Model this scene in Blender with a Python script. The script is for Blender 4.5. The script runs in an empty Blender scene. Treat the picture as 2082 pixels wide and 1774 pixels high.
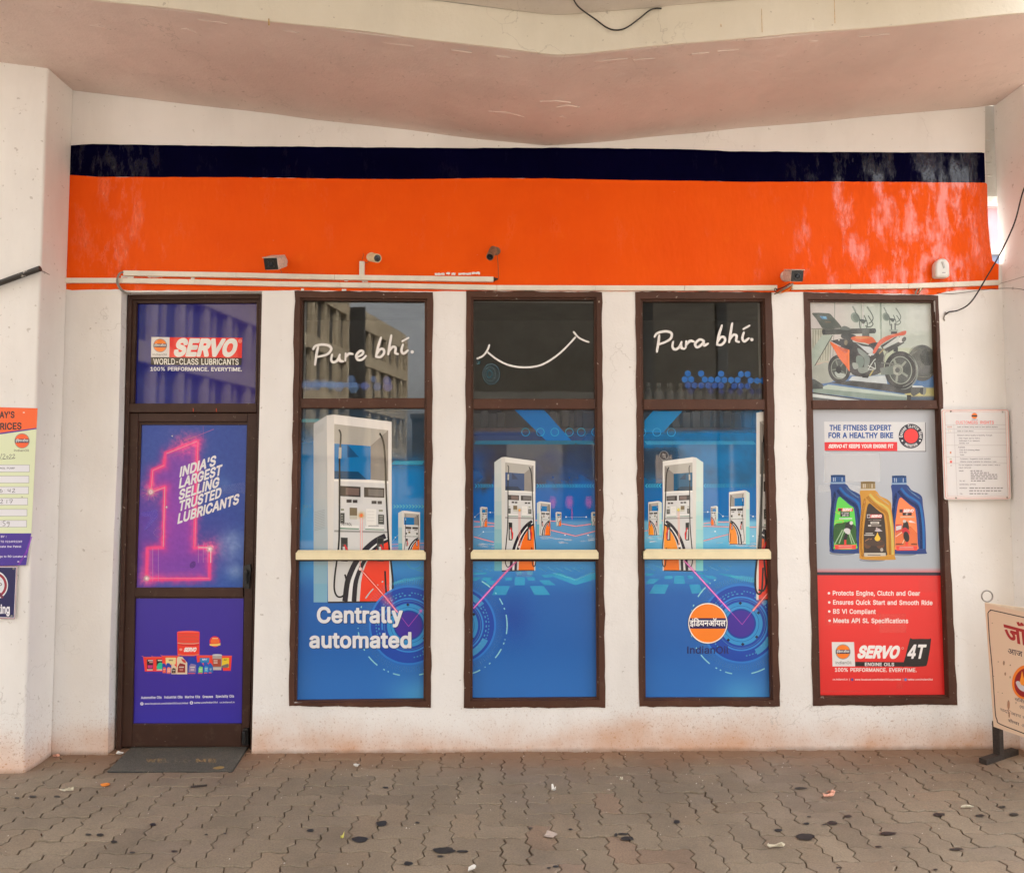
import bpy, math, random
from mathutils import Vector, Matrix, noise
from mathutils.geometry import tessellate_polygon
random.seed(11)
S = bpy.context.scene
COL = S.collection
R = math.radians

# ---------------------------------------------------------------- camera
# photo measured at 2082 x 1774; the shop front is the plane y = 0, the ground is z = 0, the street side is -y
FPX, CX, CY = 1508.0, 1041.0, 887.0
CAM = Vector((0.0, -4.475, 1.61))
YAW, PIT, ROL = 0.01318776, 0.05653464, -0.0014874
_f = Vector((math.sin(YAW)*math.cos(PIT), math.cos(YAW)*math.cos(PIT), math.sin(PIT)))
_r = Vector((math.cos(YAW), -math.sin(YAW), 0))
_u = _r.cross(_f)
AX_R = math.cos(ROL)*_r + math.sin(ROL)*_u
AX_U = -math.sin(ROL)*_r + math.cos(ROL)*_u
AX_F = _f
cam = bpy.data.cameras.new('camera')
cam.sensor_width = 36.0
cam.lens = FPX/2082*36
cam.clip_end = 1500
cam.clip_start = 0.05
camo = bpy.data.objects.new('camera', cam)
COL.objects.link(camo)
M = Matrix((AX_R, AX_U, -AX_F)).transposed().to_4x4()
M.translation = CAM
camo.matrix_world = M
S.camera = camo

# ---------------------------------------------------------------- light
SUN_EL, SUN_AZ = 52.0, 40.0     # degrees; azimuth from +y (behind the shop) towards +x
world = bpy.data.worlds.new('World')
S.world = world
world.use_nodes = True
nt = world.node_tree
bg = nt.nodes['Background']
sky = nt.nodes.new('ShaderNodeTexSky')
sky.sky_type = 'NISHITA'
sky.sun_disc = False
sky.sun_elevation = R(SUN_EL)
sky.sun_rotation = R(SUN_AZ)
sky.air_density = 1.0
sky.dust_density = 5.0
sky.ozone_density = 0.6
hs = nt.nodes.new('ShaderNodeHueSaturation')
hs.inputs['Saturation'].default_value = 0.08      # thin white overcast
nt.links.new(sky.outputs[0], hs.inputs['Color'])
nt.links.new(hs.outputs[0], bg.inputs['Color'])
bg.inputs['Strength'].default_value = 0.15
sun = bpy.data.lights.new('sun', 'SUN')
sun.energy = 1.5
sun.angle = R(10)
sun.color = (1.0, 0.94, 0.86)
suno = bpy.data.objects.new('sun', sun)
COL.objects.link(suno)
d = Vector((math.sin(R(SUN_AZ))*math.cos(R(SUN_EL)), math.cos(R(SUN_AZ))*math.cos(R(SUN_EL)), math.sin(R(SUN_EL))))
suno.rotation_euler = d.to_track_quat('Z', 'Y').to_euler()
suno.location = d*30
vs = S.view_settings
vs.view_transform = 'Standard'
vs.look = 'None'
vs.gamma = 1
vs.exposure = 2.66
S.cycles.max_bounces = 10
S.cycles.diffuse_bounces = 6
S.cycles.glossy_bounces = 4
S.cycles.transparent_max_bounces = 24
S.cycles.sample_clamp_indirect = 6
S.cycles.use_denoising = True

# ---------------------------------------------------------------- pixel -> world
def ray(px, py):
    return AX_R*((px-CX)/FPX) - AX_U*((py-CY)/FPX) + AX_F
def W(px, py, y=0.0):
    dd = ray(px, py)
    return CAM + dd*((y-CAM.y)/dd.y)
def WZ(px, py, z=0.0):
    dd = ray(px, py)
    return CAM + dd*((z-CAM.z)/dd.z)
def WP(px, py, p0, n):
    dd = ray(px, py)
    return CAM + dd*((p0-CAM).dot(n)/dd.dot(n))
def zz(ox, oy, s):
    f = lambda x, y: (ox+x/s, oy+y/s)
    f.s = s
    return f

# ---------------------------------------------------------------- objects
def tag(o, label=None, cat=None, group=None, kind=None):
    if label: o['label'] = label
    if cat: o['category'] = cat
    if group: o['group'] = group
    if kind or cat: o['kind'] = kind or 'thing'
    return o
def empty(name, loc, label=None, cat=None, group=None, kind=None):
    o = bpy.data.objects.new(name, None)
    o.empty_display_size = 0.1
    COL.objects.link(o)
    o.location = loc
    return tag(o, label, cat, group, kind)
def worldloc(o):
    v = Vector(o.location)
    while o.parent:
        o = o.parent
        v += Vector(o.location)
    return v
class MB:
    def __init__(s):
        s.v = []; s.f = []; s.c = []
    def add(s, vs, fs, col=None):
        k = len(s.v)
        s.v += [Vector(p) for p in vs]
        s.f += [[i+k for i in f] for f in fs]
        if col is not None: s.c += [col]*len(vs)
        return s
    def box(s, x0, x1, y0, y1, z0, z1, m=None):
        vs = [Vector((x, y, z)) for x in (x0, x1) for y in (y0, y1) for z in (z0, z1)]
        if m is not None: vs = [m @ p for p in vs]
        return s.add(vs, [(0,1,3,2),(4,6,7,5),(0,4,5,1),(2,3,7,6),(0,2,6,4),(1,5,7,3)])
    def prism(s, front, off):
        """closed polygon `front` (3-D points) extruded by vector off"""
        n = len(front)
        off = Vector(off)
        vs = [Vector(p) for p in front]+[Vector(p)+off for p in front]
        fs = [list(range(n)), list(range(2*n-1, n-1, -1))]
        fs += [[(i+1) % n, i, i+n, (i+1) % n+n] for i in range(n)]
        return s.add(vs, fs)
    def loft(s, loops, cap0=False, cap1=False):
        n = len(loops[0])
        vs = [p for l in loops for p in l]
        fs = []
        for k in range(len(loops)-1):
            for i in range(n):
                j = (i+1) % n
                fs.append((k*n+i, k*n+j, (k+1)*n+j, (k+1)*n+i))
        if cap0: fs.append(list(range(n-1, -1, -1)))
        if cap1: fs.append([(len(loops)-1)*n+i for i in range(n)])
        return s.add(vs, fs)
    def cyl(s, p0, p1, r0, r1=None, n=20):
        r1 = r0 if r1 is None else r1
        p0 = Vector(p0); p1 = Vector(p1)
        q = (p1-p0).to_track_quat('Z', 'Y')
        ring = lambda p, r: [p+q @ Vector((r*math.cos(2*math.pi*i/n), r*math.sin(2*math.pi*i/n), 0)) for i in range(n)]
        return s.loft([ring(p0, r0), ring(p1, r1)], True, True)
    def lathe(s, p0, ax, prof, n=20):
        q = Vector(ax).normalized().to_track_quat('Z', 'Y')
        p0 = Vector(p0)
        return s.loft([[p0+q @ Vector((r*math.cos(2*math.pi*i/n), r*math.sin(2*math.pi*i/n), h)) for i in range(n)] for h, r in prof], True, True)
    def tube(s, pts, r, n=8, sm=6):
        pts = smooth([Vector(p) for p in pts], sm) if sm else [Vector(p) for p in pts]
        loops = []
        for i, p in enumerate(pts):
            t = (pts[min(i+1, len(pts)-1)]-pts[max(i-1, 0)]).normalized()
            q = t.to_track_quat('Z', 'Y')
            loops.append([p+q @ Vector((r*math.cos(2*math.pi*k/n), r*math.sin(2*math.pi*k/n), 0)) for k in range(n)])
        return s.loft(loops, True, True)
    def build(s, name, mat, parent=None, bevel=0, seg=2, smooth_=False, label=None, cat=None, group=None, kind=None, fix=True):
        me = bpy.data.meshes.new(name)
        me.from_pydata([tuple(p) for p in s.v], [], s.f)
        if s.c:
            at = me.color_attributes.new('Col', 'FLOAT_COLOR', 'POINT')
            for i, c in enumerate(s.c): at.data[i].color = c
        if fix:
            import bmesh
            b = bmesh.new(); b.from_mesh(me)
            bmesh.ops.recalc_face_normals(b, faces=b.faces)
            b.to_mesh(me); b.free()
        me.materials.append(mat)
        o = bpy.data.objects.new(name, me)
        COL.objects.link(o)
        if parent is not None:
            o.parent = parent
            o.location = -worldloc(parent)
        if smooth_:
            for p in me.polygons: p.use_smooth = True
        if bevel:
            mod = o.modifiers.new('bevel', 'BEVEL')
            mod.width = bevel; mod.segments = seg; mod.limit_method = 'ANGLE'; mod.angle_limit = R(40)
        return tag(o, label, cat, group, kind)
def smooth(pts, k=6):
    if len(pts) < 3: return pts
    out = []
    n = len(pts)
    for i in range(n-1):
        p0, p1, p2, p3 = pts[max(i-1, 0)], pts[i], pts[i+1], pts[min(i+2, n-1)]
        for j in range(k):
            t = j/k
            out.append(0.5*((2*p1)+(p2-p0)*t+(2*p0-5*p1+4*p2-p3)*t*t+(3*p1-p0-3*p2+p3)*t**3))
    out.append(pts[-1])
    return out

# ---------------------------------------------------------------- materials
def lin(c):
    c = c/255.0
    return c/12.92 if c <= 0.04045 else ((c+0.055)/1.055)**2.4
def L3(r, g, b, k=1.0):
    return (min(lin(r)*k, .9), min(lin(g)*k, .9), min(lin(b)*k, .9), 1)
class NM:
    """small node-material helper"""
    def __init__(s, name):
        s.m = bpy.data.materials.new(name)
        s.m.use_nodes = True
        s.n = s.m.node_tree.nodes; s.l = s.m.node_tree.links
        s.b = s.n['Principled BSDF']
        s.tc = s.n.new('ShaderNodeTexCoord').outputs['Object']
    def noise(s, scale, detail=5, rough=.6, vec=None, stretch=None):
        n = s.n.new('ShaderNodeTexNoise')
        n.inputs['Scale'].default_value = scale
        n.inputs['Detail'].default_value = detail
        n.inputs['Roughness'].default_value = rough
        v = vec or s.tc
        if stretch:
            mp = s.n.new('ShaderNodeMapping'); mp.inputs['Scale'].default_value = stretch
            s.l.new(v, mp.inputs[0]); v = mp.outputs[0]
        s.l.new(v, n.inputs['Vector'])
        return n.outputs['Fac']
    def ramp(s, fac, a, b, ca=(0,0,0,1), cb=(1,1,1,1)):
        r = s.n.new('ShaderNodeValToRGB')
        r.color_ramp.elements[0].position = a; r.color_ramp.elements[0].color = ca
        r.color_ramp.elements[1].position = b; r.color_ramp.elements[1].color = cb
        s.l.new(fac, r.inputs[0])
        return r.outputs[0]
    def mix(s, fac, a, b, mode='MIX'):
        n = s.n.new('ShaderNodeMixRGB'); n.blend_type = mode
        for k, v in ((0, fac), (1, a), (2, b)):
            if hasattr(v, 'is_linked') or hasattr(v, 'links'): s.l.new(v, n.inputs[k])
            else: n.inputs[k].default_value = v
        return n.outputs[0]
    def math(s, op, a, b=0.0):
        n = s.n.new('ShaderNodeMath'); n.operation = op
        for k, v in ((0, a), (1, b)):
            if hasattr(v, 'links'): s.l.new(v, n.inputs[k])
            else: n.inputs[k].default_value = v
        return n.outputs[0]
    def maprange(s, v, a, b, c=0.0, d=1.0):
        n = s.n.new('ShaderNodeMapRange'); n.interpolation_type = 'SMOOTHSTEP'
        s.l.new(v, n.inputs[0])
        for k, x in zip((1, 2, 3, 4), (a, b, c, d)): n.inputs[k].default_value = x
        return n.outputs[0]
    def xyz(s):
        n = s.n.new('ShaderNodeSeparateXYZ'); s.l.new(s.tc, n.inputs[0])
        return n.outputs
    def bump(s, h, strength, dist, prev=None):
        n = s.n.new('ShaderNodeBump')
        n.inputs['Strength'].default_value = strength
        n.inputs['Distance'].default_value = dist
        s.l.new(h, n.inputs['Height'])
        if prev is not None: s.l.new(prev, n.inputs['Normal'])
        return n.outputs[0]
    def set(s, col=None, rough=None, normal=None, metal=None, spec=None):
        for k, v in (('Base Color', col), ('Roughness', rough), ('Normal', normal), ('Metallic', metal), ('Specular IOR Level', spec)):
            if v is None: continue
            if hasattr(v, 'links'): s.l.new(v, s.b.inputs[k])
            else: s.b.inputs[k].default_value = v
        return s.m
def simple(name, c, rough=.5, var=.12, scale=30, bump=.15, dist=.002, metal=0.0, spec=.5):
    m = NM(name)
    f = m.noise(scale)
    a = tuple(x*(1-var) for x in c[:3])+(1,); b = tuple(min(x*(1+var), .95) for x in c[:3])+(1,)
    m.set(m.ramp(f, .3, .7, a, b), rough, m.bump(m.noise(scale*4), bump, dist), metal, spec)
    return m.m
def plaster(name, c, c2, dirt=0.0, bumpk=1.0, marks=True):
    """lime-washed rough plaster with soft tone changes, small scuffs and, near the ground, splashed red earth"""
    m = NM(name)
    big = m.noise(1.1, 4, .55)
    col = m.ramp(big, .35, .68, c, c2)
    str_ = m.noise(2.2, 6, .62, stretch=(1, 1, .25))
    col = m.mix(m.math('MULTIPLY', m.ramp(str_, .5, .78), .34), col, tuple(x*.72 for x in c2[:3])+(1,))
    if marks:
        sp = m.ramp(m.noise(34, 3, .5), .68, .72)
        col = m.mix(m.math('MULTIPLY', sp, .42), col, (.28, .23, .18, 1))
        chip = m.ramp(m.noise(9, 5, .7), .69, .715)
        col = m.mix(m.math('MULTIPLY', chip, .4), col, (.40, .37, .33, 1))
        sc = m.ramp(m.noise(5, 7, .75, stretch=(1, 1, 2.6)), .66, .69)
        col = m.mix(m.math('MULTIPLY', sc, .34), col, (.45, .40, .35, 1))
    if dirt:
        z = m.xyz()[2]
        h = m.math('ADD', z, m.math('MULTIPLY', m.math('SUBTRACT', m.noise(2.1, 5, .6), .5), -.32))
        low = m.maprange(h, .0, .24, 1, 0)
        sp = m.math('MAXIMUM', m.ramp(m.noise(58, 3, .6), .60, .65), m.ramp(m.noise(110, 2, .6), .61, .66))
        patch = m.ramp(m.noise(1.3, 5, .6), .38, .58)
        grad = m.math('MULTIPLY', m.maprange(z, .0, .45, 1, 0), m.math('ADD', m.math('MULTIPLY', patch, .75), .25))
        col = m.mix(m.math('MULTIPLY', m.math('MULTIPLY', sp, grad), .8*dirt), col, (.34, .18, .10, 1))
        col = m.mix(m.math('MULTIPLY', m.math('MULTIPLY', low, .8*dirt), m.math('ADD', m.math('MULTIPLY', patch, .7), .3)), col, (.60, .30, .15, 1))
        edge = m.maprange(m.math('ADD', z, m.math('MULTIPLY', m.noise(12), .03)), .012, .045, 1, 0)
        col = m.mix(m.math('MULTIPLY', edge, .6*dirt), col, (.20, .13, .09, 1))
    ck = m.n.new('ShaderNodeTexVoronoi'); ck.feature = 'DISTANCE_TO_EDGE'; ck.inputs['Scale'].default_value = 1.15
    wv = m.n.new('ShaderNodeVectorMath'); wv.operation = 'ADD'
    nn = m.n.new('ShaderNodeTexNoise'); nn.inputs['Scale'].default_value = 3.5; nn.inputs['Detail'].default_value = 6
    m.l.new(m.tc, nn.inputs['Vector']); m.l.new(m.tc, wv.inputs[0]); m.l.new(nn.outputs['Color'], wv.inputs[1]); m.l.new(wv.outputs[0], ck.inputs['Vector'])
    crk = m.math('MULTIPLY', m.ramp(ck.outputs['Distance'], .0, .006, (1, 1, 1, 1), (0, 0, 0, 1)), m.ramp(m.noise(.9, 3), .52, .62))      # hairline cracks here and there
    col = m.mix(m.math('MULTIPLY', crk, .4), col, (.30, .26, .22, 1))
    b1 = m.bump(m.noise(7, 6, .6), .35*bumpk, .012)
    b2 = m.bump(m.noise(70, 4, .65), .3*bumpk, .003, b1)
    m.set(col, .75, b2, spec=.3)
    return m.m
def gloss_paint(name, c, c2, rough=.16, patch=None, spec=.75, dull=.12):
    """oil paint brushed over uneven plaster: glossy, rippled"""
    m = NM(name)
    col = m.ramp(m.noise(1.6, 5, .6), .35, .7, c, c2)
    if patch is not None:
        col = m.mix(m.math('MULTIPLY', m.ramp(m.noise(6, 6, .7), .6, .72), .35), col, patch)
        fl = m.ramp(m.noise(60, 4, .6, stretch=(.4, 1, 1)), .735, .75)
        col = m.mix(m.math('MULTIPLY', fl, .5), col, (.7, .62, .5, 1))
    b1 = m.bump(m.noise(3.2, 3, .5, stretch=(1.8, 1, .8)), .6, .018)
    b2 = m.bump(m.noise(17, 5, .6, stretch=(1.8, 1, .7)), .5, .006, b1)
    b3 = m.bump(m.noise(120, 3, .6, stretch=(2, 1, .5)), .06, .001, b2)
    end_gloss = m.math('MAXIMUM', m.maprange(m.xyz()[0], 1.5, 2.5), m.math('MULTIPLY', m.maprange(m.xyz()[0], -1.9, -2.35), .75))       # gloss raised at both ends to place highlights there
    msk = m.ramp(m.math('ADD', m.noise(4.6, 7, .72, stretch=(1.7, 1, .6)), m.math('MULTIPLY', end_gloss, .11)), .575, .70)       # brushed-out glossy streaks in duller paint
    m.set(col, m.ramp(msk, 0, 1, (.5, .5, .5, 1), (rough,)*3+(1,)), b3, spec=m.math('ADD', m.math('MULTIPLY', msk, m.math('ADD', m.math('MULTIPLY', end_gloss, spec*.7-dull), spec*.3)), dull))
    return m.m
def frame_paint(name, c, chips=.5):
    """brown enamel on old timber with nicks of white wall paint"""
    m = NM(name)
    col = m.ramp(m.noise(3, 5, .6, stretch=(1, 1, .6)), .3, .75, tuple(x*.75 for x in c[:3])+(1,), tuple(x*1.35 for x in c[:3])+(1,))
    dust = m.ramp(m.noise(14, 6, .7), .55, .8)
    col = m.mix(m.math('MULTIPLY', dust, .35), col, (.16, .11, .08, 1))
    ch = m.ramp(m.noise(38, 5, .6), .675, .69)
    col = m.mix(m.math('MULTIPLY', ch, chips), col, (.62, .55, .47, 1))
    b1 = m.bump(m.noise(18, 5, .6, stretch=(1, 1, .3)), .3, .004)
    m.set(col, .5, m.bump(m.noise(140, 2), .15, .001, b1), spec=.3)
    return m.m
def print_mat(name, rough=.3, spec=.5, wob_k=.12):
    m = NM(name)
    a = m.n.new('ShaderNodeAttribute'); a.attribute_name = 'Col'
    tr = m.n.new('ShaderNodeBsdfTransparent')
    mx = m.n.new('ShaderNodeMixShader')
    wob = m.noise(3, 3)
    m.set(a.outputs['Color'], rough, m.bump(wob, wob_k, .01), spec=spec)
    m.l.new(a.outputs['Alpha'], mx.inputs[0])
    m.l.new(tr.outputs[0], mx.inputs[1]); m.l.new(m.b.outputs[0], mx.inputs[2])
    m.l.new(mx.outputs[0], m.n['Material Output'].inputs[0])
    return m.m
def glass_mat(name, tint, ior=1.5):
    m = NM(name)
    tr = m.n.new('ShaderNodeBsdfTransparent'); tr.inputs[0].default_value = tint
    gl = m.n.new('ShaderNodeBsdfGlossy'); gl.inputs['Roughness'].default_value = .008
    fr = m.n.new('ShaderNodeFresnel'); fr.inputs['IOR'].default_value = ior
    nb = m.bump(m.noise(1.1, 2), .02, .02)
    m.l.new(nb, gl.inputs['Normal'])
    mx = m.n.new('ShaderNodeMixShader')
    m.l.new(fr.outputs[0], mx.inputs[0]); m.l.new(tr.outputs[0], mx.inputs[1]); m.l.new(gl.outputs[0], mx.inputs[2])
    m.l.new(mx.outputs[0], m.n['Material Output'].inputs[0])
    return m.m

# ---------------------------------------------------------------- printed graphics: flat coloured sheets in print order
STEP = 0.00007
class Art:
    def __init__(s, mp, nrm, clip=None):
        s.mp = mp; s.nrm = Vector(nrm); s.v = []; s.f = []; s.c = []; s.boxes = []
        s.clip = clip; s.t = zz(0, 0, 1); s.gain = 1.0
    def P(s, p): return s.t(p[0], p[1])
    def col(s, c, a=1.0):
        # ink density: light passes a thin ink twice, so coverage a on paper needs a thinner, stronger film
        b = 1-math.sqrt(max(0.0, 1-a)) if a < 1 else 1.0
        k = s.gain*(a/b if b > 0 else 1)
        return (min(lin(c[0])*k, .92), min(lin(c[1])*k, .92), min(lin(c[2])*k, .92), b)
    def layer(s, pts):
        x0 = min(p[0] for p in pts); x1 = max(p[0] for p in pts); y0 = min(p[1] for p in pts); y1 = max(p[1] for p in pts)
        l = 0
        for a0, a1, b0, b1, k in s.boxes:
            if a0 < x1 and x0 < a1 and b0 < y1 and y0 < b1 and k >= l: l = k+1
        s.boxes.append((x0, x1, y0, y1, l))
        return l
    def _push(s, pts, tris, cols, l):
        k = len(s.v)
        s.v += [(p[0], p[1], l+1) for p in pts]
        s.f += [[i+k for i in t] for t in tris]
        s.c += cols
    def _clip(s, poly):
        if s.clip is None: return poly
        out = poly
        n = len(s.clip)
        for i in range(n):
            a = s.clip[i]; b = s.clip[(i+1) % n]
            ins = lambda p: (b[0]-a[0])*(p[1]-a[1])-(b[1]-a[1])*(p[0]-a[0]) >= 0
            src, out = out, []
            for j in range(len(src)):
                p, q = src[j-1], src[j]
                ip, iq = ins(p), ins(q)
                if ip != iq:
                    d1 = (b[0]-a[0])*(p[1]-a[1])-(b[1]-a[1])*(p[0]-a[0])
                    d2 = (b[0]-a[0])*(q[1]-a[1])-(b[1]-a[1])*(q[0]-a[0])
                    t = d1/(d1-d2)
                    out.append((p[0]+(q[0]-p[0])*t, p[1]+(q[1]-p[1])*t))
                if iq: out.append(q)
            if not out: return []
        return out
    def raw(s, loops, c, a=1.0, l=None):
        loops = [s._clip(lp) for lp in loops]
        loops = [lp for lp in loops if len(lp) > 2]
        if not loops: return
        flat = [p for lp in loops for p in lp]
        if l is None: l = s.layer(flat)
        tris = tessellate_polygon([[Vector((p[0], p[1], 0)) for p in lp] for lp in loops])
        s._push(flat, tris, [s.col(c, a)]*len(flat), l)
    def poly(s, pts, c, a=1.0):
        s.raw([[s.P(p) for p in pts]], c, a)
    def rect(s, x0, y0, x1, y1, c, a=1.0):
        s.poly([(x0, y0), (x1, y0), (x1, y1), (x0, y1)], c, a)
    def blob(s, pts, c, a=1.0, k=4):
        """closed smooth outline"""
        n = len(pts); q = []
        for i in range(n):
            p0, p1, p2, p3 = [Vector((*pts[(i+j) % n], 0)) for j in (-1, 0, 1, 2)]
            for j in range(k):
                t = j/k
                r = 0.5*((2*p1)+(p2-p0)*t+(2*p0-5*p1+4*p2-p3)*t*t+(3*p1-p0-3*p2+p3)*t**3)
                q.append((r.x, r.y))
        s.poly(q, c, a)
    def ellipse(s, x, y, rx, ry, c, a=1.0, n=36, rot=0):
        co, si = math.cos(rot), math.sin(rot)
        s.poly([(x+rx*math.cos(t)*co-ry*math.sin(t)*si, y+rx*math.cos(t)*si+ry*math.sin(t)*co) for t in [2*math.pi*i/n for i in range(n)]], c, a)
    def ring(s, x, y, r0, r1, c, a=1.0, t0=0, t1=360, n=48, ky=1.0):
        k = max(2, int(n*abs(t1-t0)/360))
        A = [R(t0+(t1-t0)*i/k) for i in range(k+1)]
        for i in range(0, k, 12):       # short convex-ish pieces clip cleanly
            B = A[i:i+13]
            if len(B) < 2: continue
            pts = [(x+r1*math.cos(t), y+r1*ky*math.sin(t)) for t in B]+[(x+r0*math.cos(t), y+r0*ky*math.sin(t)) for t in reversed(B)]
            s.poly(pts, c, a)
    def line(s, pts, w, c, a=1.0, sm=0, taper=None):
        pts = [Vector((p[0], p[1], 0)) for p in pts]
        if sm: pts = smooth(pts, sm)
        L, Rr = [], []
        n = len(pts)
        for i in range(n):
            d0 = (pts[i]-pts[i-1]).normalized() if i else None
            d1 = (pts[i+1]-pts[i]).normalized() if i < n-1 else None
            t = (d0 or d1) if (d0 is None or d1 is None) else (d0+d1)
            if t.length < 1e-4: t = d1
            t = t.normalized()
            nn = Vector((-t.y, t.x, 0))
            m = 1.0
            if d0 is not None and d1 is not None:
                m = 1/max(.5, math.cos(d0.angle(d1)/2)) if d0.length and d1.length else 1
            ww = w/2*m*(taper(i/(n-1)) if taper else 1)
            L.append(pts[i]+nn*ww); Rr.append(pts[i]-nn*ww)
        pp = [s.P((p.x, p.y)) for p in L+list(reversed(Rr))]
        l = s.layer(pp)
        for i in range(n-1):
            q = [s.P((p.x, p.y)) for p in (L[i], L[i+1], Rr[i+1], Rr[i])]
            s.raw([q], c, a, l+(i % 2 if sm else 0))
        if sm: s.boxes.append((min(p[0] for p in pp), max(p[0] for p in pp), min(p[1] for p in pp), max(p[1] for p in pp), l+1))
    def brush(s, pts, w, c, a=1.0):
        """marker stroke with round ends"""
        s.line(pts, w, c, a, sm=7, taper=lambda t: .82+.3*math.sin(math.pi*t)**.6)
        for p in (pts[0], pts[-1]): s.ellipse(p[0], p[1], w*.41, w*.41, c, a, 12)
    def glow(s, x, y, r, c, a=1.0, ky=1.0, n=20, rings=5):
        pts = [s.P((x, y))]; cols = [s.col(c, a)]; tris = []
        for k in range(1, rings+1):
            q = k/rings
            for i in range(n):
                t = 2*math.pi*i/n
                pts.append(s.P((x+r*q*math.cos(t), y+r*ky*q*math.sin(t))))
                cols.append(s.col(c, a*max(0, (math.exp(-3.2*q*q)-math.exp(-3.2))/(1-math.exp(-3.2)))))
        for i in range(n):
            j = (i+1) % n
            tris.append((0, 1+i, 1+j))
            for k in range(rings-1):
                b0 = 1+k*n; b1 = b0+n
                tris += [(b0+i, b1+i, b1+j), (b0+i, b1+j, b0+j)]
        if s.clip is not None:      # drop what falls off the sheet
            xs = [p[0] for p in s.clip]; ys = [p[1] for p in s.clip]
            ok = lambda p: min(xs) <= p[0] <= max(xs) and min(ys) <= p[1] <= max(ys)
            tris = [t for t in tris if all(ok(pts[i]) for i in t)]
        s._push(pts, tris, cols, s.layer(pts))
    def grid(s, quad, nx, ny, fn):
        """sheet painted by a function of u (across) and v (down); quad = TL TR BR BL in photo pixels"""
        pts, cols, tris = [], [], []
        for j in range(ny+1):
            v = j/ny
            for i in range(nx+1):
                u = i/nx
                x = (quad[0][0]*(1-u)+quad[1][0]*u)*(1-v)+(quad[3][0]*(1-u)+quad[2][0]*u)*v
                y = (quad[0][1]*(1-u)+quad[1][1]*u)*(1-v)+(quad[3][1]*(1-u)+quad[2][1]*u)*v
                pts.append((x, y))
                r = fn(x, y)
                cols.append(s.col(r[:3], r[3] if len(r) > 3 else 1.0))
        for j in range(ny):
            for i in range(nx):
                a = j*(nx+1)+i
                tris.append((a, a+1, a+nx+2, a+nx+1))
        s._push(pts, tris, cols, s.layer(pts))
    def text(s, st, O, E, cap, c, wt=6, a=1.0):
        """letters spread from O to E on the baseline; cap = cap height (number or vector)"""
        if not isinstance(cap, tuple): cap = (0, -cap)
        x = 0; items = []
        for ch in st:
            g = GLY.get(ch)
            if g is None: x += 110; continue
            if g[1]: items.append((x, ch))
            x += g[0]
        lo = min(x0+p[0] for x0, ch in items[:1] for q in GLY[ch][1] for p in q)
        hi = max(x0+p[0] for x0, ch in items[-1:] for q in GLY[ch][1] for p in q)
        lo -= wt*.6; hi += wt*.6
        mp = lambda px, py: s.P((O[0]+(E[0]-O[0])*(px-lo)/(hi-lo)+cap[0]*py/203, O[1]+(E[1]-O[1])*(px-lo)/(hi-lo)+cap[1]*py/203))
        allp = [mp(lo, -50), mp(hi, -50), mp(hi, 210), mp(lo, 210)]
        l = s.layer(allp); s.boxes.append(s.boxes[-1][:4]+(l+1,))
        for k, (x0, ch) in enumerate(items):
            groups = glyph_groups(ch, wt-5)
            for g in groups:
                s.raw([[mp(x0+p[0], p[1]) for p in lp] for lp in g], c, a, l+k % 2)
    def hindi(s, st, O, E, cap, c, off=.0, a=1.0):
        if not isinstance(cap, tuple): cap = (0, -cap)
        cu = bpy.data.curves.new('t', 'FONT'); cu.body = st; cu.offset = off; cu.resolution_u = 3
        ob = bpy.data.objects.new('t', cu); COL.objects.link(ob)
        me = ob.evaluated_get(bpy.context.evaluated_depsgraph_get()).to_mesh()
        vs = [(v.co.x, v.co.y) for v in me.vertices]; fs = [list(p.vertices) for p in me.polygons]
        bpy.data.objects.remove(ob); bpy.data.curves.remove(cu)
        if not vs: return
        lo = min(v[0] for v in vs); hi = max(v[0] for v in vs)
        par = list(range(len(vs)))
        def find(i):
            while par[i] != i: par[i] = par[par[i]]; i = par[i]
            return i
        for f in fs:
            for i in f[1:]: par[find(i)] = find(f[0])
        isl = {}
        for f in fs: isl.setdefault(find(f[0]), []).append(f)
        mp = lambda p: s.P((O[0]+(E[0]-O[0])*(p[0]-lo)/(hi-lo)+cap[0]*p[1]/.62, O[1]+(E[1]-O[1])*(p[0]-lo)/(hi-lo)+cap[1]*p[1]/.62))
        l = s.layer([mp((lo, -.2)), mp((hi, -.2)), mp((hi, .9)), mp((lo, .9))])
        s.boxes.append(s.boxes[-1][:4]+(l+3,))
        for k, (_, fl) in enumerate(sorted(isl.items(), key=lambda kv: min(vs[i][0] for f in kv[1] for i in f))):
            for f in fl:
                s.raw([[mp(vs[i]) for i in f]], c, a, l+k % 4)
    def build(s, name, mat, parent=None, label=None):
        me = bpy.data.meshes.new(name)
        step = min(STEP, .008/max(v[2] for v in s.v))
        me.from_pydata([tuple(s.mp(x, y) + s.nrm*(step*l)) for x, y, l in s.v], [], s.f)
        at = me.color_attributes.new('Col', 'FLOAT_COLOR', 'POINT')
        buf = [x for c in s.c for x in c]
        at.data.foreach_set('color', buf)
        me.materials.append(mat)
        o = bpy.data.objects.new(name, me)
        COL.objects.link(o)
        # face every sheet towards its viewer
        me.update()
        flip = [p for p in me.polygons if p.normal.dot(s.nrm) < 0]
        for p in flip: p.flip()
        if parent is not None:
            o.parent = parent
            o.location = -worldloc(parent)
        return tag(o, label)
_gg = {}
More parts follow.
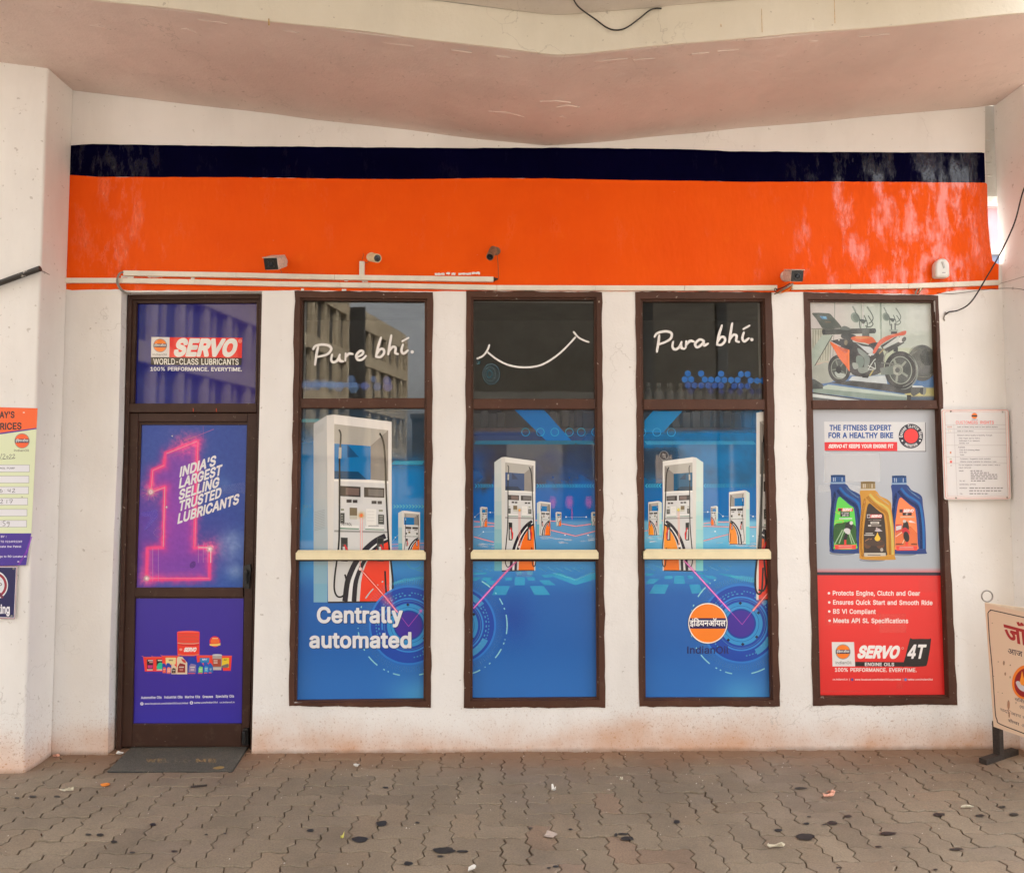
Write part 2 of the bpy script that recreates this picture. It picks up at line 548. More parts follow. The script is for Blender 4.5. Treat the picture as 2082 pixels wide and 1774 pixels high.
def glyph_groups(ch, wt):
    """outlines of a letter, thickened by wt, as [outer, holes...] groups"""
    if (ch, wt) in _gg: return _gg[(ch, wt)]
    def area(q): return sum(q[i-1][0]*q[i][1]-q[i][0]*q[i-1][1] for i in range(len(q)))/2
    def inside(p, q):
        r = False
        for i in range(len(q)):
            a, b = q[i-1], q[i]
            if (a[1] > p[1]) != (b[1] > p[1]) and p[0] < (b[0]-a[0])*(p[1]-a[1])/(b[1]-a[1])+a[0]: r = not r
        return r
    ps = GLY[ch][1]
    dep = [sum(inside(q[0], o) for o in ps if o is not q) for q in ps]
    def grow(q, d):
        if area(q) < 0: q = q[::-1]
        n = len(q); out = []
        for i in range(n):
            a, b, c = Vector(q[i-1]), Vector(q[i]), Vector(q[(i+1) % n])
            e0 = (b-a).normalized(); e1 = (c-b).normalized()
            n0 = Vector((e0.y, -e0.x)); n1 = Vector((e1.y, -e1.x))
            m = n0+n1
            k = max(.35, m.length/2)
            m = m.normalized() if m.length > 1e-4 else n0
            out.append((b.x+m.x*d/k, b.y+m.y*d/k))
        return out
    gr = []
    for i, q in enumerate(ps):
        if dep[i] % 2 == 0:
            g = [grow(q, wt)]
            for j, h in enumerate(ps):
                if dep[j] == dep[i]+1 and inside(h[0], q): g.append(grow(h, -wt))
            gr.append(g)
    _gg[(ch, wt)] = gr
    return gr
# letter outlines of a bold grotesque: char, advance; then closed outlines
_G = r"""
A197;116,206 114,208 80,208 78,206 2,4 2,-2 4,-4 38,-5 40,-3 60,52 134,52 153,-2 155,-4 189,-5 191,-3 192,4;97,156 122,85 72,85
B186;152,187 143,196 136,200 112,208 22,208 20,206 19,-2 21,-4 102,-5 128,-2 140,2 150,9 159,16 164,24 169,33 172,51 171,65 169,74 165,84 156,96 140,107 146,110 159,124 164,139 164,153 161,169 156,180;129,76 135,66 137,56 136,48 134,42 128,36 122,32 108,29 55,28 55,87 107,87 120,82;121,168 126,162 128,156 129,144 125,134 117,126 108,121 94,119 55,119 55,176 105,175 115,172
C208;174,184 156,198 137,207 119,211 90,210 72,206 56,197 44,189 32,175 24,161 16,142 12,121 11,98 12,79 16,62 24,42 33,28 42,18 56,6 72,-2 88,-6 104,-8 128,-6 150,2 164,11 179,25 189,43 192,52 194,62 194,66 192,68 161,69 158,65 154,53 152,49 145,40 140,36 130,31 118,27 112,26 96,27 86,30 78,35 68,42 61,50 54,61 50,73 47,86 46,102 47,117 50,131 55,144 60,154 68,163 76,169 86,173 96,176 114,177 124,175 136,170 144,164 152,155 158,138 161,134 192,135 194,137 194,141 192,152 183,170
D205;161,182 157,187 142,197 128,203 111,207 94,208 22,208 20,206 19,-2 21,-4 92,-5 109,-4 126,0 144,8 157,17 170,30 178,46 185,62 188,82 190,105 185,142 178,157 170,172;134,160 147,142 154,117 155,102 154,87 147,62 141,52 133,43 124,36 114,32 98,29 55,28 55,176 102,175 124,167
E171;153,206 151,208 22,208 20,206 19,-2 21,-4 152,-5 154,-3 155,25 152,28 55,28 55,86 144,86 147,89 147,116 144,119 55,119 55,176 151,176 154,179
F168;152,206 150,208 22,208 20,206 19,-2 21,-4 52,-5 55,-2 55,83 140,83 143,86 143,113 140,116 55,116 55,176 150,176 153,179
G212;174,183 164,193 147,203 129,209 118,211 102,211 87,210 70,205 44,189 32,176 16,144 13,128 11,106 12,79 16,60 23,44 32,28 44,15 56,6 72,-2 88,-6 104,-8 125,-7 139,-3 152,3 165,10 177,22 184,32 191,47 195,62 196,104 193,107 111,107 109,105 108,78 110,76 160,75 158,60 149,45 135,32 128,29 118,27 104,26 87,30 68,42 54,61 50,73 47,89 46,102 47,117 50,131 55,144 60,154 68,163 76,169 86,174 95,176 112,177 130,172 144,163 151,154 160,135 193,135 195,137 195,141 188,161 184,170
H211;187,206 185,208 155,208 152,205 152,121 55,121 55,205 52,208 22,208 20,206 19,-2 21,-4 52,-5 55,-2 55,88 152,88 152,-2 155,-5 185,-5 187,-3
I78;54,206 52,208 22,208 19,205 19,-2 22,-5 52,-5 55,-2
J163;139,206 137,208 107,208 104,205 104,58 103,48 100,40 95,34 89,28 81,26 67,26 59,28 48,40 45,50 44,71 42,73 11,74 8,71 8,55 10,39 16,24 27,8 42,-1 55,-6 71,-8 93,-6 108,0 121,8 132,24 138,38 140,55
K186;177,206 175,208 137,207 55,123 55,205 52,208 22,208 20,206 19,-2 21,-4 52,-5 54,-3 55,74 74,93 143,-4 180,-5 182,-3 183,2 182,4 100,119 177,200
L161;54,206 52,208 22,208 19,205 19,-2 22,-5 146,-5 149,-2 149,25 146,28 55,28
M254;230,206 228,208 190,208 188,206 125,65 62,206 60,208 21,207 19,205 20,-3 22,-5 52,-5 55,-2 55,126 108,7 112,3 138,3 140,5 195,126 195,-2 198,-5 229,-4 231,-2
N212;188,206 186,208 156,208 153,205 153,61 57,206 54,208 22,208 20,206 19,-2 21,-4 52,-5 55,-2 55,142 151,-3 154,-5 186,-5 188,-3
O217;173,184 169,189 156,197 140,206 124,210 90,210 72,206 56,197 46,189 32,175 24,161 16,142 12,121 11,98 12,79 16,62 24,42 33,28 46,14 56,6 72,-2 88,-6 104,-8 126,-6 141,-2 156,6 168,15 182,30 191,44 197,62 201,78 202,98 201,121 197,142 191,158 181,176;145,162 153,154 158,144 163,132 166,117 167,102 166,86 163,73 158,60 153,50 147,43 137,34 128,30 118,27 110,26 96,27 86,30 77,34 67,42 55,60 50,73 47,89 47,114 50,131 54,143 68,162 77,169 86,173 96,176 110,177 126,174 137,169
P182;155,184 145,194 136,199 124,205 111,208 22,208 20,206 19,-2 21,-4 52,-5 55,-2 55,69 98,69 111,70 123,73 136,79 145,84 155,94 161,104 168,125 168,153 161,174;121,167 126,162 131,152 133,138 131,126 129,121 126,116 120,110 116,106 109,104 92,102 55,102 55,176 100,175 115,171
Q217;173,184 169,189 156,197 140,206 124,210 90,210 72,206 56,197 46,189 32,175 24,161 16,142 12,121 11,98 12,79 16,62 24,42 33,28 46,14 56,6 73,-2 88,-6 104,-8 125,-6 141,-2 155,-22 158,-24 189,-24 191,-22 191,-16 168,15 181,28 189,40 197,62 201,82 202,106 201,124 197,142 191,158 181,176;145,162 153,154 158,144 163,132 166,117 167,102 166,86 163,73 158,60 153,50 147,43 137,34 128,30 118,27 110,26 96,27 86,30 77,34 67,42 55,60 50,73 47,89 47,114 50,131 54,143 68,162 77,169 86,173 96,176 110,177 126,174 137,169
R184;156,183 143,196 123,205 106,208 22,208 20,206 19,-2 21,-4 52,-5 55,-2 55,79 94,79 139,-4 174,-5 176,-3 177,2 176,4 132,86 142,91 158,105 166,124 168,148 165,165;119,168 127,158 130,144 128,130 122,120 109,114 94,112 55,112 55,175 104,174
S183;150,188 140,198 119,208 106,210 88,211 65,208 54,204 42,198 26,182 20,172 17,162 16,146 18,133 23,122 29,114 42,104 56,96 102,82 121,75 129,68 133,60 130,44 122,35 118,32 112,29 97,25 76,26 62,31 53,38 48,48 47,57 44,60 12,59 10,57 10,52 15,31 27,14 38,5 50,-1 73,-8 86,-9 106,-8 119,-5 132,0 150,12 159,22 167,43 168,66 163,80 159,88 146,99 133,108 107,117 83,123 70,128 60,133 54,139 51,150 53,161 55,164 64,172 69,174 83,178 90,178 110,175 118,171 124,165 128,159 130,150 133,146 162,146 165,149 164,163 160,174
T183;171,206 169,208 11,208 8,205 8,179 11,176 72,176 72,-2 75,-5 105,-5 108,-2 108,176 169,176 172,179
U211;187,206 185,208 155,208 152,205 152,72 151,62 146,48 136,36 129,32 113,26 94,26 78,32 70,36 61,47 55,64 55,205 52,208 22,208 20,206 19,66 20,54 23,41 30,28 36,19 48,9 58,2 73,-4 88,-7 119,-7 134,-4 148,2 160,9 172,20 177,28 182,39 187,56
V197;192,206 190,208 158,208 156,206 97,50 38,206 36,208 3,208 1,206 0,200 78,-2 80,-4 113,-5 116,-3 192,200
W276;270,206 268,208 236,208 234,206 194,61 154,206 152,208 119,207 116,202 78,61 38,206 36,208 3,207 1,205 1,201 60,-3 62,-5 94,-5 96,-3 136,140 176,-3 178,-5 211,-4 214,0 271,201
X188;178,206 176,208 141,207 92,135 43,207 8,208 6,206 6,200 70,104 4,4 3,-2 5,-4 41,-4 92,73 143,-4 178,-5 180,-3 180,4 114,104 178,200
Y190;184,206 182,208 147,207 93,118 39,207 4,208 2,206 2,200 75,82 75,-2 77,-4 108,-5 110,-3 111,82 184,200
Z179;163,206 161,208 14,208 12,206 11,179 14,176 118,176 13,22 12,-2 14,-4 162,-5 164,-3 165,25 162,28 58,28 62,36 67,42 163,182
a160;130,138 123,145 104,155 86,159 75,159 59,157 44,152 28,143 21,136 16,128 11,118 12,113 15,111 38,105 42,105 44,107 48,114 54,120 62,124 72,127 84,127 93,125 100,120 103,116 105,108 105,101 102,98 98,96 90,96 55,91 35,85 22,78 13,68 9,60 7,46 8,30 10,23 15,14 19,8 26,2 36,-3 52,-8 75,-8 88,-5 100,2 106,8 106,-2 109,-5 137,-5 139,-3 140,104 137,121;105,68 105,50 103,45 98,36 89,28 76,24 63,23 51,28 45,32 42,38 42,46 45,52 48,54 62,60 82,63 89,65 95,65
b174;140,138 128,148 117,155 106,158 95,159 73,157 60,150 50,140 49,206 47,208 19,208 17,206 16,-2 18,-4 47,-5 50,-2 50,10 60,1 74,-6 81,-8 106,-7 117,-4 128,2 146,20 153,32 157,45 160,58 161,80 160,96 153,119 146,132;108,121 118,109 124,94 126,85 126,66 118,42 108,30 103,27 90,24 82,25 74,27 62,35 55,48 52,56 50,78 52,95 55,103 58,110 67,120 73,124 90,127 103,124
c162;137,136 126,146 112,154 105,156 86,159 68,158 56,154 44,148 32,139 25,130 17,118 10,92 9,71 10,58 17,32 25,20 34,9 44,3 57,-4 70,-7 92,-8 112,-4 120,1 131,8 137,15 144,24 148,32 150,39 150,43 148,45 124,52 120,52 118,50 113,38 98,27 92,24 74,24 61,30 56,36 48,48 44,66 44,84 48,101 52,109 61,120 68,124 76,126 87,127 95,125 103,121 115,106 118,101 123,100 146,106 150,109 150,113 140,132
d174;153,206 151,208 122,208 120,206 119,142 110,150 97,157 81,159 66,158 53,155 42,149 34,142 23,130 12,108 10,94 9,72 12,45 17,32 24,20 42,2 53,-4 64,-7 89,-8 97,-6 108,0 120,10 120,-2 123,-5 151,-5 153,-3;102,121 112,110 118,94 120,74 115,48 107,35 96,27 84,24 67,27 61,30 56,35 48,49 44,66 44,85 48,102 56,116 61,121 67,124 84,127 95,124
e166;139,133 124,146 108,155 99,157 78,159 67,158 42,148 25,130 17,118 12,104 9,79 10,60 12,44 17,32 25,20 34,9 44,3 57,-4 71,-7 97,-8 115,-3 125,2 131,6 140,14 144,20 151,34 150,39 147,41 124,47 120,47 118,45 116,40 110,33 103,28 85,23 77,24 70,26 57,34 48,45 44,61 44,63 151,64 153,66 153,94 148,115;106,118 114,105 118,93 44,93 48,105 52,112 67,124 80,127 90,126 101,122
f105;101,211 91,216 82,217 72,217 60,215 50,212 38,202 34,198 30,190 27,176 27,157 1,157 -2,154 -2,129 0,127 27,126 27,-2 30,-5 59,-5 62,-2 62,126 93,126 96,129 95,155 93,157 62,157 62,173 66,180 72,184 78,185 89,182 94,183 96,186 102,206
g174;153,155 151,157 123,157 120,154 120,140 110,150 97,157 81,159 64,158 51,154 34,142 24,132 18,122 12,107 10,94 9,80 10,58 12,46 17,34 24,22 30,16 42,7 53,1 64,-2 75,-3 89,-3 103,1 110,5 120,14 120,-1 118,-14 114,-20 110,-25 102,-30 93,-33 76,-34 56,-26 46,-14 43,-11 39,-11 17,-24 15,-26 15,-30 24,-42 36,-53 42,-57 53,-61 70,-65 98,-65 107,-63 128,-55 136,-49 144,-40 149,-31 153,-18 154,-7;102,121 112,110 118,96 120,79 118,58 112,44 102,34 97,31 90,29 74,29 60,36 56,39 48,51 44,68 44,86 48,103 51,110 56,116 61,121 67,124 84,127 97,124
h168;136,139 127,148 112,156 94,159 78,158 68,155 58,149 50,142 49,206 47,208 19,208 17,206 16,-2 18,-4 47,-5 50,-2 50,90 53,105 58,116 67,123 72,125 83,127 92,126 105,118 109,112 112,104 113,94 113,-2 116,-5 145,-5 147,-3 148,99 145,121
i71;49,155 47,157 19,157 16,154 16,-2 19,-5 47,-5 50,-2;50,208 40,214 27,214 19,210 12,200 12,187 15,182 22,175 31,172 35,172 46,175 51,180 56,191 55,200
j71;49,155 47,157 19,157 16,154 16,-11 14,-22 12,-26 6,-29 -6,-30 -9,-33 -9,-59 -6,-62 5,-62 21,-60 35,-53 45,-40 50,-24;50,208 40,214 27,214 18,210 13,202 11,196 12,188 16,179 23,174 31,172 35,172 45,175 52,182 55,187 55,200
k152;142,155 140,157 104,156 52,103 52,210 49,213 20,213 18,211 17,-2 19,-4 49,-5 51,-3 52,59 63,70 109,-4 144,-5 146,-3 146,4 89,95 142,148
l80;49,206 47,208 19,208 16,205 17,22 20,14 25,6 34,-2 43,-5 74,-4 77,-1 77,4 72,25 70,27 55,26 53,27 50,40
m248;212,146 202,153 192,157 185,159 165,159 150,155 142,151 131,140 128,136 125,140 118,149 110,154 100,158 91,159 73,158 60,151 50,143 50,154 47,157 18,156 16,154 17,-3 19,-5 47,-5 50,-2 50,94 51,102 55,114 61,121 73,126 79,127 92,124 102,116 104,110 105,103 105,-2 108,-5 137,-4 139,-2 139,98 141,108 143,115 148,121 160,126 166,127 179,124 186,121 190,116 192,110 193,100 193,-2 196,-5 226,-4 228,-2 227,113 225,125 220,134
n168;136,139 122,151 112,156 102,158 88,159 78,158 70,156 58,149 50,142 50,154 47,157 19,157 17,155 16,-2 18,-4 47,-5 50,-2 50,90 53,105 58,116 67,123 72,125 83,127 92,126 105,118 109,112 112,104 113,94 113,-2 116,-5 145,-5 147,-3 148,99 145,121
o170;134,139 122,148 98,158 86,159 70,158 56,154 44,148 34,142 25,130 17,118 10,95 9,79 10,60 13,44 17,32 25,20 34,9 44,3 57,-4 68,-7 80,-8 96,-7 110,-4 122,3 132,9 141,20 148,30 154,44 156,60 157,78 154,107 148,120;104,120 115,108 121,92 123,77 121,58 115,42 104,30 90,24 74,24 61,30 52,41 48,48 44,66 44,84 48,101 52,109 61,120 73,126 81,127 90,126
p174;140,138 128,148 118,154 106,158 89,159 73,157 60,150 50,140 50,154 47,157 19,157 17,155 16,-59 18,-61 47,-62 50,-59 50,10 60,1 74,-6 81,-8 104,-7 117,-4 128,2 146,20 153,32 157,45 160,58 161,80 160,96 153,119 146,132;108,121 118,109 124,94 126,85 126,66 118,42 108,30 103,27 90,24 82,25 74,27 62,35 55,48 52,56 50,78 52,95 55,103 58,110 67,120 73,124 90,127 103,124
q174;153,155 151,157 123,157 120,154 120,140 110,150 97,157 75,159 64,158 53,155 34,142 24,132 12,108 10,94 9,72 12,43 24,20 42,2 53,-4 64,-7 89,-8 97,-6 108,0 119,8 119,-59 122,-62 151,-62 154,-59;102,121 112,110 118,94 120,74 115,48 107,35 96,27 84,24 67,27 61,30 56,35 48,49 44,66 44,85 48,102 56,116 61,121 67,124 84,127 95,124
r108;101,156 99,158 74,158 66,156 59,152 50,144 50,154 47,157 19,157 17,155 16,-2 18,-4 47,-5 49,-3 50,94 51,100 54,110 61,118 66,121 76,125 99,124 101,126
s150;125,139 118,145 104,154 94,157 72,159 60,158 44,153 28,144 22,136 17,127 15,119 14,107 15,98 18,90 24,80 34,73 45,67 90,55 98,50 102,44 101,37 94,29 89,26 74,23 65,24 53,28 48,33 45,37 42,46 40,48 36,48 11,42 9,40 9,36 16,18 21,12 34,1 44,-4 60,-8 86,-8 97,-6 116,3 122,7 129,16 137,32 137,46 136,54 133,63 127,72 118,79 106,85 93,89 71,94 58,98 50,104 48,111 49,116 55,122 67,127 73,128 83,127 89,125 93,122 100,114 102,108 105,106 131,111 134,113 135,118 129,132
t95;54,191 52,193 24,193 22,191 21,157 1,157 -1,155 -2,129 1,126 21,126 21,34 22,24 27,12 34,4 42,-1 53,-6 87,-4 90,-1 90,3 85,24 83,26 63,25 57,30 55,40 55,126 85,127 87,129 87,154 84,157 55,157
u168;147,155 145,157 116,157 114,155 113,54 111,47 106,36 102,32 92,27 81,25 72,26 65,28 58,34 55,39 52,48 50,59 50,154 47,157 19,157 17,155 16,52 17,40 19,32 24,20 33,7 42,0 53,-4 62,-6 76,-7 86,-6 96,-3 105,2 114,10 114,-2 117,-5 145,-5 147,-3
v148;142,155 140,157 108,157 106,155 72,52 38,155 36,157 4,157 2,155 1,150 3,145 54,-2 56,-4 87,-5 90,-3 141,145 143,150
w220;214,155 212,157 181,157 179,155 154,56 124,155 122,157 93,156 90,152 62,56 37,155 35,157 3,156 1,154 1,150 44,-3 46,-5 77,-5 79,-3 108,93 137,-3 139,-5 171,-4 174,0 215,150
x150;139,155 137,157 103,156 73,108 43,156 9,157 7,155 7,148 51,78 4,4 3,-2 5,-4 40,-4 73,48 106,-4 140,-5 142,-3 142,4 95,78 139,148
y149;143,155 141,157 109,157 106,155 73,55 38,155 36,157 4,157 2,155 1,150 2,146 54,-1 49,-17 42,-26 33,-30 22,-28 18,-28 16,-30 15,-57 17,-59 42,-62 58,-58 61,-56 74,-43 83,-22 143,146 144,150
z156;137,155 135,157 17,157 15,155 14,127 17,124 92,124 13,22 12,-2 14,-4 137,-5 139,-3 140,25 137,28 60,28 137,128
0185;144,187 132,199 117,207 107,210 94,211 74,210 62,206 48,198 38,188 28,173 23,161 18,143 15,124 14,98 15,78 18,61 23,42 28,30 37,16 48,6 61,-2 74,-6 88,-8 107,-6 120,-2 132,6 144,16 151,28 159,43 166,78 167,98 166,124 159,160 151,176;112,170 119,164 123,155 130,132 133,102 130,70 124,49 119,40 112,33 106,28 98,26 82,26 76,28 68,33 58,48 54,59 49,86 49,117 51,133 54,144 58,156 68,169 75,174 82,178 92,179 100,178
1185;114,206 112,208 77,208 32,176 29,173 29,141 32,138 38,139 80,170 80,27 28,26 26,24 26,-2 29,-5 158,-5 161,-2 161,24 159,26 115,27
2185;143,188 134,198 126,203 116,208 104,210 87,211 65,208 52,202 45,198 30,180 25,170 22,156 21,143 24,140 54,141 56,143 56,151 58,156 63,168 76,177 88,179 100,177 107,175 116,168 121,160 123,154 123,144 112,120 90,94 22,22 21,-2 23,-4 158,-5 160,-3 161,25 158,28 72,28 131,90 150,118 156,133 157,161 153,173
3185;153,206 151,208 26,208 24,206 23,179 26,176 105,176 59,124 58,97 61,94 80,94 99,92 108,88 114,85 122,75 124,69 127,59 124,44 119,36 108,29 94,25 81,25 68,29 58,34 52,43 49,55 46,58 14,57 12,55 12,50 14,40 18,30 24,20 32,10 40,5 52,-1 64,-6 84,-8 102,-7 126,1 136,7 152,22 158,35 161,45 162,55 161,71 158,81 152,92 147,101 136,109 116,118 101,121 153,180
4185;141,206 139,208 101,208 98,206 11,65 11,40 14,37 108,37 108,-2 111,-5 140,-4 142,-2 142,37 167,37 170,40 169,68 167,70 142,70;108,154 108,70 53,70
5185;151,206 149,208 36,208 33,205 22,104 23,98 26,96 53,93 63,100 75,104 88,106 101,103 107,100 117,92 124,79 126,66 124,50 118,38 102,28 87,25 83,25 71,29 63,34 57,42 54,54 51,57 21,56 19,54 20,40 23,32 28,22 36,11 54,-1 65,-5 85,-8 103,-7 114,-4 126,2 136,8 146,18 153,28 160,51 161,77 157,94 152,105 144,116 135,125 128,129 120,133 103,138 77,137 69,135 60,130 65,176 149,176 152,179
6185;133,206 131,208 99,208 96,206 41,124 31,108 23,86 21,76 20,62 21,50 24,38 36,16 44,8 54,2 66,-4 76,-7 94,-8 105,-7 116,-4 136,7 146,17 151,26 157,38 160,49 161,60 160,77 153,98 147,108 138,117 130,122 119,127 108,130 97,131 84,130 133,200;112,93 118,87 124,78 126,64 124,49 118,38 108,29 102,26 92,24 78,27 67,33 63,37 57,49 55,62 57,78 63,89 73,97 84,101 104,99
7185;160,206 158,208 23,208 21,206 20,179 23,176 122,176 34,2 34,-2 36,-4 68,-5 70,-3 161,177
8185;150,183 134,198 126,203 115,208 94,211 76,210 66,208 56,204 46,198 32,184 24,164 23,155 24,140 27,130 33,120 47,107 36,100 26,88 22,82 16,65 16,51 17,41 20,32 25,23 31,14 42,6 52,0 75,-7 88,-8 106,-7 128,0 140,6 148,12 155,22 161,32 164,41 165,65 160,80 155,88 148,96 138,105 134,107 148,120 154,130 157,140 158,149 157,164;121,77 127,68 129,62 129,52 127,44 125,40 116,31 112,29 98,25 82,25 64,31 54,44 51,54 54,67 60,77 70,84 83,89 98,89 109,85;116,170 121,161 123,150 121,140 119,135 112,127 108,125 96,121 85,121 73,125 65,130 60,140 58,151 60,161 65,169 69,173 78,177 92,179 108,175
9185;146,186 136,196 126,203 105,210 87,211 75,210 54,202 38,190 30,178 24,164 21,155 20,144 21,127 29,104 35,96 42,88 63,76 84,73 96,73 48,4 47,-2 49,-4 83,-4 129,62 148,92 158,117 160,128 161,142 160,153 157,165 151,178;113,171 118,165 122,159 124,154 126,141 124,126 118,116 108,107 102,104 91,102 78,105 67,111 63,115 57,126 55,140 57,154 63,166 67,170 78,177 89,179 103,177
.79;58,29 50,36 44,39 36,40 26,36 18,29 15,23 15,10 18,4 26,-3 32,-6 40,-7 50,-3 58,4 61,10 61,23
,79;59,31 57,33 25,33 23,31 10,-46 10,-50 12,-52 36,-53 38,-51 60,26
'86;58,206 56,208 26,208 23,205 26,128 27,124 29,122 53,122 56,125 59,198
-185;139,101 137,103 44,103 41,100 41,73 44,70 137,70 140,73
/104;98,216 96,218 69,218 66,214 1,-29 1,-33 4,-36 30,-36 33,-32 99,210
:79;58,29 50,36 44,39 36,40 26,36 18,29 15,23 15,10 18,4 26,-3 32,-6 40,-7 50,-3 58,4 61,10 61,23;58,139 50,146 44,149 36,150 26,146 18,139 15,133 15,120 18,114 26,107 32,104 40,103 50,107 58,114 61,120 61,133
%274;233,82 226,88 218,92 211,94 197,95 184,92 176,88 170,85 165,78 161,72 157,63 155,51 155,35 157,22 164,8 174,-2 191,-8 203,-9 211,-8 226,-2 231,1 236,8 241,15 245,29 245,57 241,71;220,206 218,208 191,208 188,206 49,4 48,-2 50,-4 78,-5 81,-3 219,198 221,201;208,65 213,58 215,47 215,39 213,28 208,21 201,19 196,20 192,22 188,28 186,39 186,47 188,58 192,64 195,66 201,67;103,199 96,205 88,209 79,211 67,212 60,211 47,206 40,201 34,196 25,174 25,146 34,124 44,115 61,109 73,108 80,109 88,111 96,115 107,125 111,132 115,146 115,174 111,188;78,182 80,179 84,170 84,150 80,141 78,138 70,136 66,137 60,141 56,150 56,170 60,179 62,182 70,184
&183;124,193 110,204 99,208 92,210 68,210 52,205 44,199 36,192 32,186 28,179 25,162 27,142 39,120 46,111 30,98 24,92 15,80 9,64 10,42 12,32 18,22 24,14 32,6 51,-4 66,-7 82,-8 91,-7 101,-5 120,2 131,10 144,-5 177,-5 180,-2 179,4 153,35 160,46 164,56 168,76 167,93 165,95 137,94 135,92 134,79 129,64 96,106 111,116 122,127 127,136 133,148 134,154 134,172 132,179;69,85 110,35 98,29 84,24 71,24 59,28 51,34 44,47 44,58 48,67 52,72 57,77;94,175 98,170 99,166 100,162 98,153 82,138 74,132 61,151 60,156 61,166 74,178 86,179
(113;98,219 96,221 69,221 66,219 60,208 53,192 42,160 35,131 31,101 32,60 35,41 40,20 46,-1 54,-20 66,-40 69,-43 96,-43 99,-40 99,-36 80,7 72,34 67,59 65,80 67,110 73,140 82,171 99,214
)113;44,219 41,221 13,221 10,218 10,214 23,186 37,141 42,110 44,86 42,60 38,35 24,-5 10,-36 10,-40 13,-43 41,-43 44,-41 56,-17 68,14 75,40 78,60 79,86 77,113 71,148 62,179
"""
GLY = {}
for _ln in _G.strip("\n").split("\n"):
    _h, *_ps = _ln[1:].split(";")
    GLY[_ln[0]] = (int(_h), [[tuple(map(int, p.split(","))) for p in q.split(" ")] for q in _ps if q])

# ================================================================ materials of the place
M_WALL = plaster('lime_washed_plaster', (.84, .82, .80, 1), (.76, .73, .70, 1), dirt=1.0)
M_PIL = plaster('lime_washed_plaster_pillar', (.84, .82, .795, 1), (.76, .73, .70, 1), dirt=.9)
M_SOF = plaster('mauve_washed_soffit', (.71, .595, .545, 1), (.60, .50, .455, 1), bumpk=2.2)
M_BEAM = plaster('cream_washed_beam', (.80, .755, .655, 1), (.70, .65, .54, 1), bumpk=1.5)
M_CEIL = plaster('grey_washed_ceiling', (.66, .60, .55, 1), (.56, .51, .46, 1))
M_ORANGE = gloss_paint('orange_gloss_paint', (.80, .085, .004, 1), (.86, .105, .005, 1), .08, (.9, .15, .008, 1), .95, .08)
M_NAVY = gloss_paint('navy_gloss_paint', (.0008, .0006, .012, 1), (.0016, .0012, .018, 1), .1, None, .55, .01)
M_FRAME = frame_paint('brown_enamel', (.074, .030, .018, 1), .55)
M_DOOR = frame_paint('dark_brown_enamel', (.048, .021, .014, 1), .35)
M_BEAD = frame_paint('glazing_bead_brown', (.045, .019, .012, 1), .2)
M_TRUNK = simple('ivory_pvc_trunking', (.74, .69, .59, 1), .45, .1, 8, .1)
M_CREAM = simple('cream_painted_rail', (.80, .70, .46, 1), .4, .06, 12, .1)
M_BLACK = simple('black_plastic', (.012, .012, .013, 1), .35, .2, 40, .1)
M_BLACKGLOSS = simple('black_camera_face', (.006, .006, .007, 1), .12, .2, 40, .05)
M_WHITEP = simple('white_plastic', (.70, .68, .64, 1), .35, .06, 30, .05)
M_DIRTYW = simple('grimy_white_plastic', (.58, .49, .42, 1), .45, .3, 60, .2)
M_CREAMP = simple('yellowed_plastic', (.66, .56, .34, 1), .4, .12, 50, .1)
M_BROWNCAM = simple('rusty_camera_shell', (.20, .12, .07, 1), .55, .4, 80, .3)
M_LENS = simple('lens_glass', (.008, .012, .02, 1), .05, .1, 20, 0)
M_WIRE = simple('black_cable', (.014, .012, .012, 1), .5, .2, 60, .1)
M_WIREG = simple('grey_cable', (.24, .22, .19, 1), .5, .25, 60, .1)
M_WIREO = simple('brown_cable', (.16, .09, .03, 1), .5, .4, 90, .1)
M_WIREY = simple('orange_wire', (.65, .25, .02, 1), .45, .1, 60, .1)
M_STEEL = simple('worn_steel', (.30, .28, .26, 1), .35, .25, 60, .2, metal=.9)
M_RUST = simple('rusty_iron', (.030, .019, .013, 1), .7, .5, 70, .4)
M_PRINT = print_mat('printed_vinyl', .32)
M_SIGNP = print_mat('printed_board', .38)
M_FILM = print_mat('glossy_window_film', .03, .5, 0.0)
M_GLASS = glass_mat('window_glass', (.97, .98, .975, 1), 1.5)
M_CONC = plaster('raw_concrete', (.68, .65, .60, 1), (.46, .44, .40, 1), bumpk=3)
M_ROOM = simple('shop_room_paint', (.34, .31, .27, 1), .8, .15, 3, .1)

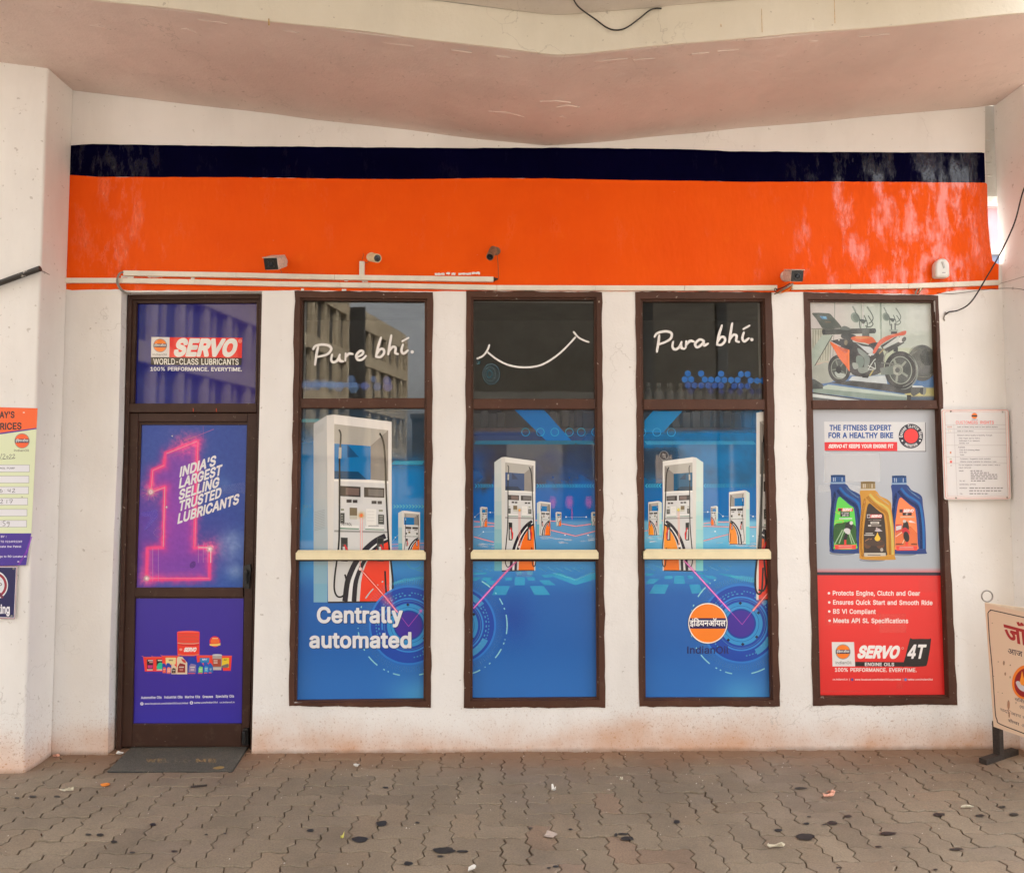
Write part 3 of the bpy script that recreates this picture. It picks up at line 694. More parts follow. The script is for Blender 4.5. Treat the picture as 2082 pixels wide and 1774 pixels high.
# ================================================================ ground
def ground_mat():
    m = NM('soil_and_tar')
    c = m.ramp(m.noise(2.5, 6), .3, .7, (.12, .088, .062, 1), (.20, .15, .11, 1))
    m.set(c, .9, m.bump(m.noise(40, 5), .5, .01))
    return m.m
def paver_mat():
    m = NM('concrete_pavers')
    a = m.n.new('ShaderNodeAttribute'); a.attribute_name = 'Col'
    c = m.mix(1.0, a.outputs['Color'], m.ramp(m.noise(120, 4, .7), .25, .75, (.70, .70, .70, 1), (1.3, 1.29, 1.27, 1)), 'MULTIPLY')
    c = m.mix(m.math('MULTIPLY', m.ramp(m.noise(1.6, 6, .65), .42, .68), .5), c, (.115, .088, .066, 1))
    c = m.mix(m.math('MULTIPLY', m.ramp(m.noise(.9, 4, .6, stretch=(1, 1.6, 1)), .52, .7), .35), c, (.30, .235, .20, 1))
    c = m.mix(m.math('MULTIPLY', m.ramp(m.noise(5.5, 6, .7), .60, .74), .3), c, (.09, .075, .06, 1))
    c = m.mix(m.math('MULTIPLY', m.ramp(m.noise(17, 5, .65), .68, .74), .35), c, (.05, .042, .036, 1))
    y = m.xyz()[1]       # earth washed down from the wall base
    near = m.maprange(m.math('ADD', y, m.math('MULTIPLY', m.math('SUBTRACT', m.noise(3.1, 5), .5), .5)), -.42, .02, 0, 1)
    c = m.mix(m.math('MULTIPLY', near, .7), c, (.25, .135, .078, 1))
    sp = m.ramp(m.noise(95, 2, .5), .735, .75)
    c = m.mix(m.math('MULTIPLY', sp, .4), c, (.5, .45, .4, 1))
    b1 = m.bump(m.noise(26, 6, .7), .35, .006)
    m.set(c, m.ramp(m.noise(4, 5), .35, .7, (.55, .55, .55, 1), (.85, .85, .85, 1)), m.bump(m.noise(190, 3, .6), .4, .0025, b1), spec=.35)
    return m.m
g = MB()
g.add([(-160, -160, -.012), (160, -160, -.012), (160, 160, -.012), (-160, 160, -.012)], [(0, 1, 2, 3)])
g.build('ground', ground_mat(), kind='structure')

fg = MB()
fg.add([(-60, -60, -.007), (60, -60, -.007), (60, -6.35, -.007), (-60, -6.35, -.007)], [(0, 1, 2, 3)])
fg.build('forecourt', simple('forecourt_concrete', (.19, .175, .155, 1), .85, .2, 1.5, .3), kind='structure')
CELL = .116
def pavers():
    mb = MB()
    rnd = random.Random(5)
    # every joint of the lattice has one shape, shared by the two blocks that meet there
    jv, jh = {}, {}
    def vert(i, j):
        if (i, j) not in jv:
            a = CELL*.115*(1 if (i+j) % 2 else -1)
            jv[i, j] = [(i*CELL+rnd.gauss(0, .0012), j*CELL), (i*CELL+a, (j+.36)*CELL), (i*CELL-a, (j+.64)*CELL)]
        return jv[i, j]
    def horz(i, j):
        if (i, j) not in jh:
            a = CELL*.06*(1 if (i+j) % 2 else -1)
            jh[i, j] = [(i*CELL, j*CELL), ((i+.33)*CELL, j*CELL+a), ((i+.67)*CELL, j*CELL-a)]
        return jh[i, j]
    corner = lambda i, j: (vert(i, j)[0][0], j*CELL)
    def hpts(i, j): return [corner(i, j)]+horz(i, j)[1:]
    def vpts(i, j): return [corner(i, j)]+vert(i, j)[1:]
    def outline(i, j, w, h):
        p = []
        for k in range(w): p += hpts(i+k, j)
        for k in range(h): p += vpts(i+w, j+k)
        q = []
        for k in range(w): q += hpts(i+k, j+h)
        q.append(corner(i+w, j+h))
        q = q[::-1]
        r = []
        for k in range(h): r += vpts(i, j+k)
        r.append(corner(i, j+h))
        r = r[::-1]
        return p+q[:-1]+r[:-1]
    def inset(p, d):
        out = []
        n = len(p)
        for k in range(n):
            a, b, c = Vector(p[k-1]), Vector(p[k]), Vector(p[(k+1) % n])
            e0 = (b-a).normalized(); e1 = (c-b).normalized()
            nn = Vector((-e0.y-e1.y, e0.x+e1.x))
            nn = nn.normalized()/max(.6, nn.length/2)
            out.append(b+nn*d)
        return out
    x0, x1, y0, y1 = int(-5.2/CELL), int(5.2/CELL), int(-6.4/CELL), 1
    for i in range(x0, x1):
        for j in range(y0, y1):
            m = (i-j) % 4
            if m == 0: o = outline(i, j, 2, 1); cx, cy = (i+1)*CELL, (j+.5)*CELL
            elif m == 3: o = outline(i, j, 1, 2); cx, cy = (i+.5)*CELL, (j+1)*CELL
            else: continue
            if cy > .06 and not (-2.3 < cx < -1.45): continue
            n = len(o)
            dz = rnd.gauss(0, .0012); tx = rnd.gauss(0, .010); ty = rnd.gauss(0, .010)
            gap = .0007+abs(rnd.gauss(0, .0010))
            if rnd.random() < .05: gap += .003; dz -= .002
            z = lambda p, d: dz+(p[0]-cx)*tx+(p[1]-cy)*ty+d
            l0 = [Vector((p.x, p.y, z(p, 0))) for p in inset(o, gap+.003)]
            l1 = [Vector((p.x, p.y, z(p, -.0028))) for p in inset(o, gap+.001)]
            l2 = [Vector((p.x, p.y, -.04)) for p in inset(o, gap)]
            t = rnd.random(); k = 1+rnd.gauss(0, .055)
            warm = noise.noise(Vector((cx*.9, cy*.9, 3)))
            if warm+rnd.gauss(0, .16) > .46: base = (.25, .178, .125)
            elif t < .2: base = (.252, .196, .138)
            else: base = (.24, .192, .138)
            c = tuple(v*k for v in base)+(1,)
            s0 = len(mb.v)
            mb.add(l0+l1+l2, [list(range(n))]+[(a+n*q, (a+1) % n+n*q, (a+1) % n+n*(q+1), a+n*(q+1)) for q in (0, 1) for a in range(n)], c)
    return mb
PAVE = pavers()
pave_o = PAVE.build('pavement', paver_mat(), kind='structure', fix=True)

# oil and betel stains soaked into the blocks: thin irregular films lying on the paving
def stain(px, py, w, h, k=0, dark=1.0):
    rnd = random.Random(px*7+py)
    n = 22
    pts = []
    for i in range(n):
        t = 2*math.pi*i/n
        r = 1+.22*noise.noise(Vector((math.cos(t)*1.3, math.sin(t)*1.3, px*.37)))+rnd.gauss(0, .05)
        pts.append(WZ(px+w/2*r*math.cos(t), py+h/2*r*math.sin(t), .0045))
    return pts
M_STAIN = simple('black_oil_stain', (.016, .014, .013, 1), .5, .5, 60, .3)
sm = MB()
for px, py, w, h in [(732, 1705, 32, 11), (903, 1727, 44, 13), (940, 1729.5, 24, 5), (776, 1673, 22, 12), (849, 1671, 9, 4), (830, 1754, 18, 8),
                     (631, 1687, 15, 6), (232, 1710, 13, 6), (203, 1696, 15, 6), (179, 1695, 12, 4), (311, 1675, 12, 6), (116, 1618, 12, 4), (66, 1618, 16, 4), (35, 1621, 10, 4),
                     (1637, 1700, 36, 13), (1583, 1686.5, 15, 6), (1640, 1673, 13, 4.5), (1692, 1671.5, 21, 8), (1676, 1675, 8, 2.5), (1724, 1658, 16, 5), (1645, 1659, 9, 3),
                     (1910, 1654.5, 24, 7), (1993, 1656.5, 18, 5), (2062, 1654.5, 20, 6), (2038, 1639, 14, 4.5), (1786, 1720, 14, 4), (1268, 1694, 24, 4), (1276, 1703, 26, 8), (1252, 1696, 7, 7),
                     (1376, 1669.5, 14, 7), (1130, 1760, 12, 4), (1116, 1763, 9, 3.5), (895, 1739, 14, 3), (354, 1729, 13, 3.5), (269, 1732, 12, 3.5), (419, 1695, 7, 2.5), (425, 1712, 5, 2.5), (457, 1693, 6, 3),
                     (1806, 1693, 34, 7), (1946, 1725, 30, 5), (1705, 1762, 10, 3), (1902, 1766, 11, 3), (784, 1600, 12, 4), (1628, 1601, 26, 4), (1079, 1682, 8, 2.5), (1160, 1684.5, 8, 3)]:
    p = stain(px, py, w, h)
    sm.add(p, [list(range(len(p)))])
sm.build('oil_stains', M_STAIN, kind='structure')

# ================================================================ the shop wall with its openings
HOLES = []       # filled as photo-pixel quads on y = 0
WIN = [  # outer frame TL TR BR BL / upper glass / lower glass / bottom panel / rail (x0,x1,y0,y1)
 dict(o=[(598.7, 591), (879.8, 594), (876, 1438), (587, 1434.5)], u=[(615, 609.6), (863.6, 612), (863, 808.5), (612.7, 809.5)],
      l=[(611, 832), (862.3, 832), (861.6, 1117), (608, 1117.5)], b=[(605.5, 1141), (862, 1140), (861, 1421), (602, 1424)], r=(601, 865, 1117.5, 1137.5)),
 dict(o=[(947.8, 591), (1223.5, 594), (1230.8, 1437.5), (943, 1438.6)], u=[(962.7, 608.7), (1208, 608.7), (1208.6, 810), (962.5, 810)],
      l=[(962.7, 834), (1208.8, 834), (1210, 1116.6), (961.9, 1116.6)], b=[(961.6, 1141), (1211.5, 1141.5), (1213.5, 1418), (960.6, 1420)], r=(957, 1217, 1116.8, 1136)),
 dict(o=[(1291.5, 592.5), (1569.8, 594), (1586, 1435.5), (1299.8, 1435.5)], u=[(1306.5, 612), (1550.5, 612), (1554, 811), (1308.5, 811)],
      l=[(1309, 835.5), (1555.8, 835), (1560, 1116.6), (1312, 1115.6)], b=[(1312.6, 1138.3), (1563, 1138.3), (1567.6, 1418.6), (1312.9, 1419)], r=(1309, 1568, 1115.4, 1136.3)),
 dict(o=[(1634, 594), (1907.4, 601), (1946.8, 1432), (1653.3, 1434.6)], u=[(1647.4, 612.6), (1897.5, 614.7), (1904, 812.7), (1652, 812.7)],
      l=[(1652.6, 834), (1908, 834), (1926, 1414), (1668.2, 1415)], b=None, r=None)]
def shrink(q, d):
    cx = sum(p[0] for p in q)/4; cy = sum(p[1] for p in q)/4
    return [(p[0]+(d if p[0] < cx else -d), p[1]+(d if p[1] < cy else -d)) for p in q]
for w in WIN: HOLES.append(shrink(w['o'], 7))
DOOR_HOLE = [(247, 594), (533, 592), (522, 1080), (511.5, 1531), (511.5, 1545), (219, 1545), (219, 1534), (224, 1300), (232, 1080), (240, 900)]
HOLES.append(DOOR_HOLE)
XL, XR = -2.66, 3.028
SLOT_L = [(2003, 205), (2003, 310), (2005, 371), (2007, 374), (2009, 452), (2018, 530), (2026, 535), (2046, 539), (2046, 600)]
outer = [Vector((XL-.4, 0, -.05)), Vector((XR+.09, 0, -.05))]
p600 = W(2046, 600)
outer += [Vector((XR+.09, 0, p600.z))]+[W(*p) for p in reversed(SLOT_L)]
outer += [Vector((W(2003, 205).x, 0, 4.75)), Vector((XL-.4, 0, 4.75))]
loops = [outer]+[[W(*p) for p in h] for h in HOLES]
flat = [p for l in loops for p in l]
tr = tessellate_polygon([[Vector((p.x, p.z, 0)) for p in l] for l in loops])
wall = empty('shop_wall', (0, 0, 0), 'white plastered shop front with orange and navy painted bands above its door and windows', 'wall')
wb = MB()
wb.add(flat, tr)
for l in loops[1:]+[outer]:
    n = len(l)
    dep = .2
    wb.add(l+[p+Vector((0, dep, 0)) for p in l], [(i, (i+1) % n, (i+1) % n+n, i+n) for i in range(n)])
wb.add([p+Vector((0, .2, 0)) for p in flat], tr)
wb.build('wall_face', M_WALL, wall)
# bands painted by hand: wavering edges
def band(name, top, bot, mat, y, parent, jit=.0012):
    rnd = random.Random(len(name))
    T = []
    def dens(pl):
        out = []
        for a, b in zip(pl[:-1], pl[1:]):
            k = max(2, int(abs(b[0]-a[0])/14)+1)
            for i in range(k):
                t = i/k
                out.append((a[0]+(b[0]-a[0])*t, a[1]+(b[1]-a[1])*t))
        out.append(pl[-1])
        return out
    T = dens(top); B = dens(bot)
    f = lambda p, s: W(p[0], p[1], y)+Vector((0, 0, jit*(rnd.gauss(0, .6)+1.6*noise.noise(Vector((p[0]*.03, s, 0))))))
    loop = [f(p, 1) for p in T]+[f(p, 9) for p in reversed(B)]
    mb = MB()
    tris = tessellate_polygon([[Vector((p.x, p.z, 0)) for p in loop]])
    n = len(loop)
    mb.add(loop, tris)
    mb.add(loop+[Vector((p.x, 0.004, p.z)) for p in loop], [(i, (i+1) % n, (i+1) % n+n, i+n) for i in range(n)])
    return mb.build(name, mat, parent)
navy_top = [(138, 296), (190, 293), (340, 295), (500, 297.5), (646, 298.5), (690, 299), (930, 301), (1170, 300.5), (1382, 303.2), (1484, 307.5), (1688, 309.4), (1996, 310), (2001.5, 311)]
navy_bot = [(138.5, 355), (204, 359.6), (340, 360), (510, 360.4), (700, 363.5), (827, 364.3), (998, 362), (1101, 362.6), (1273, 366), (1382, 367.2), (1518, 369.6), (1722, 369), (1990, 371), (2003.5, 371.2)]
band('navy_band', navy_top, navy_bot, M_NAVY, -.0026, wall)
o_top = [(137, 355.2)]+[(x, y+.2) for x, y in navy_bot[1:-1]]+[(2005, 372), (2007, 376), (2009, 452), (2013, 500), (2018, 530), (2030.5, 538)]
o_bot = [(129.5, 580), (131, 587), (146, 589.3), (235, 588), (262, 590), (530, 591), (600, 589.5), (700, 591), (880, 592), (1000, 591), (1230, 592), (1300, 592), (1480, 593), (1570, 594), (1640, 593), (1760, 597), (1830, 596.5), (1898, 600), (1926, 592), (1965, 588), (2030, 588.6)]
band('orange_band', o_top, o_bot, M_ORANGE, -.002, wall)
# broken masonry seen inside the slot at the right end of the wall
bk = MB()
zt, zb = W(2010, 205).z, W(2010, 392).z
pr = []
for i in range(15):
    z = zt+(zb-zt)*i/14
    pr.append((z, random.gauss(0, .008)))
x0 = W(2003, 300).x-.05
lp = [Vector((x0, .06, zt))]+[Vector((x0, .06, zb))]+[Vector((x0+.26+dx, .06, z)) for z, dx in reversed(pr)]
bk.prism(lp, (0, .12, 0))
for pz in (278, 300, 322, 352):
    z = W(2010, pz).z
    bk.box(x0, x0+.12, .045, .058, z, z+.018+random.random()*.03)
bk.build('broken_masonry', M_CONC, wall, bevel=.004)

# pillars at both ends
def pillar(name, x0, x1, y0, y1, z1, label):
    p = empty(name, ((x0+x1)/2, (y0+y1)/2, 0), label, 'pillar')
    mb = MB()
    n = 30
    loops = []
    for k in range(n+1):
        z = -.04+(z1+.04)*k/n
        w = lambda q: .006*noise.noise(Vector((q*3.1, z*1.7, 5)))+(.012*max(0, .12-z)/.12)
        loops.append([Vector((x0, y1, z)), Vector((x0, y0-w(1), z)), Vector(((x0+x1)/2, y0-w(2), z)), Vector((x1+(w(3) if x1 < 0 else 0), y0-w(3), z)), Vector((x1+(w(4) if x1 < 0 else 0), (y0+y1)/2, z)), Vector((x1, y1, z))])
    mb.loft(loops, True, True)
    mb.build('shaft', M_PIL, p, bevel=.012, seg=3)
    return p
pillar('corner_pillar', -4.6, -2.638, -.258, -.001, 4.6, 'white plastered pillar standing left of the door, price board hung on it')
pillar('end_pillar', 3.082, 4.8, -.258, .02, 4.6, 'pinkish white plastered pillar at the right end, past the open slot')

# folded concrete roof over the front
canopy = empty('roof_canopy', (.27, -.5, 3.65), 'folded concrete roof slab dipping to a valley over the shop front', 'roof')
def zs(x): return 3.655+(.117*(.27-x) if x < .27 else .0985*(x-.27))
XS = sorted([-5.2+i*.14 for i in range(76)]+[.24, .27, .30])
def zsoft(x):
    d = abs(x-.27)
    q = zs(x)
    return q+max(0, .05-d)*.06      # worn, rounded valley
def slab(name, y0, y1, zoff0, zoff1, mat, xs=XS, fillet=True, seed=0, rag=.0):
    mb = MB()
    loops = []
    for x in xs:
        z = zsoft(x)
        rg = rag*noise.noise(Vector((x*3.5, seed, 0)))+rag*.5*noise.noise(Vector((x*14, seed, 2)))
        prof = [(y0, z+zoff0)]
        ny = 10
        prof = [(y0+(y1-y0)*k/ny, z+zoff0+(.008*noise.noise(Vector((x*2.3, (y0+(y1-y0)*k/ny)*2.3, seed)))) + (rg if k == 0 else 0)) for k in range(ny+1)]
        prof += [(y1, z+zoff1), (y0+rg, z+zoff1)]
        loops.append([Vector((x, y, zz_)) for y, zz_ in prof])
    mb.loft(loops, True, True)
    return mb.build(name, mat, canopy, bevel=.006, seg=2)
slab('soffit', -.985, -.0005, 0, .12, M_SOF, rag=.006)
slab('fascia_beam', -1.0, -.99, -.0, .197, M_BEAM, seed=4, rag=.005)
slab('ceiling_slab', -4.9, -1.003, .192, .34, M_CEIL, xs=sorted([-3.3+i*.14 for i in range(43)]+[.24, .27, .30]), seed=8, rag=.004)  # reach beyond the view lengthened to shade the upper wall
slab('roof_fill', -.984, .3, .125, .36, M_CONC, seed=2)
M_SMEAR = plaster('pale_plaster_smear', (.78, .67, .62, 1), (.66, .56, .51, 1))
# plaster smears and a joint line along the front edge of the soffit
rnd = random.Random(3)
for x in [-1.95+i*.07 for i in range(62)]:
    if rnd.random() < .82: continue
    y = -.93+.03*noise.noise(Vector((x*.8, 1, 0)))+(.02 if x > .6 else 0)
    w = .05+.06*rnd.random(); h = .004+.006*rnd.random()
    z = zsoft(x)-.0035
    pts = [Vector((x-w/2, y, zsoft(x-w/2)-.003)), Vector((x, y+h, z)), Vector((x+w/2, y+h*.4, zsoft(x+w/2)-.003)), Vector((x, y-h*.4, z))]
    MB().prism(pts, (0, 0, .006)).build('plaster_smear', M_SMEAR, canopy)
for px, py, w, h in [(1030, 228, 40, 5), (1130, 205, 34, 4), (1155, 214, 26, 3), (905, 232, 12, 6), (1145, 235, 8, 5), (200, 60, 20, 6), (380, 63, 14, 4)]:
    c = WZ(px, py, 3.69); z0 = zsoft(c.x)
    c = WZ(px, py, z0)
    a = w/400
    pts = [c+Vector((-a, .01, 0)), c+Vector((0, .015, 0)), c+Vector((a, .03, 0)), c+Vector((0, -.002, 0))]
    pts = [Vector((p.x, p.y, zsoft(p.x)-.003)) for p in pts]
    MB().prism(pts, (0, 0, .006)).build('plaster_smear', M_SMEAR, canopy)
M_RUN = simple('ochre_rust_run', (.50, .33, .12, 1), .8, .5, 90, .1)      # rust runs on the beam face
for px, y0, y1, w in [(1549, 18, 66, 2.2), (1697, 0, 48, 2.6), (1466, 49, 55, 2), (547, 38, 52, 3)]:
    a = W(px-w/2, y0, -1.0075); b = W(px+w/2, y1, -1.0075)
    pts = [(a.x, b.z), (b.x, b.z), (b.x*.7+a.x*.3, a.z), (a.x, a.z)]
    MB().add([Vector((x, -1.0075, z)) for x, z in pts], [(0, 1, 2, 3)]).build('rust_run', M_RUN, canopy)

# room behind the glass
rm = MB()
def inner(x0, x1, y0, y1, z0, z1):
    rm.box(x0, x1, y0, y1, z0, z1)
inner(-2.75, 2.93, .205, 3.4, .006, 3.3)
room = rm.build('shop_room', M_ROOM, kind='structure', fix=False)
# open the street side of the room box
import bmesh
b_ = bmesh.new(); b_.from_mesh(room.data)
bmesh.ops.delete(b_, geom=[f for f in b_.faces if abs(f.calc_center_median().y-.205) < .01], context='FACES')
b_.to_mesh(room.data); b_.free()

# ================================================================ windows
def bil(q, u, v):
    return ((q[0][0]*(1-u)+q[1][0]*u)*(1-v)+(q[3][0]*(1-u)+q[2][0]*u)*v, (q[0][1]*(1-u)+q[1][1]*u)*(1-v)+(q[3][1]*(1-u)+q[2][1]*u)*v)
def quadloop(q, n):
    """n points a side round TL TR BR BL"""
    out = []
    for a, b in ((0, 1), (1, 2), (2, 3), (3, 0)):
        for k in range(n):
            t = k/n
            out.append((q[a][0]+(q[b][0]-q[a][0])*t, q[a][1]+(q[b][1]-q[a][1])*t))
    return out
def expand(q, d):
    o = []
    cx = sum(p[0] for p in q)/4; cy = sum(p[1] for p in q)/4
    return [(p[0]+math.copysign(d, p[0]-cx), p[1]+math.copysign(d, p[1]-cy)) for p in q]
def ring_frame(name, oq, iq, y, ybead, yin, bead, mat, parent, jit=.0045, n=40, seed=0, yback=.06):
    """frame with a wavering painted outer edge, a flat face and a stepped bead round the glass"""
    L0 = quadloop(oq, n); L1 = quadloop(expand(iq, bead), n); L2 = quadloop(expand(iq, bead*.82), n); L3 = quadloop(iq, n)
    rnd = random.Random(seed)
    def wob(p, k):
        j = jit*(1.5*noise.noise(Vector((p[0]*.022, p[1]*.022, seed)))+.8*noise.noise(Vector((p[0]*.1, p[1]*.1, seed+3))))
        v = W(p[0], p[1], y)
        side = (k//n) % 4
        return v+(Vector((0, 0, j)) if side in (0, 2) else Vector((j, 0, 0)))
    O = [wob(p, k) for k, p in enumerate(L0)]
    A = [W(p[0], p[1], y) for p in L1]
    B = [W(p[0], p[1], y)+Vector((0, .006, 0)) for p in L2]
    B2 = [Vector((a.x, ybead, a.z)) for a in B]
    C = [W(p[0], p[1], ybead)+Vector((0, 0, 0)) for p in L3]
    D = [Vector((c.x, yin, c.z)) for c in C]
    Ob = [Vector((o.x, yback, o.z)) for o in O]
    mb = MB().loft([Ob, O, A, B, B2, C, D])
    return mb.build(name, mat, parent)
def bar(name, q, y0, y1, mat, parent, bevel=.003):
    f = [W(p[0], p[1], y0) for p in q]
    return MB().prism(f, (0, y1-y0, 0)).build(name, mat, parent, bevel=bevel)
def pane(q, y, mat, parent, name='pane'):
    q = expand(q, 2)
    f = [W(p[0], p[1], y) for p in q]
    return MB().prism(f, (0, .004, 0)).build(name, mat, parent)
YG = .040      # glass
YS = .056      # stickers behind the glass
YF = .0385     # stickers on the outside of the glass
wl = ['tall window with the words Centrally automated under one large white fuel pump',
      'middle tall window, white smile drawn on its dark top pane',
      'tall window with Pura bhi on top and a round orange emblem low down',
      'tall window at far right, motorcycle picture above a red oil bottle poster']
WO = []
WP_ = []        # panes of each window, top down
for i, w in enumerate(WIN):
    c = W((w['o'][0][0]+w['o'][1][0])/2, 1436)
    e = empty('window', (c.x, 0, c.z), wl[i], 'window', 'tall brown framed shop windows')
    WO.append(e)
    iq = [w['u'][0], w['u'][1], (w['b'] or w['l'])[2], (w['b'] or w['l'])[3]]
    ring_frame('frame', w['o'], iq, -.004, .012, .062, 5.0, M_FRAME, e, seed=i*7+1)
    u, l = w['u'], w['l']
    bar('transom', [(u[3][0]-1, u[3][1]+.2), (u[2][0]+1, u[2][1]+.2), (l[1][0]+1, l[1][1]-2.5), (l[0][0]-1, l[0][1]-2.5)], .004, .06, M_FRAME, e, .006)
    if w['r']:
        b = w['b']
        bar('glazing_bar', [(l[3][0]-1, l[3][1]+1), (l[2][0]+1, l[2][1]+1), (b[1][0]+1, b[1][1]-.5), (b[0][0]-1, b[0][1]-.5)], .018, .06, M_BEAD, e, .002)
        x0, x1, y0, y1 = w['r']
        rb = MB()
        rb.prism([W(x0, y0+5.5, -.022), W(x1, y0+5.5, -.022), W(x1, y1, -.022), W(x0, y1, -.022)], (0, .038, 0))
        rb.prism([W(x0+5, y0, .004), W(x1-4, y0, .004), W(x1-1, y0+5, -.012), W(x0+1, y0+5, -.012)], (0, .016, -.004))
        rb.build('push_rail', M_CREAM, e, bevel=.0025)
    PN = [pane(u, YG, M_GLASS, e), pane(l, YG, M_GLASS, e)]
    if w['b']: PN.append(pane(w['b'], YG, M_GLASS, e))
    WP_.append(PN)

# ================================================================ the door
DY = .062
door = empty('shop_entrance', (-1.9, .08, 0), 'brown glazed shop door at the left, plastered with purple oil advertising posters', 'door')
fr_o = [(259, 597.4), (534, 595), (513, 1533), (234.8, 1531)]
mb = MB()
Wd = lambda x, y, d: W(x, y, d)
def dq(name, q, y0, y1, mat, parent, bevel=.003):
    return bar(name, q, y0, y1, mat, parent, bevel)
# fixed frame: two posts, head, transom; one mesh
def addq(mb, q, y0, y1): mb.prism([W(p[0], p[1], y0) for p in q], (0, y1-y0, 0))
fm = MB()
addq(fm, [(259, 597.4), (268, 597.4), (244.6, 1531), (234.8, 1531)], DY, .2)
addq(fm, [(527.5, 595), (536, 595), (516, 1534), (507.5, 1534)], DY, .2)
addq(fm, [(268, 597.4), (527.5, 595), (527.3, 607), (267.8, 609)], DY, .2)
addq(fm, [(262.3, 820), (522.3, 820), (522, 838), (261.8, 838)], DY+.002, .2)
fm.build('door_frame', M_DOOR, door, bevel=.004)
ul = [(276.6, 616.8), (524.8, 616), (521.3, 819), (270.8, 819.5)]
fb = MB()
addq(fb, [(268, 609), (277.5, 609), (271.5, 820), (262.5, 820)], DY+.014, .16)
addq(fb, [(521.5, 607), (527.4, 607), (522.5, 820), (518.5, 820)], DY+.014, .16)
addq(fb, [(277.5, 609), (521.5, 607.5), (521.5, 615.5), (277.3, 616.6)], DY+.016, .16)
fb.build('transom_bead', M_BEAD, door, bevel=.003)
TP = pane(ul, .10, M_GLASS, door)
# leaf
LY = DY+.016
lm = MB()
addq(lm, [(262.5, 839.5), (281, 839.5), (268, 1517.5), (244, 1517.5)], LY, LY+.045)
addq(lm, [(503.5, 839.5), (523, 839.5), (506.5, 1517.5), (490.5, 1517.5)], LY, LY+.045)
addq(lm, [(281, 839.5), (503.5, 839.5), (503.1, 857), (280.6, 857)], LY, LY+.045)
addq(lm, [(274.2, 1194.5), (494.4, 1194.5), (494, 1213.5), (273.8, 1213.5)], LY+.001, LY+.046)
addq(lm, [(269, 1471), (491.5, 1471), (490.5, 1517.5), (268, 1517.5)], LY, LY+.045)
leaf = lm.build('door_leaf', M_DOOR, door, bevel=.004)
lb = MB()
addq(lb, [(279.5, 857), (287.5, 857), (276.5, 1194), (272.5, 1194)], LY+.012, LY+.04)
addq(lb, [(502, 857), (504.5, 857), (495.5, 1194), (493.2, 1194)], LY+.012, LY+.04)
addq(lb, [(280, 857), (503, 857), (503, 863.5), (280, 863.5)], LY+.013, LY+.04)
lb.build('glazing_bead', M_BEAD, leaf, bevel=.002)
pq1 = [(285, 862), (504, 863), (495, 1195), (275, 1195)]
pane(pq1, LY+.022, M_GLASS, leaf)
lowp = [(271, 1213), (495.5, 1213), (492, 1472), (266.5, 1472)]
bar('kick_panel', lowp, LY+.018, LY+.03, M_DOOR, leaf, 0)
# latch and bolt
hb = MB()
hb.prism([W(x, y, LY-.018) for x, y in [(495, 1150), (509, 1146), (510, 1158), (507, 1182), (507, 1196), (496, 1196), (494, 1180)]], (0, .018, 0))
hb.cyl(W(499, 1163, LY-.045), W(499, 1163, LY-.015), .012, .012, 14)
hb.cyl(W(499, 1161, LY-.04), W(500, 1187, LY-.04), .008, .008, 12)
hb.build('door_latch', M_BLACK, leaf, bevel=.002)
hb = MB()
hb.prism([W(x, y, LY-.03) for x, y in [(493, 1482), (504, 1481), (504, 1515), (492, 1515)]], (0, .03, 0))
hb.cyl(W(496, 1486, LY-.04), W(496, 1510, LY-.04), .011, .013, 14)
hb.build('floor_bolt', M_BLACK, leaf, bevel=.003)
M_DRIP = simple('red_paint_drip', (.6, .06, .02, 1), .4)
for x in (392, 439): MB().prism([W(px, py, DY-.001) for px, py in [(x, 830), (x+1.2, 830), (x+1.6, 837), (x+.4, 837)]], (0, .002, 0)).build('paint_drip', M_DRIP, door)

# ================================================================ advertising graphics
def clampf(x, a=0.0, b=1.0): return max(a, min(b, x))
def sst(x, a, b):
    t = clampf((x-a)/(b-a)); return t*t*(3-2*t)
def mixc(a, b, t): return tuple(x+(y-x)*t for x, y in zip(a, b))
def nz(x, y, s, k=0): return noise.fractal(Vector((x*s, y*s, k)), .6, 2.0, 4)
WHT = (226, 226, 226); INK = (34, 30, 34); RED = (226, 48, 42); ORG = (244, 126, 28); NVY = (32, 22, 74)
HIN = 'इंिडयनऑयल'
def art(q, y, e=3):
    q2 = expand(q, e)
    a = Art(lambda px, py: W(px, py, y), (0, -1, 0), q2)
    return a, q2
def emblem(A, x, y, r, detail=True, ringc=(150, 150, 150), bw=.14, org=ORG):
    """orange disc, dark bar across it with white script"""
    A.ellipse(x, y, r*1.1, r*1.1, ringc)
    A.ellipse(x, y, r, r, org)
    h = r*.28
    dx = math.sqrt(r*r-h*h)*1.04
    A.rect(x-dx, y-h, x+dx, y+h, (44, 26, 60) if detail else INK)
    if detail: A.hindi(HIN, (x-r*.93, y+h*.52), (x+r*.93, y+h*.52), h*1.1, (240, 240, 240), .012)

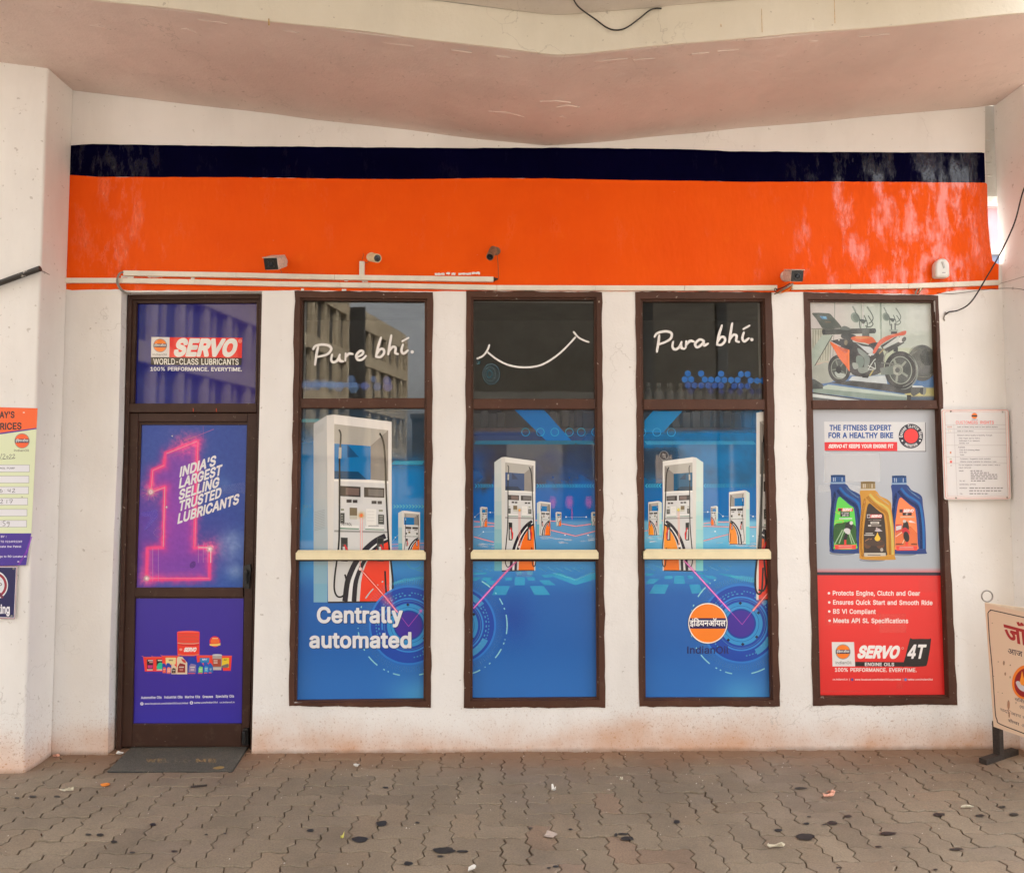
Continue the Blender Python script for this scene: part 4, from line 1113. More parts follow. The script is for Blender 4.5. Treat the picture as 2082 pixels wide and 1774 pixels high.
# ---- fuel pump drawn once, used at every size; template box: x 300..800, y 590..1975
def pump(A, mp, flip=False, opening=(0, 112, 176), side0=(196, 202, 200), side1=(96, 168, 186), white=(222, 220, 214), full=True, orange=(240, 112, 26)):
    m = lambda *pts: [mp(x, y) for x, y in pts]
    s = abs(mp(800, 600)[0]-mp(300, 600)[0])/500
    P = lambda c, *pts, a=1.0: A.poly(m(*pts), c, a)
    # side wall in steps from grey to sea blue
    n = 8 if full else 3
    for k in range(n):
        y0 = 620+(1975-620)*k/n; y1 = 620+(1975-620)*(k+1)/n
        top = 34 if k == 0 else 0
        t = k/(n-1)
        P(mixc(side0, side1, t**1.6), (300, y0+top), (388, y0-(26 if k == 0 else 0)), (388, y1), (300, y1))
    P(white, (384, 596), (432, 590), (798, 640), (798, 1972), (392, 1975))
    P(mixc(white, (160, 160, 155), .18), (384, 596), (430, 598), (430, 1975), (392, 1975))
    P((172, 168, 160), (432, 655), (776, 694), (776, 760), (666, 792), (432, 776))
    P((138, 132, 126), (664, 790), (776, 694), (776, 1012), (664, 1002))
    P(opening, (432, 776), (664, 792), (664, 1002), (432, 996))
    if full:
        P(mixc(opening, (0, 0, 20), .35), (515, 782), (590, 860), (515, 862))
        P(mixc(opening, (0, 10, 20), .45), (432, 946), (585, 950), (640, 1000), (432, 995))
    P((232, 230, 226), (430, 996), (777, 1014), (777, 1030), (430, 1012))
    P((208, 208, 208), (430, 1014), (778, 1032), (784, 1972), (420, 1972))
    dk = (62, 56, 54)
    P(dk, (470, 1050), (600, 1056), (600, 1118), (470, 1112)); P(dk, (622, 1058), (752, 1064), (752, 1122), (622, 1118))
    if full:
        P((118, 98, 92), (505, 1062), (590, 1066), (590, 1108), (505, 1104)); P((110, 106, 104), (650, 1070), (744, 1074), (744, 1114), (650, 1110))
    for x0, x1, yy in ((510, 543, 1132), (550, 580, 1134), (670, 702, 1140), (708, 736, 1141)): P(dk, (x0, yy), (x1, yy), (x1, yy+19), (x0, yy+19))
    P((112, 96, 66), (530, 1180), (578, 1182), (578, 1252), (530, 1250)); P((186, 184, 170), (530, 1228), (578, 1229), (578, 1252), (530, 1250))
    P((60, 60, 56), (472, 1213), (498, 1213), (498, 1276), (472, 1275)); P((70, 72, 66), (712, 1222), (750, 1224), (750, 1282), (712, 1280))
    if full:
        for yy in (1226, 1240, 1254): P((170, 170, 160), (476, yy), (486, yy), (486, yy+5), (476, yy+5)); P((176, 176, 168), (720, yy+6), (742, yy+6), (742, yy+11), (720, yy+11))
        P((228, 226, 222), (636, 1188), (700, 1190), (700, 1290), (636, 1288))
        for yy in (1204, 1222, 1240, 1258): P((170, 168, 166), (642, yy), (688, yy), (688, yy+2), (642, yy+2))
        P((120, 128, 100), (474, 1188), (494, 1188), (494, 1198), (474, 1198)); P((128, 130, 104), (716, 1194), (742, 1194), (742, 1204), (716, 1204))
    P((226, 226, 224), (470, 1282), (590, 1288), (590, 1306), (470, 1302)); P((228, 228, 226), (630, 1290), (750, 1294), (750, 1312), (630, 1308))
    P((56, 120, 84), (470, 1302), (590, 1306), (590, 1313), (470, 1309)); P((56, 120, 84), (630, 1308), (750, 1312), (750, 1319), (630, 1315))
    P((150, 150, 148), (432, 1318), (778, 1330), (778, 1346), (432, 1336))
    # orange sweep and the dark bands beside it
    P(orange, (782, 1412), (742, 1440), (704, 1486), (666, 1548), (636, 1620), (614, 1706), (602, 1800), (594, 1966), (784, 1964))
    ink = (34, 28, 40)
    def arc(off, w, c):
        c1 = [(782, 1404), (730, 1440), (684, 1494), (644, 1560), (612, 1636), (588, 1724), (574, 1810), (566, 1966)]
        pts = [mp(x-off*(.35+.65*(i/7.0)), y-off*.5*(1-i/7.0)) for i, (x, y) in enumerate(c1)]
        A.line(pts, w*s, c, 1, 3)
    arc(8, 30, ink); arc(36, 22, (226, 226, 226)); arc(66, 34, ink)
    # nozzle boots
    for x0 in (474, 704):
        P((66, 66, 64), (x0, 1384), (x0+44, 1388), (x0+44, 1604), (x0, 1602)); P((36, 36, 36), (x0+6, 1392), (x0+38, 1394), (x0+38, 1440), (x0+6, 1440))
        P((212, 48, 52), (x0+28, 1446), (x0+56, 1518), (x0+52, 1590), (x0+34, 1586), (x0+40, 1520), (x0+18, 1456)); P((206, 204, 200), (x0+12, 1470), (x0+26, 1470), (x0+34, 1590), (x0+16, 1590))
    # hoses
    hw = (11 if full else 9)*s
    A.line(m((462, 690), (474, 720), (470, 800)), hw, (58, 58, 56), 1, 3)
    A.line(m((470, 800), (468, 870)), hw*1.6, (176, 172, 160))
    A.line(m((466, 870), (466, 1100), (463, 1400), (448, 1600), (436, 1730), (432, 1850), (448, 1915), (476, 1925), (502, 1890), (512, 1800), (500, 1720)), hw, (24, 24, 26), 1, 4)
    A.line(m((722, 712), (744, 760), (756, 860), (764, 1100), (778, 1400), (796, 1640), (806, 1800), (800, 1890), (782, 1922), (764, 1890), (758, 1760), (756, 1690)), hw, (24, 24, 26), 1, 4)
    P((40, 36, 38), (392, 1968), (784, 1962), (784, 1975), (392, 1982))
def boxmap(x0, x1, y0, y1, flip=False, knots=None):
    def f(x, y):
        u = (x-300)/500; v = (y-590)/1385
        if flip: u = 1-u
        if knots:
            for (a, b), (c, d_) in zip(knots[:-1], knots[1:]):
                if v <= c or (c, d_) == knots[-1]:
                    v = b+(v-a)*(d_-b)/(c-a); break
        return (x0+(x1-x0)*u, y0+(y1-y0)*v)
    return f
def laser(A, pts, w, c=(250, 90, 96), core=(255, 220, 214)):
    A.line(pts, w*2.6, c, .35); A.line(pts, w, c, .95); A.line(pts, w*.35, core)
def hatch(A, x0, x1, y0, y1, step, c, a=.9, lean=.8, flipx=None):
    h = y1-y0; x = x0
    while x < x1-h*lean:
        k = lean*h if (flipx is None or x < flipx) else -lean*h
        A.poly([(x+k, y0), (x+k+step*.5, y0), (x+step*.5, y1), (x, y1)] if k > 0 else [(x, y0), (x+step*.5, y0), (x-k+step*.5, y1), (x-k, y1)], c, a)
        x += step
def chevrons(A, x0, x1, y0, y1, step, c, a=.9, turn=None, left=False, fade=None):
    x = x0
    while x < x1:
        aa = a if fade is None else a*fade((x-x0)/(x1-x0))
        d = -1 if (left or (turn is not None and x > turn)) else 1
        w = step*.42; k = step*.6*d; ym = (y0+y1)/2
        A.poly([(x, y0), (x+w, y0), (x+w+k, ym), (x+k, ym)], c, aa); A.poly([(x+k, ym), (x+w+k, ym), (x+w, y1), (x, y1)], c, aa)
        x += step
def gauge(A, cx, cy, k):
    """round dial of thin rings; k = scale of a 390-unit outer disc"""
    A.ellipse(cx, cy, 385*k, 385*k, (34, 70, 168), .85, 60)
    A.ring(cx, cy, 376*k, 396*k, (52, 128, 210), .9, n=90)
    A.ring(cx, cy, 256*k, 272*k, (58, 140, 214), .9, 170, 480, 80)
    A.ring(cx, cy, 240*k, 245*k, (90, 150, 225), .7, n=80)
    A.ring(cx, cy, 150*k, 216*k, (54, 148, 208), .95, n=72)
    A.ring(cx, cy, 176*k, 181*k, (34, 104, 180), .8, n=72)
    A.ellipse(cx, cy, 134*k, 134*k, (62, 40, 152), 1, 48)
    A.ring(cx, cy, 290*k, 350*k, (70, 160, 214), .8, 26, 62); A.ring(cx, cy, 290*k, 350*k, (70, 160, 214), .8, -62, -38)
    for i in range(64):
        if 14 < i < 24 or 46 < i < 49: continue
        A.ring(cx, cy, 318*k, 330*k, (78, 158, 222), .75, i*5.6, i*5.6+2.8, 72)
    for i in range(40):
        if 5 < i < 17 or 30 < i < 33: continue
        A.ring(cx, cy, 292*k, 304*k, (88, 170, 228), .8, i*9, i*9+4, 72)
    for i in range(120):
        t = R(i*3)
        A.line([(cx+412*k*math.cos(t), cy+412*k*math.sin(t)), (cx+(462+8*(i % 2))*k*math.cos(t), cy+(462+8*(i % 2))*k*math.sin(t))], 3.4*k, (92, 156, 226), .55)
    for a0, a1 in ((128, 142), (118, 120), (113, 114.5), (100, 108), (150, 152), (165, 172), (176, 177), (186, 196), (200, 202), (212, 226), (232, 233), (238, 240), (-12, 10), (16, 17), (20, 22), (28, 40), (-20, -18), (-32, -24), (-40, -38), (-60, -48), (48, 50), (55, 56), (62, 78)):
        A.ring(cx, cy, 500*k, 511*k, (150, 222, 250), .9, a0, a1, 90)
    for t in (40, 85, 128, -32, -92, 210):
        A.ellipse(cx+205*k*math.cos(R(t)), cy+205*k*math.sin(R(t)), 18*k, 18*k, (22, 26, 60), 1, 4)

BLUEBOT = lambda cx: (lambda x, y: mixc(mixc(mixc((52, 140, 206), (26, 96, 176), sst(y, 1140, 1215)), (46, 112, 190), sst(y, 1290, 1420)), (76, 160, 212), .75*math.exp(-(((x-cx)/52)**2+((y-1412)/34)**2))))

# ---------------- left pump window
w = WIN[0]
A, q = art(w['u'], YF)
A.t = zz(580, 580, 3.209)
for x, y, r, c in [(300, 650, 34, (120, 150, 200)), (250, 640, 30, (110, 140, 200)), (200, 650, 40, (110, 140, 200)), (350, 660, 36, (110, 140, 200)), (430, 612, 30, (90, 130, 210)), (445, 670, 36, (100, 140, 210)), (575, 612, 22, (80, 120, 220)), (600, 660, 30, (80, 120, 220)), (665, 620, 28, (110, 120, 200)), (670, 660, 34, (120, 120, 190)), (140, 650, 40, (100, 130, 190)), (520, 655, 30, (90, 110, 190))]:
    A.ellipse(x, y, r, r, c, .3, 6)
A.poly([(105, 632), (470, 632), (470, 665), (105, 665)], (90, 130, 220), .4); A.poly([(470, 640), (560, 648), (560, 666), (470, 666)], (80, 110, 210), .2)
def brush_word(A, strokes, w, c=(232, 228, 224)):
    for s_ in strokes: A.brush(s_, w, c)
BHI = lambda dx, dy: [[(625+dx, 340+dy), (606+dx, 400+dy), (592+dx, 466+dy)], [(594+dx, 452+dy), (618+dx, 418+dy), (640+dx, 418+dy), (644+dx, 442+dy), (622+dx, 466+dy), (596+dx, 466+dy)],
      [(692+dx, 326+dy), (681+dx, 390+dy), (672+dx, 450+dy)], [(676+dx, 432+dy), (700+dx, 402+dy), (720+dx, 408+dy), (718+dx, 440+dy), (736+dx, 448+dy)],
      [(768+dx, 386+dy), (758+dx, 424+dy), (772+dx, 444+dy), (800+dx, 424+dy)], [(764+dx, 364+dy), (804+dx, 342+dy)]]
brush_word(A, [[(214, 402), (204, 450), (194, 518)], [(182, 418), (196, 396), (240, 386), (285, 394), (300, 418), (272, 450), (214, 466)],
               [(306, 452), (300, 486), (316, 502), (342, 486), (356, 452)], [(352, 462), (356, 490), (378, 496)],
               [(394, 444), (392, 490)], [(396, 466), (416, 446), (440, 448)],
               [(464, 470), (500, 452), (508, 432), (488, 428), (464, 456), (472, 484), (500, 484), (526, 460)]]+BHI(0, 0), 15)
A.ellipse(828, 434, 11, 11, (232, 228, 224), 1, 14)
A.build('window_sticker', M_PRINT, WP_[0][0], 'white brush lettering over a faint blue cluster on clear film')

A, q = art(w['l'], YF)
A.t = zz(600, 830, 5.981)
def bgA(x, y):
    X = (x-600)*5.981; Y = (y-830)*5.981
    c = mixc((16, 104, 160), (0, 118, 186), sst(Y, 400, 900))
    c = mixc(c, (30, 138, 200), .5*sst(Y, 1000, 1500)*(1 if X < 400 else .4))
    c = mixc(c, (84, 144, 202), sst(Y, 1590, 1620))
    al = sst(Y+.12*nz(x, y, .02)*300, 130, 520) if X < 600 else sst(Y, 480, 800)
    c = mixc(c, (70, 74, 92), .5*(1-al))
    return c+(.25+.75*al,)
A.grid(q, 44, 48, bgA)
hatch(A, 62, 310, 128, 168, 18, (120, 200, 220), .8); hatch(A, 1170, 1570, 638, 682, 18, (70, 190, 225), .85)
chevrons(A, 1190, 1580, 1172, 1210, 38, (90, 196, 226), .7); chevrons(A, 90, 200, 1172, 1210, 38, (90, 196, 226), .4)
for yy in range(1230, 1320, 14): A.rect(95, yy, 180, yy+5, (90, 190, 220), .25)
for yy in (1650, 1690, 1712): laser(A, [(1165, yy+4), (1580, yy-14)], 5)
A.line([(1180, 1620), (1220, 1570), (1262, 1530)], 3, (190, 220, 240), .8); A.ellipse(1220, 1568, 8, 8, (220, 236, 245), 1, 10)
KN = [(0, 0), (.047, .05), (.292, .342), (.332, .379), (.52, .61), (1, 1)]
PA = boxmap(225, 1178, 75, 2356, False, KN)
pump(A, boxmap(1255, 1520, 1242, 1830), full=False)
pump(A, PA, side0=(176, 178, 180), side1=(150, 178, 190), white=(224, 220, 216), orange=(240, 62, 34))
# side louvres, petrol lettering, glow and beam
for k in range(12): A.line([(236, 1262+k*20), (360, 1232+k*20)], 4, (104, 112, 112), .8)
for k in range(5): A.line([(245, 190+k*18+60), (350, 150+k*18+36)], 3, (130, 130, 130), .6)
A.text('PETROL', (566, 1420), (694, 1424), 32, (60, 60, 60), 4)
A.rect(890, 1420, 1018, 1434, (130, 132, 134), .7)
A.glow(805, 1300, 74, (246, 150, 30), 1); A.glow(805, 1300, 34, (226, 60, 40), 1)
A.line([(795, 1330), (795, 1730)], 5, (238, 120, 120)); A.line([(817, 1330), (817, 1730)], 5, (238, 120, 120)); A.rect(798, 1330, 814, 1730, (238, 226, 222), .9)
A.build('window_sticker', M_FILM, WP_[0][1], 'sticker of one big white fuel pump on blue')

A, q = art(w['b'], YF)
A.grid(q, 36, 40, BLUEBOT(850))
A.t = zz(580, 1100, 4.903)
f1 = PA
def PA2(x, y):
    X, Y = f1(x, y)
    return (((600+X/5.981)-580)*4.903, ((830+Y/5.981)-1100)*4.903)
pump(A, PA2, side0=(176, 178, 180), side1=(122, 172, 196), orange=(240, 62, 34))
for k in range(26): A.line([(1090+k*12, 400-k*.6), (1084+k*12, 440-(k % 3)*6)], 2.5, (90, 190, 225), .5)
A.blob([(1060, 430), (1150, 380), (1260, 362), (1380, 350), (1380, 372), (1250, 392), (1150, 412)], (70, 180, 220), .5)
A.ring(1290, 200, 70, 76, (90, 190, 225), .6, 0, 180); A.line([(1310, 285), (1370, 300)], 6, (110, 205, 230), .6); A.line([(1330, 270), (1375, 274)], 5, (110, 205, 230), .6)
gauge(A, 1230, 835, 1.0)
laser(A, [(748, 275), (990, 545)], 12, (240, 70, 52)); laser(A, [(990, 545), (1052, 622), (1120, 706)], 16, (244, 66, 140))
A.line([(1120, 706), (1230, 846), (1355, 690)], 4, (206, 90, 200), .9); A.glow(1352, 692, 34, (250, 120, 190), .9); A.glow(1020, 590, 90, (250, 110, 130), .55)
A.line([(748, 100), (748, 275)], 8, (240, 150, 150)); A.ellipse(748, 273, 17, 17, (236, 214, 210), 1, 18)
for dx, dy, c in ((5, 6, (22, 40, 84)), (0, 0, (224, 225, 228))):
    A.text('Centrally', (316+dx, 806+dy), (1172+dx, 806+dy), 148, c, 11); A.text('automated', (240+dx, 1055+dy), (1258+dx, 1055+dy), 146, c, 11)
A.build('window_sticker', M_PRINT, WP_[0][2], 'blue sticker with white words and a round dial')

# ---------------- smile window
w = WIN[1]
A, q = art(w['u'], YF)
A.t = zz(930, 580, 3.209)
A.line([(200, 438), (260, 484), (340, 521), (440, 535), (540, 521), (630, 472), (705, 408), (768, 340)], 12, (232, 229, 226), 1, 6)
for s_ in ([(130, 477), (166, 460), (194, 426), (208, 390)], [(759, 304), (788, 338), (822, 358), (856, 369)]): A.line(s_, 12, (232, 229, 226), 1, 6)
for x, y in ((200, 438), (768, 340), (130, 477), (208, 390), (759, 304), (856, 369)): A.ellipse(x, y, 6, 6, (232, 229, 226), 1, 12)
A.ring(220, 578, 53, 56, (48, 112, 138), .7, ky=1.22); A.ring(214, 578, 34, 36.5, (48, 112, 138), .6, ky=1.3); A.ring(210, 578, 14, 18, (60, 140, 160), .8, ky=1.5)
for k in range(16):
    t = k*math.pi/8
    A.line([(210+14*math.cos(t), 578+22*math.sin(t)), (220+54*math.cos(t), 578+66*math.sin(t))], 1.8, (48, 112, 138), .55)
A.line([(124, 484), (142, 508)], 4, (40, 120, 140), .8); A.line([(125, 512), (146, 512), (146, 490)], 4, (40, 120, 140), .8)
A.build('window_sticker', M_PRINT, WP_[1][0], 'white drawn smile on dark glass')
A, q = art(w['l'], YF)
A.t = zz(955, 830, 5.985)
def bgB(x, y):
    X = (x-955)*5.985; Y = (y-830)*5.985
    n = nz(x, y, .018, 2)
    c = mixc((62, 56, 66), (46, 60, 104), clampf(.5+n*.9))
    c = mixc(c, (22, 72, 136), sst(X+Y*.4, 1250, 1500)*.6)
    c = mixc(c, (26, 88, 160), .7*sst(260-X, 0, 200)*sst(Y, 300, 700))
    c = mixc(c, (8, 92, 172), sst(Y+160*n, 820, 1000))
    c = mixc(c, (92, 150, 198), sst(Y, 1346, 1362)); c = mixc(c, (76, 142, 190), sst(Y, 1560, 1680))
    al = .18 if Y < 262 else .45+.55*sst(Y+120*n, 400, 980)
    return c+(al,)
A.grid(q, 46, 50, bgB)
A.rect(60, 285, 1400, 388, (44, 72, 128), .55)
A.poly([(545, 18), (905, 18), (1240, 392), (930, 392)], (8, 112, 190), .8); A.poly([(1530, 200), (1530, 392), (1360, 392)], (16, 96, 170), .6)
for x in (680, 860, 1035, 1213, 1357, 1532):
    A.ring(x, 288, 44, 50, (56, 176, 206), .95, n=32)
    for k in range(4): A.ellipse(x-14+(k % 2)*26, 278+(k//2)*20, 7, 5, (86, 110, 150), .5, 8)
hatch(A, 52, 1530, 394, 438, 17, (22, 140, 178), .95, flipx=1270)
chevrons(A, 60, 290, 920, 964, 33, (44, 160, 212), .9); chevrons(A, 812, 1530, 920, 964, 33, (44, 164, 214), .9, turn=1285)
for x, k in ((1010, 1), (1212, 1.1), (1448, 1)):
    A.glow(x, 1140, 70*k, (176, 96, 176), .6, 1.4, 12, 4)
    for d_ in range(6): A.rect(x-36+d_*3, 1070+d_*26, x+40-d_*2, 1080+d_*26, (170, 110, 180), .35)
A.rect(1236, 1220, 1252, 1350, (150, 70, 150), .7)
for p in ([(50, 1374), (170, 1380), (300, 1400)], [(50, 1440), (340, 1430)], [(50, 1560), (295, 1626)], [(800, 1362), (1060, 1372)], [(1100, 1400), (1290, 1432), (1530, 1400)], [(930, 1466), (1290, 1552), (1530, 1492)]):
    laser(A, p, 9, (238, 88, 96), (250, 210, 205))
for p in ([(60, 1320), (120, 1268), (250, 1264), (320, 1266)], [(100, 1556), (165, 1500), (310, 1498)], [(1170, 1320), (1420, 1320)]): A.line(p, 3, (180, 214, 236), .8)
for x, y in ((62, 1320), (250, 1264), (166, 1500), (1172, 1320), (1418, 1320), (1440, 1540), (1160, 1540)): A.ellipse(x, y, 8, 8, (220, 236, 245), 1, 10)
rnd = random.Random(4)
for k in range(26):
    x = 60+rnd.random()*240 if k < 8 else 830+rnd.random()*660; y = 1640+rnd.random()*60 if k < 8 else 1545+rnd.random()*60+(30 if 1000 < x < 1400 else 0)
    A.blob([(x, y), (x+40+rnd.random()*50, y-6), (x+70+rnd.random()*40, y+6), (x+20, y+9)], (206, 226, 236), .45, 2)
pump(A, boxmap(125, 215, 1195, 1440), full=False); pump(A, boxmap(1045, 1115, 1258, 1430), full=False); pump(A, boxmap(1478, 1556, 1258, 1424), full=False, flip=True)
pump(A, boxmap(818, 985, 1130, 1545), full=False)
pump(A, boxmap(300, 800, 590, 1975), opening=(44, 70, 116))
A.glow(605, 1238, 40, (246, 150, 40), 1)
A.line([(599, 1250), (599, 1680)], 5, (240, 150, 140)); A.line([(613, 1250), (613, 1680)], 5, (240, 150, 140)); A.ellipse(604, 1684, 15, 15, (236, 206, 196), 1, 14)
A.build('window_sticker', M_FILM, WP_[1][1], 'sticker of a row of white fuel pumps under chevrons')
A, q = art(w['b'], YF)
A.grid(q, 36, 40, BLUEBOT(1400))
A.t = zz(930, 1100, 4.903)
def conv(f, a, b):
    """template map drawn for zoom a, re-used in zoom b"""
    def g_(x, y):
        X, Y = f(x, y)
        return ((a[0]+X/a[2]-b[0])*b[2], (a[1]+Y/a[2]-b[1])*b[2])
    return g_
TIL = (58, 170, 214)
tiles = [[(385, 445), (522, 445), (485, 534), (345, 534)], [(722, 445), (858, 445), (925, 534), (768, 534)], [(572, 358), (672, 358), (672, 436), (572, 436)], [(690, 358), (768, 358), (775, 388), (705, 388)], [(470, 358), (548, 358), (540, 388), (478, 388)],
         [(300, 392), (380, 392), (345, 434), (252, 434)], [(815, 388), (915, 388), (978, 436), (868, 436)], [(160, 358), (240, 358), (190, 392), (155, 392)], [(262, 358), (352, 358), (318, 392), (232, 392)], [(835, 335), (905, 335), (945, 358), (862, 358)], [(160, 310), (300, 310), (280, 330), (158, 330)],
         [(590, 300), (640, 300), (640, 330), (600, 330)], [(690, 300), (740, 300), (760, 330), (700, 330)]]
for t_ in tiles: A.poly(t_, TIL, .75)
A.poly([(900, 330), (1020, 312), (1180, 382), (1385, 310), (1385, 372), (1180, 436)], TIL, .75); A.poly([(940, 318), (1000, 318), (1180, 372), (1385, 290), (1385, 302), (1180, 392)], (88, 190, 224), .45)
for k in range(40):
    x = 160+k*21+(300 if k > 15 else 0); y = 262+(k % 4)*11
    if 360 < x < 780: continue
    A.ellipse(x % 1240+20, y, 13, 5, (80, 180, 220), .45, 8)
for x in (1350, 1370): A.ellipse(x, 282, 14, 6, (80, 180, 220), .5, 8)
A.glow(560, 760, 330, (34, 60, 150), .55, 1.3)
pump(A, conv(boxmap(300, 800, 590, 1975), (955, 830, 5.985), (930, 1100, 4.903)), orange=(244, 116, 24))
A.poly([(575, 300), (760, 292), (740, 350), (590, 350)], (130, 150, 170), .3)
gauge(A, -10, 835, 1.0)
laser(A, [(590, 195), (480, 310), (160, 668)], 12, (236, 70, 190), (255, 190, 220)); A.line([(585, 200), (350, 450)], 8, (248, 130, 120), .8)
A.build('window_sticker', M_PRINT, WP_[1][2], 'plain blue sticker with part of a round dial at the left')

# ---------------- emblem window
w = WIN[2]
A, q = art(w['u'], YF)
A.t = zz(1280, 580, 3.209)
brush_word(A, [[(194, 326), (188, 375), (178, 434)], [(163, 336), (182, 312), (236, 300), (272, 312), (270, 344), (236, 368), (192, 384)],
               [(284, 368), (280, 402), (298, 418), (324, 402), (340, 368)], [(336, 380), (340, 408), (358, 414)],
               [(370, 364), (366, 408)], [(374, 384), (396, 362), (420, 368)],
               [(486, 362), (456, 354), (428, 382), (440, 404), (466, 390), (484, 364)], [(484, 366), (486, 392), (512, 380)]]+BHI(-22, -79), 15)
A.ellipse(798, 354, 11, 11, (232, 228, 224), 1, 14)
for x, y in [(380, 575), (467, 575), (597, 577), (727, 579), (770, 579), (360, 613), (402, 613), (490, 614), (532, 615), (575, 615), (618, 617), (662, 617), (705, 617), (790, 620), (833, 622), (868, 622), (381, 651), (424, 652), (468, 652), (511, 653), (554, 653), (597, 653), (684, 655), (727, 656), (770, 657)]:
    A.poly([(x+22*math.cos(R(30+60*k)), y+22*math.sin(R(30+60*k))) for k in range(6)], (22, 98, 176) if y < 640 else (24, 76, 158), .9 if y < 640 else .7)
for x, y in [(400, 690), (530, 690), (600, 692), (660, 690), (720, 694), (800, 692), (845, 690)]: A.poly([(x+22*math.cos(R(30+60*k)), y+22*math.sin(R(30+60*k))) for k in range(6)], (34, 48, 120), .4)
A.build('window_sticker', M_PRINT, WP_[2][0], 'white brush lettering above blue hexagons')
A, q = art(w['l'], YF)
A.t = zz(1300, 830, 5.981)
def bgC(x, y):
    X = (x-1300)*5.981; Y = (y-830)*5.981
    n = nz(x, y, .02, 7)
    c = mixc((14, 88, 134), (0, 108, 168), clampf(.5+n))
    c = mixc(c, (36, 44, 62), .8*sst(620-X, 0, 300)*sst(Y, 450, 520)*(1-sst(Y, 720, 900)))
    c = mixc(c, (4, 104, 176), sst(Y, 900, 1000))
    c = mixc(c, (112, 184, 218), sst(Y, 1346, 1362)); c = mixc(c, (86, 172, 214), sst(Y, 1580, 1680))
    al = .1+.5*sst(X, 1100, 1420) if Y < 255 else .55+.45*sst(Y, 255, 330)*(1 if X > 500 else .85)
    return c+(al,)
A.grid(q, 46, 50, bgC)
A.poly([(165, 30), (525, 30), (292, 288), (60, 288), (60, 150)], (0, 126, 190), .85); A.rect(60, 292, 982, 390, (10, 104, 160), .6)
for x in (28, 212, 388):
    A.ring(x, 290, 46, 51, (84, 176, 214), .95, n=32)
    for k in range(4): A.ellipse(x-14+(k % 2)*26, 280+(k//2)*20, 7, 5, (70, 140, 190), .5, 8)
hatch(A, 62, 1420, 397, 440, 17, (72, 172, 212), .9, flipx=0)
chevrons(A, 90, 275, 916, 964, 33, (64, 184, 222), .9, left=True); chevrons(A, 800, 1420, 916, 964, 33, (60, 170, 216), .9, left=True, fade=lambda t: 1-.75*t)
# payment card seen inside: outline only
A.blob([(200, 580), (240, 572), (262, 540), (300, 520), (338, 540), (360, 572), (396, 580), (396, 880), (386, 905), (210, 905), (200, 880)], (150, 140, 132), .55)
A.ellipse(298, 572, 50, 50, (60, 56, 60), .9, 28); A.ring(298, 572, 50, 56, (150, 150, 146), .9)
A.line([(280, 560), (318, 560)], 6, (190, 186, 182)); A.line([(288, 545), (288, 590), (306, 596), (310, 560), (320, 606)], 5, (190, 186, 182))
for p in ([(60, 1490), (180, 1466)], [(240, 1360), (300, 1362)], [(770, 1430), (1100, 1440), (1430, 1442)], [(780, 1400), (905, 1380), (1100, 1380)], [(780, 1610), (960, 1560), (1190, 1504)]): laser(A, p, 9, (238, 108, 110), (250, 216, 210))
for p in ([(775, 1262), (832, 1258), (960, 1262), (1016, 1310), (1090, 1312)], [(1260, 1258), (1382, 1312), (1430, 1312)], [(860, 1500), (920, 1494), (960, 1540)]): A.line(p, 3, (170, 220, 240), .8)
for x, y in ((832, 1258), (1016, 1310), (1382, 1312), (920, 1494), (1382, 1552), (1330, 1492)): A.ellipse(x, y, 9, 9, (226, 240, 248), 1, 10)
for k in range(24):
    x = 70+rnd.random()*190 if k < 8 else 800+rnd.random()*600; y = 1550+rnd.random()*70 if k < 8 else 1630+rnd.random()*60
    A.blob([(x, y), (x+40+rnd.random()*50, y-6), (x+70+rnd.random()*40, y+6), (x+20, y+9)], (210, 236, 240), .45, 2)
G2 = dict(side0=(206, 220, 212), side1=(124, 208, 214))
pump(A, boxmap(868, 955, 1185, 1420, True), full=False, **G2); pump(A, boxmap(108, 272, 1125, 1540, True), full=False, orange=(240, 146, 30), **G2)
pump(A, boxmap(1088, 1340, 995, 1650, True), full=False, orange=(236, 140, 40), **G2)
pump(A, boxmap(282, 776, 592, 1975, True), opening=(22, 84, 120), orange=(240, 146, 34), **G2)
pump(A, boxmap(1418, 2370, -40, 2330, True, KN), orange=(240, 96, 30), **G2)
A.line([(1500, 410), (1486, 900), (1470, 1730)], 26, (52, 50, 46))
A.glow(476, 1232, 40, (250, 190, 60), 1)
A.line([(469, 1250), (476, 1680)], 5, (240, 170, 150)); A.line([(483, 1250), (490, 1680)], 5, (240, 170, 150)); A.ellipse(484, 1672, 15, 15, (240, 216, 206), 1, 14)
A.build('window_sticker', M_FILM, WP_[2][1], 'sticker of a white fuel pump facing left among smaller ones')
A, q = art(w['b'], YF)
A.grid(q, 36, 40, BLUEBOT(1510))
A.t = zz(1280, 1100, 4.903)
for t_ in [[(250, 430), (392, 430), (350, 522), (195, 520)], [(594, 430), (700, 430), (728, 512), (622, 520)], [(355, 342), (435, 342), (428, 376), (345, 376)], [(450, 342), (540, 342), (552, 422), (440, 422)], [(572, 342), (630, 342), (640, 374), (585, 374)], [(195, 374), (300, 374), (240, 424), (160, 424)],
           [(160, 318), (250, 318), (220, 342), (160, 342)], [(650, 342), (720, 342), (815, 416), (735, 416)], [(742, 342), (830, 342), (880, 372), (790, 376)], [(640, 305), (730, 310), (760, 330), (660, 332)], [(870, 318), (1000, 330), (1150, 372), (1010, 360)]]: A.poly(t_, TIL, .7)
for k in range(44):
    x = 170+k*26; y = 248+(k % 4)*13
    if 330 < x < 650 or x > 1020: continue
    A.ellipse(x, y, 15, 5, (92, 186, 224), .45, 8)
